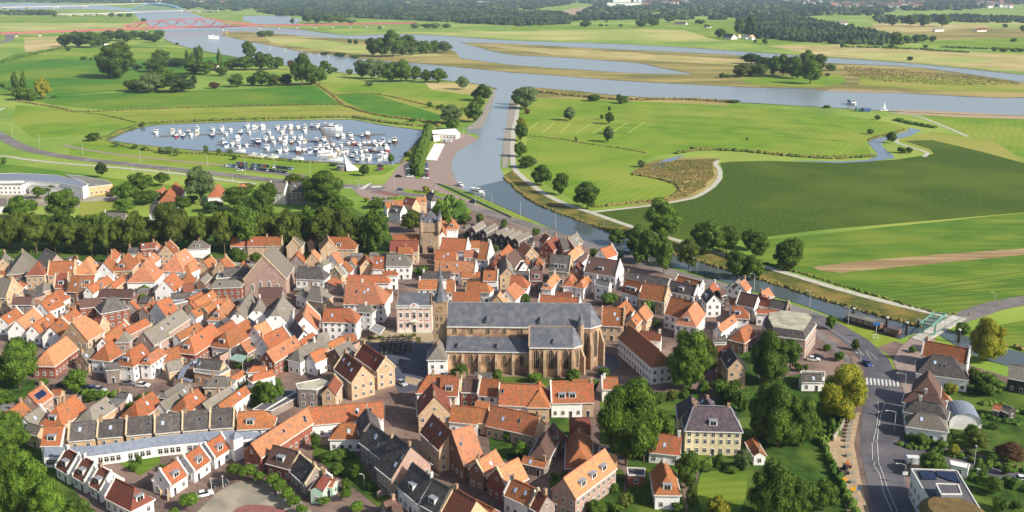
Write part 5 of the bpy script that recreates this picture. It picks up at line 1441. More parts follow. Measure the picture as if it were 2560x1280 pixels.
TTXT = """@0 280 4 in the avenue behind the old town
-30 1400 1010 260 r o
110 1400 1030 270 r o
370 1420 1050 270 r o
560 1420 1090 190 r o
740 1420 1060 260 r o
920 1440 1080 220 r o
1080 1440 1090 200 r o
1210 1440 1040 220 r o
1390 1440 975 300 r o
1560 1440 1090 200 r o
1740 1440 915 380 r o
2030 1420 985 230 r o
2250 1430 955 230 r o
2460 1420 900 300 r g
240 1100 830 290 r l
130 1060 920 200 r g
640 1100 770 340 r g
1420 830 600 290 r g
1620 740 600 170 r g
1270 900 690 230 b g
1480 920 780 300 r g
1250 1020 860 220 r l
2010 930 535 330 r w
2380 990 740 350 r g
1680 900 810 250 b g
1830 1000 840 200 r g
2100 1000 880 250 b d
390 870 740 150 r g
510 830 730 110 r g
1018 660 495 135 r d
40 520 450 60 b g
1170 350 285 70 b w
930 290 205 150 b g
1360 370 320 60 b g
1450 385 345 60 b g
1610 410 345 60 b w
1690 420 345 110 b w
1770 440 355 60 b w
2060 410 330 60 b w
2190 425 360 60 b w
2300 430 365 70 b w
2350 480 425 70 b g
1425 145 95 60 b g
1930 900 830 160 b g
1150 830 740 110 b g
2480 800 700 160 b o
@640 280 4 in the park behind the old town
-20 1300 950 220 r g
60 1250 760 250 r g
110 950 690 230 r g
340 1400 935 290 r o
530 1350 900 200 r g
690 1400 920 290 r o
880 1420 940 240 r o
680 960 590 480 r g
850 1180 830 300 r l
1190 1420 920 320 r g
380 720 610 190 r o
500 740 640 150 b g
1570 1200 960 250 r o
1900 1150 915 220 b l
2080 1120 1010 160 b g
2230 1140 1000 90 b o
1080 640 520 110 r g
1350 510 410 70 b g
1510 450 390 80 b g
1600 500 420 60 b g
770 540 505 100 b g
1560 570 510 50 b g
2480 1160 1060 70 r g
@0 0 4 on the riverside meadows
650 470 340 120 r g
800 470 315 160 r g
920 475 320 190 r g
1000 470 340 130 r g
1100 400 305 140 r g
1200 410 300 120 r g
1270 420 320 110 r g
1350 390 305 80 r g
1440 400 315 110 r g
1530 425 345 120 r d
1590 400 300 90 r g
690 510 460 50 b g
1180 780 465 330 r g
1100 760 520 200 r g
1370 700 645 90 r d
1560 720 580 200 r g
1610 640 495 140 r g
1480 930 740 200 r w
1370 910 790 180 b g
1560 900 720 180 r g
1640 880 680 190 r g
1790 920 755 270 r d
1940 890 745 70 p d
1780 665 580 160 b d
1880 680 500 55 p g
1925 690 525 50 p g
1970 640 470 60 p g
2010 640 455 60 p g
1960 740 600 200 r g
2060 745 620 160 r g
2100 650 600 60 b g
2205 700 490 60 p g
2210 760 660 110 b g
2320 700 600 150 r g
2450 700 570 180 r g
2500 600 415 110 r g
2365 870 740 130 r g
2140 885 820 90 b r
2530 860 760 90 b g
840 595 565 60 b g
910 595 575 30 b g
975 600 565 40 b g
160 960 710 75 p g
245 960 705 70 p g
215 1000 870 150 b g
310 1000 890 90 b g
430 990 780 130 r y
540 980 960 50 b g
330 1010 960 50 b g
2390 40 20 60 b g
140 150 95 60 b g
300 155 95 90 b g
420 150 95 90 b g
500 150 100 70 b g
550 170 110 50 b g
1115 170 130 50 b g
1200 170 135 60 b g
1290 170 135 60 b g
1440 225 180 45 b g
1774 450 425 30 b g
@640 0 4 on the riverside meadows
60 860 700 150 r g
170 860 740 130 r o
40 700 520 110 r g
130 700 540 130 r g
220 690 570 110 r g
300 850 740 120 r d
360 700 600 60 b r
460 860 555 190 r g
560 850 640 170 r g
640 840 680 110 r g
690 710 605 100 r g
740 740 680 60 b g
770 715 670 40 b g
800 715 680 40 b g
945 750 690 65 b g
1060 780 600 130 r w
1150 790 590 140 r w
1240 790 600 130 r w
1340 820 620 160 r g
1450 820 610 170 r g
1510 810 660 90 r g
1600 810 660 100 r g
1705 825 695 90 r g
1825 825 685 140 r g
1145 860 815 80 b w
2060 895 770 100 r w
2120 840 805 25 b g
2280 1010 850 140 r g
2200 1000 900 90 r g
2230 1090 970 100 r g
2180 1220 1010 150 r g
1960 1240 1050 200 r w
1960 1300 1180 130 b l
1740 1075 1015 45 b g
1860 1095 1040 45 b g
1570 1215 1180 70 b g
1815 1090 1050 30 b g
1170 560 380 120 r g
1260 570 390 140 r g
1370 570 320 170 r g
1460 560 390 120 r g
1540 540 350 150 r g
1640 540 410 100 r g
1700 540 410 100 r g
1780 530 405 100 r g
1890 525 420 130 r w
1560 550 460 90 b w
940 440 390 40 r d
1000 445 395 40 r d
60 370 310 90 b g
140 365 305 90 b g
700 545 520 90 b d
840 565 525 110 b d
1000 580 550 100 b g
365 240 180 40 r g
520 230 140 90 r g
620 235 135 120 r g
740 235 150 120 r g
850 235 170 100 r g
960 235 190 90 b w
1240 295 260 35 b w
1600 285 230 90 b w
1700 285 235 90 b w
1800 285 230 90 b w
1900 280 235 80 b w
@1280 0 4 on the far bank meadows
130 1090 865 200 r w
60 1050 900 110 r w
150 1140 1090 50 b r
570 1205 1075 95 r w
975 1110 1060 30 r g
970 1240 1120 80 r g
900 1200 1145 35 r g
960 1340 1260 60 b w
820 1010 945 120 b g
1100 1035 960 110 b g
1065 990 940 40 b g
2210 1025 1000 120 b g
2080 380 285 100 r g
2430 430 395 30 b g
2530 440 390 50 b g
1880 240 195 90 b g
1950 280 245 60 b g
2390 640 540 160 r d
2460 640 560 110 r d
2530 700 580 150 r g
2300 770 650 150 r o
2390 760 640 130 r o
2480 770 640 130 r g
2100 780 730 60 b g
2170 775 745 60 b g
740 270 205 90 b g
890 265 240 35 b g
945 225 200 25 r g
945 265 245 25 b g
1090 270 240 40 b g
2380 360 160 100 r g
2270 350 200 80 r g
1300 270 185 100 b g
1400 260 180 120 b g
1580 225 160 90 r g
@1920 0 4 on the far bank meadows
60 760 560 130 r g
150 760 545 150 r g
240 780 560 130 r g
390 700 505 130 r g
500 740 540 120 r g
420 840 610 180 r l
300 790 640 120 r g
620 710 640 100 b g
600 765 730 50 b g
740 480 430 40 b g
1090 1195 1150 50 b g
590 1080 1050 60 b g
1230 490 440 50 r g
1290 460 330 100 r g
1390 440 360 90 r g
1480 430 345 90 r g
1550 425 350 80 r g
1640 420 360 60 r g
1420 605 565 50 b d
2460 420 380 50 b g
2270 515 470 50 b g
2360 520 480 70 b g
2450 520 485 60 b g
2530 520 485 60 b g
1580 480 450 50 b g
1240 260 150 90 r g
1420 260 160 100 r g
1560 270 150 110 r g
1740 270 150 110 r g
2370 275 240 50 b g
2540 320 250 50 b g
@1280 280 4 along the towpath
90 290 95 150 r g
90 180 40 100 r y
80 450 290 140 r g
140 560 430 170 r g
200 540 450 110 b w
290 740 530 220 r g
480 830 590 170 r g
750 970 680 270 r g
960 300 145 120 r w
570 85 -30 95 r w
640 295 245 35 b g
1290 550 475 90 b w
1500 1260 875 380 r l
1960 1420 1060 330 r g
2380 1380 1160 230 r g
1240 1330 1120 230 r g
1420 1400 1190 160 r g
2350 285 250 25 b g
1800 385 345 60 b g
230 1240 1150 60 r g
@1920 280 4 beside the creek
1020 220 165 75 b g
1230 310 195 105 r g
1340 410 350 110 b g
1410 410 345 80 b g
1100 75 45 50 b g
@1600 560 6.4 along the canal
120 620 40 380 r g
380 800 130 330 r g
780 720 190 380 r o
940 400 -60 300 r g
1110 430 -60 330 r g
1380 460 20 400 r g
1850 560 120 400 r g
2330 740 215 470 r g
1560 880 390 430 r g
1800 900 480 360 r g
1260 420 60 200 r g
@1200 560 6.4 along the canal
920 180 60 110 r g
370 80 -20 110 r g
2200 330 60 330 r g
2500 500 100 330 r g
2540 640 400 200 r g
1810 560 370 170 b g
2180 570 460 200 b g
720 1290 1110 200 b g
2080 1300 1080 300 b g
250 440 320 130 b g
@1960 600 4.267 beside the main road
495 960 785 110 r g
760 1180 1050 100 r g
2150 1290 820 400 r y
1900 1000 880 180 b g
60 330 -60 260 r g
460 1180 1110 90 b g
590 1290 1180 130 b g
@2000 800 4.571 beside the main road
470 1140 470 560 r y
330 1000 740 250 r y
2150 850 590 350 r g
2000 800 520 200 b o
1740 860 710 160 b y
1290 370 290 100 b g
300 350 270 90 b g
1980 1350 1180 230 b g
60 590 490 60 b g
10 1150 860 160 r g
350 1300 1100 110 b g
190 1330 1180 200 b g
@2000 1000 4.571 in the gardens at bottom right
1500 870 560 340 r g
2000 560 320 280 r o
1750 450 330 170 b g
1400 530 380 180 b g
1300 470 380 130 b g
1590 560 450 150 b g
2370 700 470 330 r r
1940 640 540 140 b w
2200 1080 850 220 r g
2350 850 700 130 b g
2050 860 720 180 b g
2300 1280 1100 200 b g
1760 640 490 140 b y
130 420 240 200 b g
340 330 190 110 b g
260 1270 850 330 r g
60 1280 880 300 r g
2180 720 600 150 b g
2200 330 250 120 b g
2480 1240 1140 150 b g
@1600 740 6.4 in the church quarter
760 1500 510 720 r l
1060 1300 610 330 r o
2050 1400 520 660 r g
2400 1150 640 380 r g
130 400 20 230 b l
250 520 350 180 b g
2530 1200 1060 150 b g
@1600 920 6.4 in the villa park
1960 1150 190 560 r g
2200 1260 200 760 r g
2560 1260 420 560 r g
60 1500 230 520 r l
-220 1560 120 900 r l
350 1350 600 480 r l
1300 520 250 260 b g
1010 420 180 220 b g
@1600 1080 6.4 in the villa park
2100 1500 320 800 r g
2400 1500 600 600 r g
740 900 220 420 r g
810 1250 730 190 r o
1640 620 240 280 r w
1260 560 310 140 b g
1250 1500 960 420 r y
590 1300 1110 230 b g
80 1130 1020 220 b g
1050 620 500 250 b g
1450 640 530 260 b g
1750 1400 1200 200 b g
@1200 920 6.4 in front of the church
260 240 0 240 b g
850 250 60 250 b l
1480 250 0 280 b g
430 1180 980 140 b g
640 1380 1170 220 r l
900 1120 990 150 b g
2300 1180 840 300 r g
1990 150 -20 220 b g
@800 740 6.4 beside the market square
2240 1400 1060 280 r g
2150 1280 1150 150 b o
@1200 1080 6.4 along the central alley
620 420 130 290 r l
1850 1300 1050 340 b l
2130 960 820 170 b l
2340 1250 920 250 b o
2200 1280 1120 250 b g
1450 1340 1210 180 b g
1430 520 430 120 b g
1180 760 640 130 b g
@800 1080 6.4 along the central alley
560 760 480 200 r g
420 1120 930 170 c l
70 1180 1050 170 c l
580 1320 1120 220 c l
300 420 260 350 b g
420 960 730 190 b g
830 940 800 170 b g
270 700 480 260 b g
120 450 300 300 b g
@400 1080 6.4 around the round square
1200 760 510 200 c l
1400 790 540 240 c l
1580 830 640 190 c l
1800 900 670 230 c l
1920 1010 780 220 c l
2030 1120 900 220 c l
2140 1240 1040 200 c l
2280 1340 1180 180 c l
470 1270 1000 260 c l
230 1400 1230 170 c l
@400 920 6.4 behind the bottom left terraces
1750 640 180 330 r g
1580 560 200 330 r g
1920 540 240 200 b g
740 420 300 180 b g
1330 470 300 150 b g
2480 1300 1000 200 b g
1000 220 130 130 b g
@0 740 6.4 at the left edge of town
320 1480 610 720 r g
-150 1400 700 500 r g
1220 1560 1120 380 r l
2500 560 460 160 b g
@0 920 6.4 at the left edge of town
200 1400 700 560 r g
-60 1400 620 500 r g
60 620 300 330 r g
2100 700 530 200 b g
1500 520 350 330 b g
2300 520 380 250 b g
@0 1080 6.4 at the left edge of town
560 1500 260 760 r l
150 1560 200 600 r g
1280 1560 980 520 r g
820 1700 700 620 r l
2230 520 350 120 b g
2130 640 470 160 b g
2600 600 500 120 b g
@400 560 6.4 between the town houses
1240 680 360 330 r g
1540 640 440 220 r g
820 570 470 200 b g
@0 560 6.4 between the town houses
2330 1100 960 220 b g
2300 1290 1100 200 b g
@800 560 6.4 between the town houses
800 450 300 150 b g
450 500 420 140 b g
1640 830 660 270 r l
2340 230 110 130 b g
690 360 180 250 b l
@0 280 4 in the second avenue row behind the old town
-60 1370 1023 240 r o
96 1370 1046 260 r o
211 1370 987 218 r o
356 1370 992 247 r o
499 1370 1031 278 r g
658 1370 998 232 r g
781 1370 1018 213 r g
903 1370 1024 231 r g
1053 1370 996 257 r g
1205 1370 1049 259 r o
1326 1370 1045 241 r g
1441 1370 1023 280 r o
1609 1370 1058 247 r g
1773 1370 1009 275 r o
1910 1370 1040 246 r o
2030 1370 1024 239 r g
2192 1370 995 215 r o
2331 1370 1051 245 r o
2485 1370 1003 253 r o
2599 1370 1010 262 r o
2726 1330 1030 233 r o
2883 1330 1056 251 r o
3050 1330 997 251 r o
3205 1330 1020 239 r o
3322 1330 1007 252 r g
3461 1330 990 213 r g
3615 1330 1021 220 r g
3726 1330 1021 251 r g
@1600 920 6.4 behind the cream villa
300 560 380 240 b g
520 520 330 200 b o
700 480 330 180 b g
1250 420 180 330 b g
1450 560 250 360 b g
1600 700 330 300 b g
420 1000 860 200 b g
@1600 740 6.4 in the church quarter
1500 1500 1320 260 b g
1250 1450 1330 200 b o
2700 700 560 160 b g
@0 740 6.4 in small town gardens
1050 1160 1040 120 b g
2050 1120 1040 100 b g
700 1420 1320 200 b g
@400 740 6.4 in small town gardens
450 980 900 120 b l
640 960 900 110 b g
1420 1060 980 130 b l
1260 1160 1060 180 b g
2000 1200 1110 150 b g
@800 740 6.4 in small town gardens
60 350 250 80 b l
@640 280 4 on the harbour verges
1100 900 850 60 b y
1700 800 740 90 b y
1200 960 880 200 b g
1330 960 890 130 b g
1420 955 890 110 b g
"""

# ================================================================ TREES
LM = {'g': leafmat('leaf_green', (104, 130, 46), (46, 70, 26)), 'd': leafmat('leaf_dark', (76, 98, 46), (42, 62, 32)), 'o': leafmat('leaf_olive', (112, 124, 48), (62, 78, 30)),
      'l': leafmat('leaf_light', (112, 140, 46), (60, 86, 30)), 'y': leafmat('leaf_yellow', (162, 158, 46), (98, 108, 34)), 'w': leafmat('leaf_willow', (118, 136, 82), (78, 98, 56)), 'r': leafmat('leaf_russet', (112, 80, 52), (72, 56, 40))}
BARK = mat('bark', (120, 104, 82), (88, 74, 58), 3, rough=.95, rnd=.15)
def crown_mesh(name, kind, n, seed, leaf):
    rr = random.Random(seed); b = MB(); lobes = []
    if kind == 'r': ex, ez, zc, nl, lr = .34, .33, .58, 30, (.12, .2)
    elif kind == 'f': ex, ez, zc, nl, lr = .36, .4, .5, 34, (.12, .21)
    elif kind == 'b': ex, ez, zc, nl, lr = .36, .34, .48, 18, (.14, .24)
    elif kind == 'p': ex, ez, zc, nl, lr = .26, .42, .52, 24, (.12, .2)
    else: ex, ez, zc, nl, lr = .3, .24, .64, 20, (.15, .2)
    for k in range(nl):
        while True:
            v = Vector((rr.uniform(-1, 1), rr.uniform(-1, 1), rr.uniform(-1, 1)))
            if .25 < v.length < 1: break
        v.normalize(); f = rr.uniform(.6, 1.05) if kind != 'c' else rr.uniform(.75, .9)
        c = Vector((v.x * ex * f, v.y * ex * f, zc + v.z * ez * f)); r = rr.uniform(*lr)
        if kind == 'p': r *= (1.15 - abs(c.z - .42))
        if v.z < -.5: r *= .8
        lobes.append((c, r))
    lobes.append((Vector((0, 0, zc)), ex * .75))
    zs = .72 if kind in 'rcf' else 1.0
    # dim inner body so that the crown is not hollow
    for c, r in lobes:
        m = 6; rad = r * .84; rings = []
        for i in range(1, 4):
            th = math.pi * i / 4; rings.append([(c.x + rad * math.sin(th) * math.cos(2 * math.pi * j / m) * rr.uniform(.8, 1.1), c.y + rad * math.sin(th) * math.sin(2 * math.pi * j / m) * rr.uniform(.8, 1.1), c.z + rad * zs * math.cos(th)) for j in range(m)])
        top, bt = (c.x, c.y, c.z + rad * zs), (c.x, c.y, c.z - rad * zs)
        for j in range(m):
            b.face([rings[0][j], rings[0][(j + 1) % m], top]); b.face([bt, rings[2][(j + 1) % m], rings[2][j]])
            for i in range(2): b.face([rings[i + 1][j], rings[i + 1][(j + 1) % m], rings[i][(j + 1) % m], rings[i][j]])
    tot = sum(r * r for c, r in lobes)
    for c, r in lobes:
        for _ in range(int(n * r * r / tot)):
            v = Vector((rr.gauss(0, 1), rr.gauss(0, 1), rr.gauss(0, 1) + .25)).normalized()
            p = c + Vector((v.x * r, v.y * r, v.z * r * zs)) * rr.uniform(.85, 1.12)
            if any((p - c2).length < r2 * .7 for c2, r2 in lobes if c2 is not c): continue
            nrm = (v + Vector((rr.uniform(-.7, .7), rr.uniform(-.7, .7), rr.uniform(-.5, .8)))).normalized()
            t = nrm.orthogonal().normalized(); t = (Matrix.Rotation(rr.uniform(0, 6.28), 3, nrm) @ t); s = nrm.cross(t); a = leaf * rr.uniform(.6, 1.3); c_ = leaf * rr.uniform(.5, 1.0)
            b.face([p - t * a, p + s * c_ * .7 - t * .2 * a, p + t * a, p - s * c_ * .7 + t * .1 * a])
    return b.mesh(name, [LM['g']])
def trunk_mesh(kind, seed):
    rr = random.Random(seed); b = MB(); zt = .62
    b.cyl(0, 0, 0, .34, .028, .02, 7)
    if kind in 'rb':
        for k in range(5):
            a = 2 * math.pi * (k + rr.random() * .5) / 5; p = Vector((0, 0, .28)); q = p + Vector((math.cos(a) * .16, math.sin(a) * .16, .24)); z = q + Vector((math.cos(a) * .08, math.sin(a) * .08, .16))
            for u, v, w in ((p, q, .022), (q, z, .012)): b.bar(u, v, w, w)
    b.cyl(0, 0, .34, zt, .02, .008, 6)
    return b.mesh('trunk', [BARK])
CROWN = {'f': [crown_mesh('crown', 'f', 6000, s, .031) for s in (31, 32, 33)], 'r': [crown_mesh('crown', 'r', 6500, s, .03) for s in (1, 2, 3, 4)], 'b': [crown_mesh('crown', 'b', 1900, s, .05) for s in (5, 6, 7)], 'p': [crown_mesh('crown', 'p', 1800, s, .036) for s in (8, 9)], 'c': [crown_mesh('crown', 'c', 3000, s, .03) for s in (10, 11)],
         'R': [crown_mesh('crown', 'r', 16000, s, .02) for s in (21, 22)] , 'F': [crown_mesh('crown', 'f', 17000, s, .02) for s in (24, 25, 26)]}
TRUNK = {k: trunk_mesh(k, ord(k)) for k in 'rbpcf'}
KN = {'f': ('broadleaf_tree', 'tree', 'tree'), 'r': ('broadleaf_tree', 'tree', 'tree'), 'b': ('bush', 'bush', 'bush'), 'p': ('poplar_tree', 'tree', 'slim poplar'), 'c': ('clipped_tree', 'tree', 'clipped ball tree')}
CN = {'g': 'green', 'd': 'dark green', 'o': 'olive green', 'l': 'light green', 'y': 'yellow green', 'w': 'grey green', 'r': 'russet'}
TREES = []
ox = oy = 0; s = 1; place = ''
for ln in TTXT.strip().split('\n'):
    if ln[0] == '@': p = ln[1:].split(None, 3); ox, oy, s = float(p[0]), float(p[1]), float(p[2]); place = p[3]; continue
    x, yb, yt, w, k, m = ln.split(); x, yb, yt, w = (float(q) / s for q in (x, yb, yt, w)); u, vb, vt = ox + x, oy + yb, oy + yt
    if k == 'r' and 'avenue' not in place: k = 'f'
    if 'riverside' in place or 'far bank' in place: w *= 1.3; vt -= (vb - vt) * .06
    if k == 'c': w *= 1.45; vt -= (vb - vt) * .15
    P = W(u, vb, 0); pp = ppm(P); TREES.append(dict(P=P, h=(vb - vt) / pp * 1.02, w=w / pp, k=k, m=m, place=place, u=u, px=w * .4))
tg = {}
for t in TREES:
    size = 'small' if t['h'] < 6 else 'tall' if t['h'] > 15 else ''
    t['look'] = ' '.join(x for x in (size if t['k'] in 'rpf' else '', CN[t['m']], KN[t['k']][2]) if x); tg.setdefault((t['place'], t['look']), []).append(t)
for (pl, lk), ts in tg.items():
    ts.sort(key=lambda t: t['u'])
    for i, t in enumerate(ts):
        t['label'] = '%s %s' % (lk, pl) if len(ts) == 1 else '%s %s %s' % (('left', 'right')[i] if len(ts) == 2 else 'rightmost' if i == len(ts) - 1 else nth(i).replace(' from left', '') , lk, pl) + (', from left' if 0 < i < len(ts) - 1 else '')
rt = random.Random(5)
def make_tree(P, h, w, k, m, label, group, px, z=0.0):
    name, cat, _ = KN[k]; t = thing(name, (P.x, P.y, z), rt.uniform(0, 6.28), label, cat, group); t.scale = (w, w, h)
    ms = CROWN[k.upper()] if (k in 'rf' and px > 34) else CROWN[k]
    c = obj('crown', rt.choice(ms), t)
    if m != 'g': c.material_slots[0].link = 'OBJECT'; c.material_slots[0].material = LM[m]
    obj('trunk', TRUNK[k], t); return t
for t in TREES: make_tree(t['P'], t['h'], t['w'], t['k'], t['m'], t['label'], 'trees ' + t['place'], t['px'])
# ---- stuff: woods, hedges and reeds as masses
def mass(name, label, cat, pts, m, size, n, zb=0, seed=1, flat=.6, hgt=None):
    """leafy mass over a picture polygon: n clumps about size metres across"""
    rr = random.Random(seed); pl = PT(pts) if isinstance(pts, str) else pts; P = [W(u, v, 0) for u, v in pl]
    tris = geometry.tessellate_polygon([[Vector((p.x, p.y, 0)) for p in P]]); T = []; acc = 0
    for t in tris:
        a, b_, c = (P[i] for i in t); acc += abs((b_ - a).cross(c - a).z) / 2; T.append((acc, a, b_, c))
    b = MB()
    for _ in range(n):
        x = rr.random() * acc; a, b_, c = next((t[1:] for t in T if t[0] >= x), T[-1][1:]); u, v = rr.random(), rr.random()
        if u + v > 1: u, v = 1 - u, 1 - v
        p = a + (b_ - a) * u + (c - a) * v; s_ = size * rr.uniform(.6, 1.25); hh = (hgt or size) * rr.uniform(.7, 1.3)
        blob(b, p.x, p.y, zb, s_, hh, rr)
    o = b.build(name, m); tag(o, label, cat, None, 'stuff'); return o
def blob(b, x, y, z, w, h, rr, m=5):
    ph = rr.random() * 6; R1 = []; hs = (0, .35, .75)
    for i, f in enumerate((.42, .55, .36)):
        R1.append([(x + w * f * rr.uniform(.75, 1.25) * math.cos(ph + 2 * math.pi * j / m), y + w * f * rr.uniform(.75, 1.25) * math.sin(ph + 2 * math.pi * j / m), z + h * (hs[i] + rr.uniform(-.06, .06) * (i > 0))) for j in range(m)])
    t = (x + rr.uniform(-.1, .1) * w, y, z + h)
    for i in range(2):
        for j in range(m): b.face([R1[i][j], R1[i][(j + 1) % m], R1[i + 1][(j + 1) % m], R1[i + 1][j]])
    for j in range(m): b.face([R1[2][j], R1[2][(j + 1) % m], t])
def line_mass(name, label, cat, pts, m, w, h, step, seed=1, zb=0, sm=4):
    rr = random.Random(seed); pl = smooth(PT(pts), False, sm); P = [W(u, v, 0) for u, v in pl]; b = MB()
    for k in range(len(P) - 1):
        d = P[k + 1] - P[k]; n = max(1, int(d.length / step))
        for j in range(n):
            p = P[k] + d * ((j + rr.random()) / n); blob(b, p.x + rr.uniform(-.3, .3) * w, p.y + rr.uniform(-.3, .3) * w, zb, w * rr.uniform(.6, 1.0), h * rr.uniform(.6, 1.2), rr)
    o = b.build(name, m); tag(o, label, cat, None, 'stuff'); return o
def foliage(n, c, c2, c3, s=.05): return mat(n, c, c2, s * 6, c3=c3, s3=s, rough=.95, spec=.05, detail=5)
FW = foliage('wood_far', (46, 64, 44), (30, 46, 34), (72, 88, 52), .006); FR = foliage('reed_brown', (118, 110, 62), (92, 94, 50), (134, 116, 72), .05); FG = foliage('hedge_green', (74, 100, 40), (54, 78, 32), (92, 114, 46), .05); FM = foliage('reed_green', (100, 114, 52), (72, 90, 40), (122, 118, 64), .06)
mass('far_wood', 'blue green woods along the horizon above the river', 'wood', '-200,-8 600,-10 1440,-14 1440,8 1270,34 1180,38 900,36 700,40 660,30 560,26 480,24 330,8 -200,5', FW, 40, 7000, seed=2, hgt=17)
mass('far_wood', 'dark woods behind the river right of the white factory', 'wood', '1440,-14 2700,-14 2700,2 2540,12 2400,26 2250,28 2200,38 2080,40 1960,44 1850,50 1700,50 1560,46 1440,46 1432,36 1470,26 1500,12 1430,6', FW, 38, 7000, seed=3, hgt=17)
mass('far_wood', 'wood of tall trees along the far river bank left of centre', 'wood', '640,30 900,24 1400,34 1440,48 1420,60 1290,66 1060,52 900,46 700,38', FW, 22, 2600, seed=4, hgt=15)
mass('far_wood', 'dark wood edge along the green field at top right', 'wood', '1850,46 1960,40 2080,62 2180,82 2260,100 2250,115 2120,112 2020,106 1900,98 1848,80 1843,60', FW, 16, 1500, seed=5, hgt=13)
mass('far_wood', 'belt of trees across the fields at top right', 'wood', '2180,44 2400,40 2560,46 2700,44 2700,56 2560,58 2380,56 2200,60', FW, 16, 700, seed=6, hgt=12)
mass('far_wood', 'low belt of trees beyond the left river meadows', 'wood', '-100,30 60,32 140,34 140,38 0,39 -100,39', FW, 20, 200, seed=7, hgt=13)
mass('far_wood', 'dark wood left of the white factory', 'wood', '1280,52 1440,46 1620,44 1690,42 1690,47 1440,52 1300,62', FW, 18, 500, seed=8, hgt=13)
mass('heath_scrub', 'low brown scrub on the river island', 'scrub', '2110,165 2250,175 2480,195 2560,212 2400,214 2200,205 2120,190', FR, 2.6, 1500, seed=9, zb=.1, hgt=.8)
mass('reeds', 'brown reeds in the bend of the field path', 'reeds', '1580,432 1625,410 1700,402 1790,398 1780,412 1785,440 1760,470 1715,492 1650,503 1690,488 1695,465 1660,445 1620,438', FR, 1.2, 2600, seed=10, hgt=.7)
line_mass('reeds', 'reed bank along the far edge of the marina', 'reeds', '215,345 265,346 300,330 360,312 420,306 640,298 860,293 905,296 965,306 1080,318', FM, 7, 2.2, 1.5, 11)
line_mass('reeds', 'reeds along the near edge of the marina', 'reeds', '280,358 340,372 440,382 560,388 660,398 740,404 800,408', FM, 4, 1.6, 1.5, 12)
line_mass('hedge', 'brown hedge ditch curving across the left meadow', 'hedge', '40,252 100,262 160,272 200,280 400,272 640,264 790,262 860,262', FR, 4.5, 1.6, 2.2, 13)
line_mass('hedge', 'brown hedge ditch running down to the marina', 'hedge', '790,210 830,236 858,262 880,270 930,285 1000,296 1080,306 1100,318', FR, 4.5, 1.8, 2.2, 14)
line_mass('hedge', 'thin hedge between the two meadows left of the harbour channel', 'hedge', '840,238 925,234 1000,247 1080,266 1110,272', FR, 3, 1.5, 2, 15)
line_mass('hedge', 'short dark hedge above the marina corner', 'hedge', '215,283 260,288 340,307', FG, 2.5, 1.2, 2, 16)
line_mass('hedge', 'dark hedge along the field edge at far left', 'hedge', '0,158 60,142 110,130 165,122', FG, 7, 4.5, 3, 17)
line_mass('hedge', 'dark clipped hedge at the left edge by the poplars', 'hedge', '-30,205 0,212 30,226', FG, 6, 4, 2, 18)
line_mass('reeds', 'reeds along the river front of the right meadow', 'reeds', '1325,226 1400,236 1480,244 1560,250 1700,249 1830,255', FR, 7, 2.5, 1.6, 19)
line_mass('reeds', 'reeds along the upper bank of the creek', 'reeds', '1690,385 1750,375 1850,378 2000,392 2100,396 2190,390', FM, 5, 2.2, 1.3, 20)
line_mass('hedge', 'thin hedge across the right meadow', 'hedge', '1325,340 1400,348 1470,360 1560,372 1620,384', FR, 2.2, 1.1, 1.6, 21)
line_mass('reeds', 'dark reeds at the end of the creek', 'reeds', '2240,300 2290,312 2340,320', FG, 7, 2.6, 1.2, 22)
line_mass('reeds', 'reed fringe below the round meadow', 'reeds', '1575,436 1640,446 1690,462 1698,480 1660,498 1560,510 1490,518', FR, 3, 1.5, 1.2, 23)
line_mass('reeds', 'reeds around the lower creek bend', 'reeds', '2170,352 2190,344 2230,334 2262,325', FR, 3, 1.5, 1.3, 24)
line_mass('hedge', 'dark scrub line beyond the far river arm at right', 'scrub', '2110,118 2200,120 2300,124 2350,128 2420,132', FG, 10, 4, 4, 25)
line_mass('hedge', 'dark scrub line above the pale field at far right', 'scrub', '2350,118 2450,122 2560,124', FG, 10, 4, 4, 26)
line_mass('hedge', 'clipped green hedge along the parked cars behind the square tree', 'hedge', '198,985 240,988 290,992 318,998', FG, 2.6, 2.2, .8, 27)
line_mass('hedge', 'hedge along the curved garden wall by the road', 'hedge', '2075,1100 2095,1075 2112,1040 2116,1030', FG, 2.2, 2.2, .8, 28)
line_mass('hedge', 'dark hedge along the building site', 'hedge', '2045,1105 2065,1130 2090,1190 2115,1240 2145,1300', FG, 2.2, 2.2, .8, 29)
line_mass('hedge', 'garden hedge left of the villa park corner', 'hedge', '2000,1092 2040,1098 2075,1102', FG, 2.2, 2.2, .8, 30)
line_mass('hedge', 'hedge between the side road and the white house garden', 'hedge', '2255,1112 2300,1124 2380,1140 2450,1160 2560,1182', FG, 2.6, 1.8, .9, 31)
line_mass('hedge', 'hedge behind the kiosk at bottom right', 'hedge', '2400,1180 2440,1200 2500,1212 2570,1222', FG, 4, 2.6, 1, 32)
line_mass('hedge', 'shrubs around the small white house by the road', 'hedge', '2265,1096 2300,1108 2350,1112 2380,1106', FG, 3, 1.8, .9, 33)
line_mass('hedge', 'tall poplar hedge between marina and boat park', 'hedge', '1072,328 1066,350 1056,380 1048,410 1044,440', LM['g'], 7, 7, .9, 34)
line_mass('hedge', 'ivy hedge beside the gate tower', 'hedge', '1102,532 1120,526 1140,524 1145,545', FG, 9, 8, .6, 35)
line_mass('hedge', 'hedge in the roundabout lawn', 'hedge', '930,497 960,499 1000,496', FG, 2.5, 1.6, .9, 36)
line_mass('hedge', 'flowering bushes on the roundabout island', 'hedge', '1040,480 1075,482 1095,480', FM, 2.5, 1.4, .9, 37)
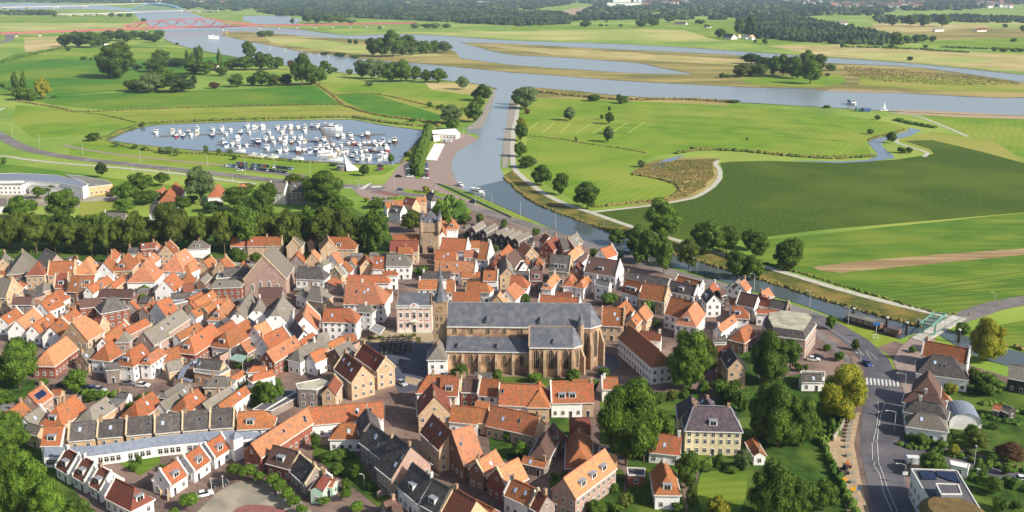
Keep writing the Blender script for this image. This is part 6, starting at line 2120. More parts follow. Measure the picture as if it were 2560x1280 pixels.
line_mass('reeds', 'golden reeds along the towpath bank', 'reeds', '1262,445 1300,482 1345,512 1400,534 1500,570 1600,606 1700,640 1900,700 2100,762 2300,818', FR, 2.6, 1.4, 1.2, 38)
line_mass('reeds', 'grass fringe beyond the towpath', 'reeds', '1900,655 2000,682 2130,722 2240,755 2330,780 2390,788', FM, 2.6, 1.0, 1.3, 39)
line_mass('hedge', 'garden shrubs below the villa', 'hedge', '1755,1168 1790,1166 1830,1170 1865,1172', FG, 2.6, 2.4, .7, 40)
line_mass('hedge', 'garden plots with clipped hedges at the right edge', 'hedge', '2460,1010 2500,1018 2550,1030 2600,1040', FG, 3, 1.6, .9, 41)
line_mass('hedge', 'second garden hedge at the right edge', 'hedge', '2455,1042 2500,1052 2560,1066', FG, 3, 1.6, .9, 42)
line_mass('hedge', 'dark reeds beside the canal at the right edge', 'reeds', '2500,864 2560,876 2620,890', FR, 3, 1.4, 1.2, 43)
line_mass('hedge', 'shrubs in the courtyard of the cottage rows', 'hedge', '345,1130 370,1140 385,1132', FM, 2, 1.2, .7, 44)
line_mass('hedge', 'avenue undergrowth below the tall trees', 'hedge', '-100,632 100,630 300,628 500,625 700,620 900,612 960,606', FG, 4, 2, 1.3, 45)

# ================================================================ SMALL THINGS
def rl(rows):
    "rows of (x, y, things) -> nothing; helper for ordered labels"
    return rows
def order_labels(items, place, look):
    g = {}
    for it in items: g.setdefault((it['place'] if 'place' in it else place, look(it)), []).append(it)
    for (pl, lk), L_ in g.items():
        L_.sort(key=lambda i: i['u'])
        for k, it in enumerate(L_):
            n = len(L_)
            it['label'] = '%s %s' % (lk, pl) if n == 1 else '%s %s %s' % (('left', 'right')[k] if n == 2 else 'leftmost' if k == 0 else 'rightmost' if k == n - 1 else nth(k).replace(' from left', ''), lk, pl) + (', from left' if 0 < k < n - 1 else '')
# ---- boats
HULLC = {'w': mat('hull_white', (232, 232, 228), (214, 214, 210), 1, rough=.35), 'b': mat('hull_navy', (52, 62, 98), (40, 48, 78), 1, rough=.35), 'r': mat('hull_red', (168, 52, 48), (140, 42, 40), 1, rough=.4), 'k': mat('hull_brown', (112, 78, 56), (90, 62, 44), 1, rough=.5)}
CANV = {'w': HULLC['w'], 'b': mat('canvas_blue', (84, 108, 156), (70, 92, 136), 2, rough=.8), 't': mat('canvas_tan', (188, 170, 142), (168, 150, 122), 2, rough=.8), 'g': mat('canvas_grey', (150, 154, 160), (132, 136, 142), 2, rough=.8)}
HN = {'w': 'white', 'b': 'navy hulled', 'r': 'red hulled', 'k': 'brown hulled'}; CNN = {'w': 'white topped', 'b': 'blue covered', 't': 'tan covered', 'g': 'grey covered'}
def hull_mesh():
    b = MB(); sec = [(-.5, .36, .13), (-.3, .46, .12), (0, .5, .13), (.25, .42, .15), (.42, .2, .18), (.5, .01, .21)]
    for k in range(len(sec) - 1):
        (x0, w0, z0), (x1, w1, z1) = sec[k], sec[k + 1]
        for s_ in (1, -1):
            q = [(x0, -s_ * w0 * .8, -.02), (x1, -s_ * w1 * .75, -.02), (x1, -s_ * w1, z1), (x0, -s_ * w0, z0)]; b.face(q if s_ > 0 else q[::-1])
        b.face([(x0, -w0, z0), (x1, -w1, z1), (x1, w1, z1), (x0, w0, z0)])
    b.face([(-.5, .36, .13), (-.5, .29, -.02), (-.5, -.29, -.02), (-.5, -.36, .13)][::1]); return b.mesh('hull', [HULLC['w']])
HULL = hull_mesh()
def cabin_mesh():
    b = MB(); b.box(-.32, .2, -.36, .36, .12, .24)
    for s_ in (-1, 1): b.face([(.2, -.36, .12), (.34, -.24, .14), (.2, -.33, .24)]) if s_ < 0 else b.face([(.34, .24, .14), (.2, .36, .12), (.2, .33, .24)])
    b.face([(.2, -.36, .12), (.34, -.24, .14), (.34, .24, .14), (.2, .36, .12)]); b.face([(.34, -.24, .14), (.34, .24, .14), (.2, .33, .24), (.2, -.33, .24)]); b.box(-.1, .1, -.3, .3, .24, .34); return b.mesh('cabin', [HULLC['w']])
CABIN = cabin_mesh(); BWIN = MB().box(-.28, .17, -.37, .37, .165, .215).box(.095, .11, -.28, .28, .25, .33).mesh('cabin_window', [GLASS])
CANO = MB().box(-.46, -.1, -.38, .38, .2, .31).mesh('canopy', [HULLC['w']]); RAIL = MB().bar((.2, -.4, .27), (.47, -.05, .29), .01, .012).bar((.2, .4, .27), (.47, .05, .29), .01, .012).bar((.2, -.4, .15), (.2, -.4, .27), .008, .01).bar((.2, .4, .15), (.2, .4, .27), .008, .01).bar((.47, -.05, .29), (.47, .05, .29), .01, .012).mesh('railing', [HULLC['w']])
def boat(P, L_, w, rz, hc, cc, label, group, name='motor_yacht', zs=1.0, cat='boat'):
    t = thing(name, (P.x, P.y, .08), rz, label, cat, group); t.scale = (L_, w, L_ * zs * .9)
    for me, nm, m in ((HULL, 'hull', HULLC[hc]), (CABIN, 'cabin', None), (BWIN, 'cabin_window', None), (CANO, 'canopy', CANV[cc]), (RAIL, 'railing', None)):
        o = obj(nm, me, t)
        if m is not None and m.name != me.materials[0].name: o.material_slots[0].link = 'OBJECT'; o.material_slots[0].material = m
    return t
bs = []
rb_ = random.Random(3)
def bl(ox, oy, s, txt):
    for it in txt.split():
        f = it.split(','); x, y = float(f[0]), float(f[1]); sz = float(f[2]) if len(f) > 2 else 10; hc = f[3] if len(f) > 3 else 'w'
        bs.append(dict(u=ox + x / s, v=oy + (y + 14) / s, sz=sz, hc=hc, cc=rb_.choice('wwwbtgw')))
bl(0, 280, 4, '1560,205,12 1730,190 1795,195 1765,235,9,r 1830,235,10,b 1885,190,9,b 1910,225,11 1975,165 1975,210 2130,175 2125,230,11,b 2220,170,11 2260,215 2305,175 2405,205,10,b 2475,140,11 2490,200 2545,150,11 2235,290 2265,330,11 2325,315 2380,265,12 2390,340,9 2465,325,9 2525,290')
bl(640, 280, 4, '5,150,11 70,150,13 130,205 215,155,11 290,145 265,195 350,145 350,190 420,145 490,140 490,182 560,140,10,b 615,140 690,130 95,270 165,265,10,r 240,265 300,255 375,255 445,255,11 25,305,13,b 175,300 295,305 355,300,10,k 430,300 485,290 605,285,11,b 240,385,11 300,380,11 425,390,13,k 485,375,11 545,385,11 605,380,11,b 665,375 680,275 700,310 720,350 745,390 110,360,12 820,245,10,b 875,240 945,235,12 1065,235,9,b 1120,228,12,k 925,310 980,310,11,r 1035,325 1080,305 1135,310,9,k 1185,305 1270,280 1245,315 1335,300,9,b 810,370 830,410 905,395 1055,390,8 1100,380,9 1145,375,8,r 1190,385,8,b 1070,455,11 1130,460,11 1240,460,12 1290,440,11 1310,380,12,r 960,440,9,b 1015,480,8,b 1260,400,9 870,400,9 1000,395,8 770,325,9 850,330,9 1205,325,8 960,265,9 1300,330,8 640,330,8')
for b_ in bs: b_['row'] = 'far' if b_['v'] < 336 else 'middle' if b_['v'] < 364 else 'near'
order_labels(bs, '', lambda i: '%s, %s motor yacht in the %s rows of the marina' % (HN[i['hc']], CNN[i['cc']], i['row']))
for b_ in bs:
    P = W(b_['u'], b_['v']); b_['label'] = b_['label'].replace('rows of the marina ', 'rows of the marina').replace('marina, from', 'marina, from')
    boat(P, b_['sz'] * rb_.uniform(.95, 1.15), b_['sz'] * .4, -math.pi / 2 + math.atan2(P.x, P.y) * -.85 + rb_.uniform(-.12, .12) + (math.pi if rb_.random() < .35 else 0), b_['hc'], b_['cc'], b_['label'], 'motor yachts in the marina')
boat(W(830, 325), 20, 7, -.15, 'w', 'g', 'largest white ship moored at the head of the marina walkway', None, 'passenger_ship')
boat(W(987, 356), 13, 5, -1.45, 'k', 't', 'boxy brown houseboat at the right end of the marina', None, 'houseboat')
boat(W(818, 390), 15, 5, .1, 'w', 'w', 'long white yacht lying sideways near the marina walkway foot', None)
boat(W(838, 401), 12, 4.5, .1, 'w', 't', 'white yacht lying sideways next to the sail pavilion', None)
boat(W(1195, 486), 13, 4.2, -.75, 'w', 'w', 'white yacht moored along the quay of the harbour channel', None)
boat(W(1152, 466), 8, 3, -1.1, 'w', 'w', 'small white boat moored above the quay yacht', None)
boat(W(2130, 262), 17, 7, -1.5, 'w', 'b', 'white motor boat cruising on the river', None)
boat(W(534, 96), 26, 9, .3, 'w', 'w', 'distant white boat on the river near the red bridge', None)
for x, y in ((60, 452), (170, 458), (420, 478), (-160, 395), (-20, 440)): boat(W(640 + x / 4, 280 + y / 4), 9, 3, .05, 'w', 'g', 'small covered boat lying along the near marina edge, %s' % ('number %d from left' % ([-160, -20, 60, 170, 420].index(x) + 1)), 'boats along the near marina bank')
WOODD = mat('jetty_planks', (128, 122, 114), (100, 95, 90), 1.2, rough=.9)
for i, (pts, lb) in enumerate((('400,340 436,338', 'short left jetty in the marina'), ('500,336 552,334', 'jetty left of centre in the marina far row'), ('640,353 800,352', 'long middle jetty with boats on both sides'), ('660,380 748,376', 'near left jetty of the marina'), ('700,324 800,322', 'far jetty left of the walkway'), ('825,340 962,335', 'far jetty right of the walkway'), ('850,362 960,362', 'middle jetty right of the walkway'), ('875,380 965,378', 'near jetty right of the walkway'), ('545,360 640,364', 'middle jetty at the left'), ('800,318 850,392', 'main walkway crossing the marina'))):
    P = [W(u, v, .5) for u, v in PT(pts)]; t = thing('jetty', (P[0].x, P[0].y, 0), 0, lb, 'jetty', 'jetties in the marina'); o0 = P[0].copy(); o0.z = 0
    MB().bar(P[0] - o0, P[1] - o0, 2.2 if i < 9 else 3.2, .3).build('deck', WOODD, t); d = P[1] - P[0]; n = max(2, int(d.length / 9)); d.normalize()
    for k in range(n + 1):
        q = (P[1] - P[0]) * (k / n); MB().cyl(q.x, q.y - 1.4, 0, 2.2, .18, .16, 6).build('mooring_pile', WOODD, t)
        if i < 9: MB().box(q.x - .35, q.x + .35, q.y - 6, q.y + 6, .35, .55).build('finger_pier', WOODD, t)
for i, (x, y) in enumerate(((140, 495), (290, 515), (455, 545), (540, 555), (630, 565), (720, 578))):
    P = W(640 + x / 4, y / 4); tag(MB().cyl(0, 0, 0, 7, .9, .8, 8).build('mooring_post', CONC, None, P), '%s concrete mooring post in the near river arm' % (ORD[i].replace(' from left', '') if i < 5 else 'rightmost') + (', from left' if 0 < i < 5 else ''), 'post', 'mooring posts in the river')
P = W(568, 86); tag(MB().cyl(0, 0, 0, 10, 1.4, 1.2, 8).cyl(0, 0, 10, 12, 2.2, .3, 8).build('river_beacon', mat('beacon_yellow', (226, 176, 52), (206, 156, 40), 1, rough=.6), None, P), 'yellow beacon at the foot of the red bridge pier', 'beacon')
for i, (x, y, h) in enumerate(((735, 860, 5), (1090, 960, 5), (1303, 1015, 5), (1862, 1095, 5), (1430, 930, 3))):
    P = W(1960 + x / 4.267, 600 + y / 4.267); t = thing('mooring_dolphin', P, 0, '%s dark timber mooring pile with white cap in the canal' % (ORD[i]), 'mooring pile', 'mooring piles by the drawbridge'); MB().cyl(0, 0, 0, h, .55, .5, 8).build('pile', WALL['d'], t); MB().cyl(0, 0, h, h + .3, .62, .5, 8).build('cap', TRIM, t)
for u, v, c, lb in ((2145, 277, STEELG, 'green shipping container beside the river'), (2165, 278, CANV['b'], 'blue shipping container beside the river')):
    P = W(u, v + 1); t = thing('container', P, .1, lb, 'container', 'containers by the river'); w = 5 if c is STEELG else 8; b = MB(); b.box(-w / 2, w / 2, -2, 2, .2, 4.0); 
    for k in range(int(w / .8)): b.box(-w / 2 + .3 + k * .8, -w / 2 + .6 + k * .8, -2.08, 2.08, .4, 3.8)
    b.build('body', c, t); MB().box(-w / 2 - .05, w / 2 + .05, -2.05, 2.05, 4.0, 4.2).build('roof', LEAD, t)
P = W(2209, 277); t = thing('sailing_boat', P, .1, 'white sailing boat with tall sail moored on the near river bank', 'boat'); b = MB(); HM = obj('hull', HULL, t); HM.scale = (9, 3, 7); MB().bar((0, 0, 1), (0, 0, 10), .2, .2).build('mast', TRIM, t); MB().shell([[(.2, 0, 2), (2.6, .2, 2), (.3, 0, 9)]], .08).build('sail', SAILW, t); MB().bar((-3, 0, 1), (-3, 0, 6), .2, .2).build('mast', TRIM, t)
# ---- cars
CARC = {'w': (222, 222, 220), 's': (168, 172, 178), 'g': (104, 108, 114), 'k': (38, 40, 46), 'b': (58, 78, 128), 'r': (150, 44, 40), 'l': (140, 160, 190)}
CARM = {k: mat('car_paint_' + k, c, tuple(x * .94 for x in c), 2, rough=.28, spec=.6) for k, c in CARC.items()}; CARN = {'w': 'white', 's': 'silver', 'g': 'grey', 'k': 'black', 'b': 'blue', 'r': 'red', 'l': 'light blue'}
TYRE = mat('tyre', (36, 36, 38), (28, 28, 30), 3, rough=.9)
def profile(pts, w0, w1f, m=0, ins=0):
    b = MB(); n = len(pts); f = lambda p, s_: (p[0], s_ * (w0 * (1 - w1f * p[2])), p[1])
    for k in range(n):
        a, c = pts[k], pts[(k + 1) % n]; b.face([f(a, -1), f(a, 1), f(c, 1), f(c, -1)], m)
    b.face([f(p, -1) for p in pts], m); b.face([f(p, 1) for p in reversed(pts)], m); return b
BODYM = profile([(-2.1, .3, 0), (-2.15, .6, 0), (-2.05, .88, 0), (-1.7, .96, 0), (-1.5, .98, .0), (.75, .95, 0), (1.6, .86, 0), (2.05, .72, 0), (2.12, .45, 0), (2.05, .28, 0)][::-1], .88, .0).mesh('body', [CARM['w']])
ROOFM = profile([(-1.75, .96, 0), (-1.35, 1.4, 1), (-.9, 1.47, 1), (.05, 1.46, 1), (.85, .96, 0)][::-1], .84, .18).mesh('cabin', [GLASS]); TOPM = MB().box(-1.3, .0, -.66, .66, 1.44, 1.51).mesh('roof_panel', [CARM['w']])
LGT = mat('lamp_glass', (226, 226, 220), (206, 206, 200), 2, rough=.3)
WHM = MB().cyl(0, 0, -.1, .1, .33, .33, 12, 0, Matrix.Rotation(math.pi / 2, 4, 'X')).mesh('wheel', [TYRE]); RIM = MB().cyl(0, 0, -.115, .115, .18, .18, 10, 0, Matrix.Rotation(math.pi / 2, 4, 'X')).mesh('rim', [LEAD]); HLM = MB().box(-.06, .06, -.2, .2, -.07, .07).mesh('headlight', [LGT]); TLM = MB().box(-.05, .05, -.17, .17, -.08, .08).mesh('tail_light', [HULLC['r']])
def car(P, rz, c, label, group=None, detail=True, sc=1.0, name='parked_car', z=.06, cat='car'):
    t = thing(name, (P.x, P.y, z), rz, label, cat, group); t.scale = (sc, sc, sc)
    for me, nm, m in ((BODYM, 'body', CARM[c]), (ROOFM, 'cabin', None), (TOPM, 'roof_panel', CARM[c])):
        o = obj(nm, me, t)
        if m and c != 'w': o.material_slots[0].link = 'OBJECT'; o.material_slots[0].material = m
    if detail:
        for x in (-1.3, 1.32):
            for y in (-.8, .8): w = obj('wheel', WHM, t, (x, y, .33)); obj('rim', RIM, w)
        for y in (-.6, .6): obj('headlight', HLM, t, (2.07, y, .62)); obj('tail_light', TLM, t, (-2.12, y, .7))
    return t
cs = []; rc_ = random.Random(11)
def crow(u0, v0, u1, v1, n, ang, place, skip=()):
    for k in range(n):
        if k in skip: continue
        f = k / max(1, n - 1); cs.append(dict(u=u0 + (u1 - u0) * f, v=v0 + (v1 - v0) * f, a=ang + rc_.uniform(-.03, .03), c=rc_.choice('kkggsswwblkgr'), place=place, k=k))
crow(595, 411, 730, 424, 19, -1.25, 'in the far row of the long marina car park', (4, 11))
crow(568, 416, 716, 433, 20, -1.25, 'in the near row of the long marina car park', (7,))
crow(1022, 415, 1025, 443, 7, .08, 'in the parking column left of the poplar hedge')
crow(1062, 411, 1064, 447, 9, .05, 'in the parking column right of the poplar hedge')
for u, v, a, c, pl in ((951, 417, .1, 'k', 'by the small tree near the marina'), (952, 424, .1, 'r', 'by the small tree near the marina'), (946, 428, .1, 'g', 'by the small tree near the marina'), (977, 413, .05, 's', 'on the marina quay'), (997, 443, -.4, 'k', 'beside the lawn near the marina'), (600, 428, -.1, 'w', 'beside the long marina car park')):
    cs.append(dict(u=u, v=v, a=a, c=c, place=pl))
order_labels(cs, '', lambda i: '%s car' % CARN[i['c']])
for c in cs: car(W(c['u'], c['v']), c['a'], c['c'], c['label'], 'cars parked at the marina', False, 1.15)
for u, v, a, c, lb, nm in ((512, 1240, .5, 'w', 'white car parked by the clipped trees at the bottom left', 'parked_car'), (549, 1213, .5, 'k', 'black car parked just behind the white car near white cottages', 'parked_car'), (2168, 913, -1.35, 'b', 'blue car driving between zebra crossing and canal road', 'car'), (2034, 902, -.2, 'w', 'white car parked beside the pale flat topped building', 'parked_car'), (2044, 896, -.2, 'k', 'dark car parked behind the white car at the pale building', 'parked_car'),
    (322, 962, -.1, 'g', 'dark grey car in front of the tall windowed shop', 'parked_car'), (358, 967, -.15, 'w', 'white car parked right of the dark grey car by the shop', 'parked_car'), (218, 973, -.35, 'k', 'leftmost dark car in the short row behind the hedge', 'parked_car'), (234, 976, -.35, 'b', 'blue grey car in the short row behind the hedge', 'parked_car'), (250, 978, -.35, 's', 'silver car at the end of the row behind the hedge', 'parked_car'), (158, 967, -.3, 'k', 'dark car at the roadside left of the square tree', 'parked_car'),
    (612, 1020, .25, 'k', 'black car in the yard behind the grey flat roof', 'parked_car'), (1005, 962, -.9, 's', 'silver car at the corner of the tan double gabled house', 'parked_car'), (1001, 476, .0, 'b', 'dark blue car driving past the roundabout lawn', 'car'), (2558, 1203, -.15, 'w', 'white car at the right edge behind the garden hedge', 'parked_car'), (275, 492, -.2, 'k', 'dark car parked at the end of the sand coloured school wing', 'parked_car'), (1182, 507, -.75, 'k', 'dark car on the canal road beside the quay wall', 'parked_car'), (752, 598, .2, 'r', 'red car under the avenue trees', 'parked_car'), (765, 599, .2, 'w', 'white car under the avenue trees', 'parked_car')):
    car(W(u, v), a, c, lb, None, v > 850, 1.05, nm)
# vans and caravan
def van(P, rz, label, c='w'):
    t = thing('van', P, rz, label, 'van'); profile([(-2.5, .35, 0), (-2.5, 1.0, 0), (-2.45, 2.1, .6), (-2.3, 2.25, 1), (1.0, 2.25, 1), (1.75, 1.3, .3), (2.5, 1.05, 0), (2.6, .4, 0)][::-1], .98, .1).build('body', CARM[c], t)
    profile([(1.12, 2.1, .9), (1.72, 1.36, .3), (1.6, 1.36, .3), (1.0, 2.1, .9)][::-1], .96, .1).build('windscreen', GLASS, t)
    for x in (-1.6, 1.7):
        for y in (-.9, .9): w = obj('wheel', WHM, t, (x, y, .35)); obj('rim', RIM, w)
    return t
van(W(2287, 1160), -.1, 'white delivery van partly under the tree by the side road')
# ---- covered boats on trailers
CV = []
for k in range(10):
    v = 365 + k * 4.1; u = 1098 - k * 2.1; P = W(u, v); t = thing('covered_boat', P, -.06, ('%s white covered boat in dry row on harbour lawn' % ('farthest' if k == 0 else 'nearest' if k == 9 else 'number %d from far end,' % (k + 1))), 'covered boat', 'covered boats stored on the lawn')
    MB().prism([(-4.2, -.7), (-3, -1.2), (2.6, -1.2), (4.4, 0), (2.6, 1.2), (-3, 1.2), (-4.2, .7)], .5, 1.3).build('hull', HULLC['w'], t); MB().shell([[(-4.2, -1.1, 1.2), (4.2, -.3, 1.2), (3.6, 0, 1.8), (-4, 0, 2.1)], [(4.2, .3, 1.2), (-4.2, 1.1, 1.2), (-4, 0, 2.1), (3.6, 0, 1.8)]], .1).build('cover', SAILW, t)
for u, v, lb in ((1112, 355, 'left white caravan on the harbour lawn'), (1122, 356, 'right white caravan on the harbour lawn')):
    P = W(u, v); t = thing('caravan', P, -.1, lb, 'caravan'); profile([(-2.8, .5, 0), (-2.9, 1.4, 0), (-2.4, 2.5, 0), (2.4, 2.5, 0), (2.9, 1.4, 0), (2.8, .5, 0)][::-1], 1.1, 0).build('body', HULLC['w'], t); MB().box(-1.8, 1.8, -1.13, 1.13, 1.4, 2.0).build('window_band', GLASS, t)
# ---- lamps
GALV = mat('galvanised_pole', (196, 198, 196), (176, 178, 176), 1, rough=.5)
def lamp(u, vb, vt, label, arm=1.6, rz=0):
    P = W(u, vb); h = max(3.5, (vb - vt) / ppm(P)); t = thing('street_lamp', P, rz, label, 'street lamp', 'street lamps'); b = MB(); b.cyl(0, 0, 0, h - .4, .11, .07, 6)
    if arm: b.bar((0, 0, h - .45), (-arm * .6, 0, h), .08, .08); b.bar((-arm * .6, 0, h), (-arm, 0, h + .05), .08, .08)
    b.build('pole', GALV, t); b = MB()
    if arm: b.box(-arm - .6, -arm + .1, -.16, .16, h - .03, h + .12)
    else: b.cyl(0, 0, h - .4, h, .1, .3, 8)
    b.build('lamp_head', GALV, t); return t
LP = [(32, 343, 313, 'ring road', 1.5), (100, 367, 335, 'ring road', 1.5), (208, 388, 354, 'ring road', 1.5), (352, 406, 370, 'ring road', 1.5), (520, 421, 384, 'ring road', 1.5), (614, 437, 391, 'ring road', 1.5), (775, 435, 404, 'ring road', 1.5), (690, 432, 398, 'ring road', 1.5),
      (89, 407, 394, 'lower cycle path', 0), (164, 410, 402, 'lower cycle path', 0), (333, 430, 414, 'lower cycle path', 0), (422, 434, 423, 'lower cycle path', 0), (581, 450, 440, 'lower cycle path', 0),
      (898, 478, 450, 'harbour junction', 1.5), (985, 465, 438, 'harbour junction', 0), (1091, 475, 450, 'harbour junction', 1.5), (1189, 516, 478, 'canal road', 0), (1230, 508, 484, 'canal road', 1.5), (1301, 544, 505, 'canal road', 0), (1389, 572, 528, 'canal road', 0), (1622, 652, 618, 'canal road', 0), (1742, 684, 643, 'canal road', 1.5), (1885, 728, 682, 'canal road', 1.5), (2024, 768, 724, 'canal road', 1.5), (2120, 812, 765, 'canal road', 1.5), (2487, 755, 730, 'meadow edge', 1.3),
      (2262, 972, 930, 'main road', 2.6), (2151, 905, 885, 'main road', 1.4), (2235, 1082, 1022, 'main road', 2.6), (2433, 1183, 1108, 'side road', 0), (2262, 1190, 1156, 'side road', 2.2), (911, 1217, 1182, 'alley garden', .6), (529, 1226, 1206, 'round square', 0), (558, 1220, 1197, 'round square', 0), (1510, 573, 565, 'towpath', 0), (1175, 342, 315, 'harbour mouth', 0), (1159, 345, 320, 'harbour mouth', 0)]
ls = [dict(u=a, vb=b, vt=c, place='beside the ' + d, arm=e) for a, b, c, d, e in LP]; order_labels(ls, '', lambda i: 'pale grey street lamp with %s' % ('long arm' if i['arm'] > 2 else 'short arm' if i['arm'] else 'plain top'))
for l in ls: lamp(l['u'], l['vb'], l['vt'], l['label'], l['arm'])
# ---- terrace
CHM = mat('cafe_dark', (58, 54, 56), (44, 42, 44), 2, rough=.7); TBM = mat('cafe_table_top', (130, 116, 96), (104, 92, 76), 2, rough=.6)
b = MB(); b.box(-.24, .24, -.24, .24, .42, .48); b.box(-.24, .24, .2, .25, .48, .92)
CS = b.mesh('seat', [CHM]); b = MB()
for x in (-.2, .2):
    for y in (-.2, .2): b.box(x - .02, x + .02, y - .02, y + .02, 0, .42)
CL = b.mesh('legs', [CHM]); TT = MB().box(-.42, .42, -.42, .42, .7, .75).mesh('table_top', [TBM]); TL = MB().cyl(0, 0, 0, .7, .05, .05, 6).cyl(0, 0, 0, .04, .3, .28, 8).mesh('table_leg', [CHM])
rt2 = random.Random(8); O = W(957, 880); nrow = 0
for r_ in range(8):
    for c_ in range(6):
        u = 962 + c_ * 13 + r_ * -1.2 + rt2.uniform(-1.2, 1.2); v = 846 + r_ * 5.6 + rt2.uniform(-.6, .6) + c_ * -.4
        if (r_, c_) in ((0, 0), (7, 5)): continue
        P = W(u, v); t = thing('cafe_table', (P.x, P.y, .03), rt2.uniform(-.2, .2), 'small square cafe table on the market square terrace', 'table', 'cafe tables on the market square'); obj('table_top', TT, t); obj('table_leg', TL, t)
        for k in range(4):
            a = k * math.pi / 2 + rt2.uniform(-.15, .15); q = P + Vector((math.cos(a) * .72, math.sin(a) * .72, 0)); ch = thing('cafe_chair', (q.x, q.y, .03), a - math.pi / 2, 'dark cafe chair at a table on the market square terrace', 'chair', 'cafe chairs on the market square'); obj('seat', CS, ch); obj('legs', CL, ch)
PLM = mat('planter', (120, 96, 72), (96, 76, 56), 2, rough=.9)
for i, (u, v) in enumerate(((925, 848), (937, 850), (950, 846), (1004, 843), (1035, 841), (1046, 850), (1047, 858), (955, 848), (1025, 845))):
    P = W(u, v); t = thing('planter', P, 0, 'brown planter with small shrub, %s, edging the market terrace' % nth(sorted((925, 937, 950, 1004, 1035, 1046, 1047, 955, 1025)).index(u)), 'planter', 'planters around the market terrace'); MB().box(-.9, .9, -.3, .3, 0, .6).build('box', PLM, t); rr_ = random.Random(i); b = MB()
    for k in range(6): blob(b, -.7 + k * .28, 0, .55, .5, .7, rr_)
    b.build('shrub', LM['g'], t)
# ---- people
SKIN = mat('skin', (206, 160, 132), (190, 146, 118), 3, rough=.6); HAIR = mat('hair', (74, 56, 44), (56, 42, 34), 3, rough=.8)
CLO = {k: mat('cloth_' + k, c, tuple(x * .85 for x in c), 4, rough=.9) for k, c in dict(red=(160, 52, 48), blue=(60, 80, 130), white=(216, 212, 206), black=(44, 44, 50), green=(74, 96, 64)).items()}
def skinned(name, verts, edges, radii, m, parent):
    me = bpy.data.meshes.new(name); me.from_pydata(verts, edges, []); me.materials.append(m); o = obj(name, me, parent); md = o.modifiers.new('skin', 'SKIN'); sv = me.skin_vertices[0].data if me.skin_vertices else None
    if sv is None:
        import bmesh
        bm = bmesh.new(); bm.from_mesh(me); bm.verts.layers.skin.verify(); bm.to_mesh(me); bm.free(); sv = me.skin_vertices[0].data
    for k, r in enumerate(radii): sv[k].radius = (r, r); sv[k].use_root = (k == 0)
    s2 = o.modifiers.new('sub', 'SUBSURF'); s2.levels = 1; s2.render_levels = 1; return o
def person(P, rz, top, leg, label, stride=.18):
    t = thing('person', (P.x, P.y, .05), rz, label, 'person'); s = stride
    V = [(0, 0, .95), (0, 0, 1.15), (0, 0, 1.4), (0, 0, 1.52), (0, .01, 1.64), (.1, 0, .9), (.11, s, .5), (.11, s * .6, .06), (.11, s * .6 + .16, .04), (-.1, 0, .9), (-.11, -s * .6, .5), (-.11, -s * 1.3, .08), (-.11, -s * 1.3 + .16, .04), (.2, 0, 1.4), (.25, -.08, 1.12), (.26, .04, .88), (-.2, 0, 1.4), (-.25, .08, 1.12), (-.26, .18, .9)]
    E_ = [(0, 1), (1, 2), (2, 3), (3, 4), (0, 5), (5, 6), (6, 7), (7, 8), (0, 9), (9, 10), (10, 11), (11, 12), (2, 13), (13, 14), (14, 15), (2, 16), (16, 17), (17, 18)]
    Rr = [.14, .13, .14, .06, .105, .09, .06, .045, .04, .09, .06, .045, .04, .06, .045, .035, .06, .045, .035]
    skinned('body', V, E_, Rr, SKIN, t)
    skinned('shirt', [V[1], V[2], V[13], V[14], V[16], V[17], V[0]], [(0, 1), (1, 2), (2, 3), (1, 4), (4, 5), (0, 6)], [.155, .165, .08, .062, .08, .062, .15], CLO[top], t)
    skinned('trousers', [V[0], V[5], V[6], V[7], V[9], V[10], V[11]], [(0, 1), (1, 2), (2, 3), (0, 4), (4, 5), (5, 6)], [.155, .11, .08, .062, .11, .08, .062], CLO[leg], t)
    b = MB(); b.cyl(0, 0, 1.66, 1.78, .13, .07, 10); b.build('hair', HAIR, t); return t
for u, v, rz, a, b_, lb in ((2128, 905, .5, 'blue', 'black', 'person in blue walking on the pavement beside the main road'), (952, 972, 1, 'red', 'blue', 'person in red standing below the tan double gabled house'), (1040, 990, 2, 'white', 'black', 'person in white at the entrance of the market street'), (1006, 905, 0, 'black', 'blue', 'person in black walking over the market square'), (1775, 1148, .2, 'white', 'blue', 'person in white on the villa terrace'), (2106, 1190, .4, 'black', 'blue', 'person in black at the roadworks'), (1012, 925, 2, 'blue', 'black', 'person in blue crossing the market square near the church'), (2420, 790, .9, 'black', 'black', 'person in black on the country road past the drawbridge'), (690, 1240, .1, 'black', 'black', 'person in black beside the clipped tree row'), (1765, 800, .3, 'white', 'blue', 'person in white on the paving by the hipped orange house')):
    person(W(u, v), rz, a, b_, lb)
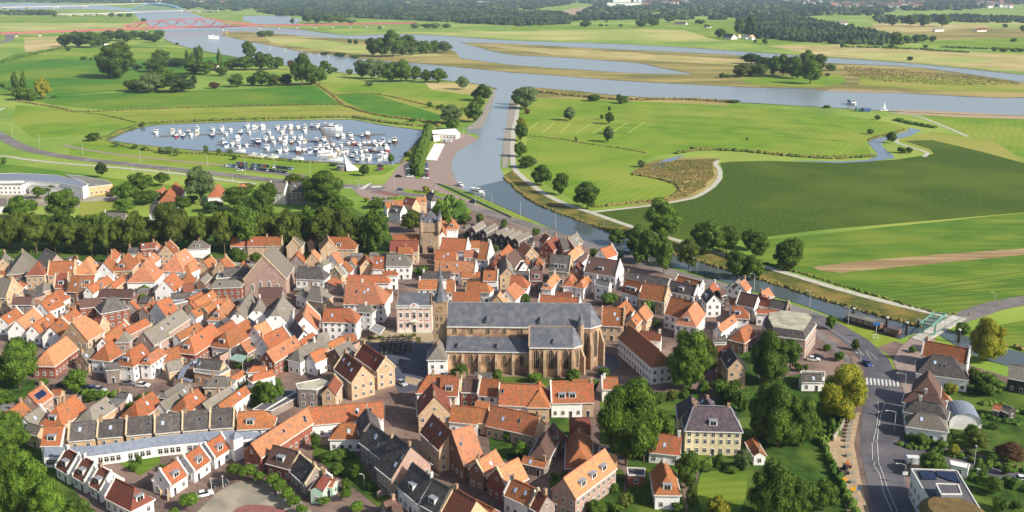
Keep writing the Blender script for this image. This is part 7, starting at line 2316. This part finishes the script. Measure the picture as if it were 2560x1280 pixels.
# ---- roadworks
YEL = mat('machine_orange', (214, 110, 48), (190, 92, 38), 1, rough=.5); SGY = mat('sign_yellow', (236, 176, 40), (220, 160, 30), 2, rough=.5); SGB = mat('sign_blue', (48, 104, 180), (40, 90, 160), 2, rough=.5)
P = W(2106, 1185); t = thing('excavator', P, .6, 'small dark excavator with orange arm on the roadworks strip', 'excavator')
for y in (-.9, .9): MB().box(-1.4, 1.4, y - .22, y + .22, 0, .7).cyl(-1.4, 0, -.22, .22, .35, .35, 10, 0, Matrix.Translation((0, y, .35)) @ Matrix.Rotation(math.pi / 2, 4, 'X')).cyl(1.4, 0, -.22, .22, .35, .35, 10, 0, Matrix.Translation((0, y, .35)) @ Matrix.Rotation(math.pi / 2, 4, 'X')).build('track', TYRE, t)
MB().box(-1.5, .9, -.9, .9, .7, 1.5).build('body', CHM, t); MB().box(-.1, .9, -.85, .1, 1.5, 2.6).build('cab', GLASS, t); MB().bar((.9, .4, 1.3), (2.6, .4, 3.0), .28, .34).bar((2.6, .4, 3.0), (3.8, .4, 1.2), .22, .28).build('arm', YEL, t); MB().box(3.4, 4.1, .05, .75, .5, 1.2).build('bucket', CHM, t)
def sign(u, v, h, kind, lb, m):
    P = W(u, v); t = thing('road_sign', P, 0, lb, 'road sign'); MB().cyl(0, 0, 0, h, .05, .05, 6).build('post', GALV, t)
    if kind == 'round': MB().cyl(0, 0, -.04, .04, .42, .42, 16, 0, Matrix.Translation((0, -.08, h)) @ Matrix.Rotation(math.pi / 2, 4, 'X')).build('sign_plate', m, t)
    else: MB().box(-.7, .7, -.1, -.04, h - .5, h + .5).build('sign_plate', m, t)
sign(2110, 1212, 1.6, 'sq', 'upper yellow works sign on the roadworks strip', SGY); sign(2132, 1236, 1.6, 'sq', 'lower yellow works sign on the roadworks strip', SGY); sign(2145, 1236, 1.8, 'round', 'blue round sign beside the lower yellow works sign', SGB); sign(2235.5, 1076, 2.4, 'round', 'blue round sign by the arm lamp on the main road', SGB); sign(2373, 1030, 3.2, 'round', 'blue round sign right of the grey roofed houses', SGB); sign(2260, 1212, 3.4, 'sq', 'white board sign left of the flat roofed corner building', TRIM)
P = W(2188, 850); t = thing('sign_frame', P, 0, 'blue and white sign frame on the grass by the houseboats', 'sign'); MB().bar((-.9, 0, 0), (-.9, 0, 2.4), .12, .12).bar((.9, 0, 0), (.9, 0, 2.4), .12, .12).bar((-.9, 0, 2.2), (.9, 0, 2.2), .12, .12).bar((-.9, 0, 1), (.9, 0, 1), .1, .1).build('frame', TRIM, t); MB().bar((0, 0, 2.2), (.2, 0, 6.2), .14, .14).build('mast', TRIM, t); MB().box(-1.2, 1.4, -.1, .1, 5.8, 6.8).build('board', SGB, t)
for i in range(14):
    u = 2128 - i * 1.7 if i < 7 else 2118 + (i - 7) * 3.4; v = 1050 + i * 9 if i < 7 else 1120 + (i - 7) * 22; P = W(u, v); tag(MB().prism([(-.8, -.5), (.7, -.6), (.9, .5), (-.6, .7)], 0, .9).build('rubble_pile', STONE, None, P), 'pale rubble pile, number %d from far end of roadworks strip' % (i + 1), 'rubble', 'rubble piles along the roadworks')
# ---- garden wall by the road
def wall(name, pts, h, m, label, w=.4):
    P = [W(u, v) for u, v in smooth(PT(pts), False, 4)]; t = P[0].copy(); b = MB()
    for k in range(len(P) - 1): a, c = P[k] - t, P[k + 1] - t; a.z = c.z = h / 2; b.bar(a, c, w, h)
    o = b.build(name, m, None, t); tag(o, label, 'wall'); return o
wall('garden_wall', '2082,1104 2100,1080 2116,1045 2119,1030', 1.8, STONE, 'curved pale garden wall beside the main road')
wall('garden_wall', '1885,1105 1893,1120 1903,1140', 2.0, ROOF['o'], 'orange topped garden wall right of the villa')
wall('garden_wall', '400,1240 418,1232 421,1252', 1.8, WALL['y'], 'tan wall at the left end of the white cottages')
wall('garden_wall', '945,1245 950,1242 990,1226', 1.8, WALL['g'], 'stone garden wall left of the dark roofed white house')
wall('low_wall', '965,527 1000,520 1060,540', 1.0, CONC, 'low wall curving below the roundabout')
# ---- far suburb
rs_ = random.Random(21); fs = []
for poly, n, pl in ((((2080, 8), (2310, 22)), 60, 'of the far suburb right of centre'), (((2440, 8), (2545, 20)), 22, 'of the far suburb at the top right corner'), (((1605, 2), (1730, 14)), 34, 'beside the distant white factory'), (((330, 2), (560, 8)), 14, 'at the end of the far arch bridge'), (((1960, 2), (2080, 12)), 12, 'of the far suburb edge')):
    for k in range(n): fs.append(dict(u=rs_.uniform(poly[0][0], poly[1][0]), v=rs_.uniform(poly[0][1], poly[1][1]), place=pl, c=rs_.choice('wwwwyc'), r=rs_.choice('ogbgdgb')))
b = MB(); mats_f = [WALL['w'], WALL['y'], WALL['c'], WALL['p'], ROOF['o'], ROOF['r'], ROOF['b'], ROOF['g'], ROOF['d']]
for f in fs:
    P = W(f['u'], f['v']); k = rs_.uniform(1.0, 1.9); M = Matrix.Translation(P) @ Matrix.Rotation(rs_.uniform(-.5, .5), 4, 'Z') @ Matrix.Diagonal((k * 1.4, k, 1.7, 1)); wi = 'wycp'.index(f['c']); ri = 4 + 'orbgd'.index(f['r'])
    q = lambda *pts: [tuple(M @ Vector(p)) for p in pts]
    b.face(q((-9, -5, 0), (9, -5, 0), (9, -5, 7), (-9, -5, 7)), wi); b.face(q((9, 5, 0), (-9, 5, 0), (-9, 5, 7), (9, 5, 7)), wi); b.face(q((9, -5, 0), (9, 5, 0), (9, 5, 7), (9, 0, 12), (9, -5, 7)), wi); b.face(q((-9, 5, 0), (-9, -5, 0), (-9, -5, 7), (-9, 0, 12), (-9, 5, 7)), wi)
    b.face(q((-9.3, -5.6, 6.6), (9.3, -5.6, 6.6), (9.3, 0, 12.2), (-9.3, 0, 12.2)), ri); b.face(q((9.3, 5.6, 6.6), (-9.3, 5.6, 6.6), (-9.3, 0, 12.2), (9.3, 0, 12.2)), ri)
tag(b.build('distant_houses', mats_f), 'mass of tiny distant suburb houses among the woods near the horizon', 'houses', None, 'stuff')
def block(name, u0, u1, v, h, dp, m, label, z0=0):
    a, c = W(u0, v), W(u1, v); t = thing(name, a, 0, label, 'factory'); w = c.x - a.x; MB().box(0, w, 0, dp, z0, h).build('wall', m, t); MB().box(-1, w + 1, -1, dp + 1, h, h + 1.5).build('roof', LEAD, t); b = MB()
    for k in range(int(w / 12)): b.box(4 + k * 12, 8 + k * 12, -.4, 0, 3, 6)
    b.build('opening_band', GLASS, t)
block('factory', 1533, 1577, 14, 62, 60, WT, 'tall white factory block on the horizon'); block('factory', 1518, 1605, 17, 24, 40, WT, 'low white factory hall in front of the tall block'); block('factory_silo', 1584, 1592, 13, 66, 20, WT, 'white factory silo right of the tall block'); block('factory_silo', 1595, 1604, 13, 60, 20, WT, 'second white factory silo at the right')
block('factory', 1193, 1222, 10, 18, 40, WT, 'small white building on the wood edge left of the factory')
sh('motorway_site', '1375,34 1430,22 1520,10 1530,14 1450,28 1432,40 1395,40', .2, SAND)
# glass walkway and awnings in town
P = W(452, 935); t = thing('glass_walkway', P, 0, 'long blue grey glazed walkway between the flat roofs', 'walkway'); o0 = P.copy(); pts = [W(u, v, 3.6) for u, v in ((500, 895), (462, 920), (450, 945), (478, 953))]; b = MB()
for k in range(3): b.bar(pts[k] - o0, pts[k + 1] - o0, 1.6, .35)
b.build('roof', METB, t)
P = W(597, 888); t = thing('green_canopy', P, 0, 'pale green glass canopy in front of the small white gable', 'canopy'); q = [W(u, v, 3.4) - P for u, v in ((590, 884), (619, 889), (606, 906), (571, 897))]; MB().shell([[tuple(x) for x in reversed(q)]], .12).build('glass_roof', mat('green_glass', (150, 180, 164), (130, 162, 146), 1, rough=.2), t); b = MB()
for x in q: b.bar((x.x, x.y, 0), tuple(x), .1, .1)
b.build('frame', TRIM, t)

# ---- low annexes squeezed between the old houses
def inpoly(pl, x, y):
    c = False
    for k in range(len(pl)):
        (x0, y0), (x1, y1) = pl[k], pl[k - 1]
        if (y0 > y) != (y1 > y) and x < (x1 - x0) * (y - y0) / (y1 - y0) + x0: c = not c
    return c
blk = [PT('0,665 560,645 960,625 1030,650 985,720 960,800 925,815 900,850 870,930 700,955 640,1010 420,925 330,935 300,890 0,850'), PT('1095,645 1180,620 1290,650 1560,690 1960,765 1900,830 1650,760 1520,790 1495,745 1135,748'), PT('0,975 110,975 330,1010 600,955 620,1040 100,1075 0,1060'), PT('1050,960 1470,960 1470,1075 1250,1080 1180,1040 1120,1010')]
ra = random.Random(77); ann = []
for _ in range(9000):
    if len(ann) >= 75: break
    bl_ = ra.choice((0, 0, 0, 1, 1, 2, 3)); pl = blk[bl_]; u, v = ra.uniform(0, 1960), ra.uniform(620, 1075)
    if not inpoly(pl, u, v): continue
    P = W(u, v); r_ = ra.uniform(1.9, 3.4)
    if any((P - h['mid']).length < 45 and inside(h, P, r_ + .25) for h in HOUSES): continue
    if any((P - q['P']).length < (r_ + q['r']) * 1.25 for q in ann): continue
    if any((P - t['P']).length < t['w'] * .45 + 1 for t in TREES): continue
    if inside(hs_, P, r_ + .5): continue
    nb = min(HOUSES, key=lambda h: (h['mid'] - P).length); ann.append(dict(P=P, r=r_, u=u, a=math.atan2(nb['d'].y, nb['d'].x), m=ra.choice('wybgp'), rf=ra.choice('FFOG'), place=('in the left half of town', 'in the streets right of the market', 'among the bottom left houses', 'in the yards before the church')[bl_]))
order_labels(ann, '', lambda i: 'low %s annexe, %s roof,' % ({'w': 'white', 'y': 'tan', 'b': 'brown', 'g': 'grey', 'p': 'pinkish'}[i['m']], {'F': 'flat grey', 'O': 'orange lean-to', 'G': 'dark lean-to'}[i['rf']]))
for i in ann:
    t = thing('annexe', i['P'], i['a'], i['label'], 'annexe', 'low annexes ' + i['place']); x, y = i['r'], i['r'] * ra.uniform(.7, .95); z = ra.uniform(2.7, 4.2)
    if i['rf'] == 'F': MB().box(-x, x, -y, y, 0, z).build('wall', WALL[i['m']], t); MB().box(-x - .12, x + .12, -y - .12, y + .12, z, z + .22).build('roof', FLAT, t)
    else:
        b = MB(); b.prism([(-x, -y), (x, -y), (x, y), (-x, y)], 0, z - .02); b.face([(x, -y, z), (x, y, z), (x, y, z + 1.4)]); b.face([(-x, y, z), (-x, -y, z), (-x, y, z + 1.4)]); b.face([(x, y, z), (-x, y, z), (-x, y, z + 1.4), (x, y, z + 1.4)]); b.build('wall', WALL[i['m']], t)
        MB().shell([[(-x - .15, -y - .2, z), (x + .15, -y - .2, z), (x + .15, y, z + 1.5), (-x - .15, y, z + 1.5)]], .14).build('roof', ROOF['o' if i['rf'] == 'O' else 'd'], t)
    cl = CAM - i['P']; s_ = 1 if (cl.x * -math.sin(i['a']) + cl.y * math.cos(i['a'])) > 0 else -1
    put_window(t, 0, s_ * y, 1.5, 1.1, 1.2, 0 if s_ < 0 else math.pi)
print('annexes', len(ann))

# ================================================================ HAZE
hm = bpy.data.materials.new('haze_air'); hm.use_nodes = True; t = hm.node_tree; t.nodes.clear()
pv = t.nodes.new('ShaderNodeVolumePrincipled'); pv.inputs['Color'].default_value = (.62, .79, 1, 1); pv.inputs['Density'].default_value = .00005; pv.inputs['Anisotropy'].default_value = .0
om = t.nodes.new('ShaderNodeOutputMaterial'); t.links.new(pv.outputs[0], om.inputs[1])
b = MB(); b.box(-14000, 14000, -600, 22000, -1.2, 150); hz = b.build('haze', hm); hz['kind'] = 'stuff'
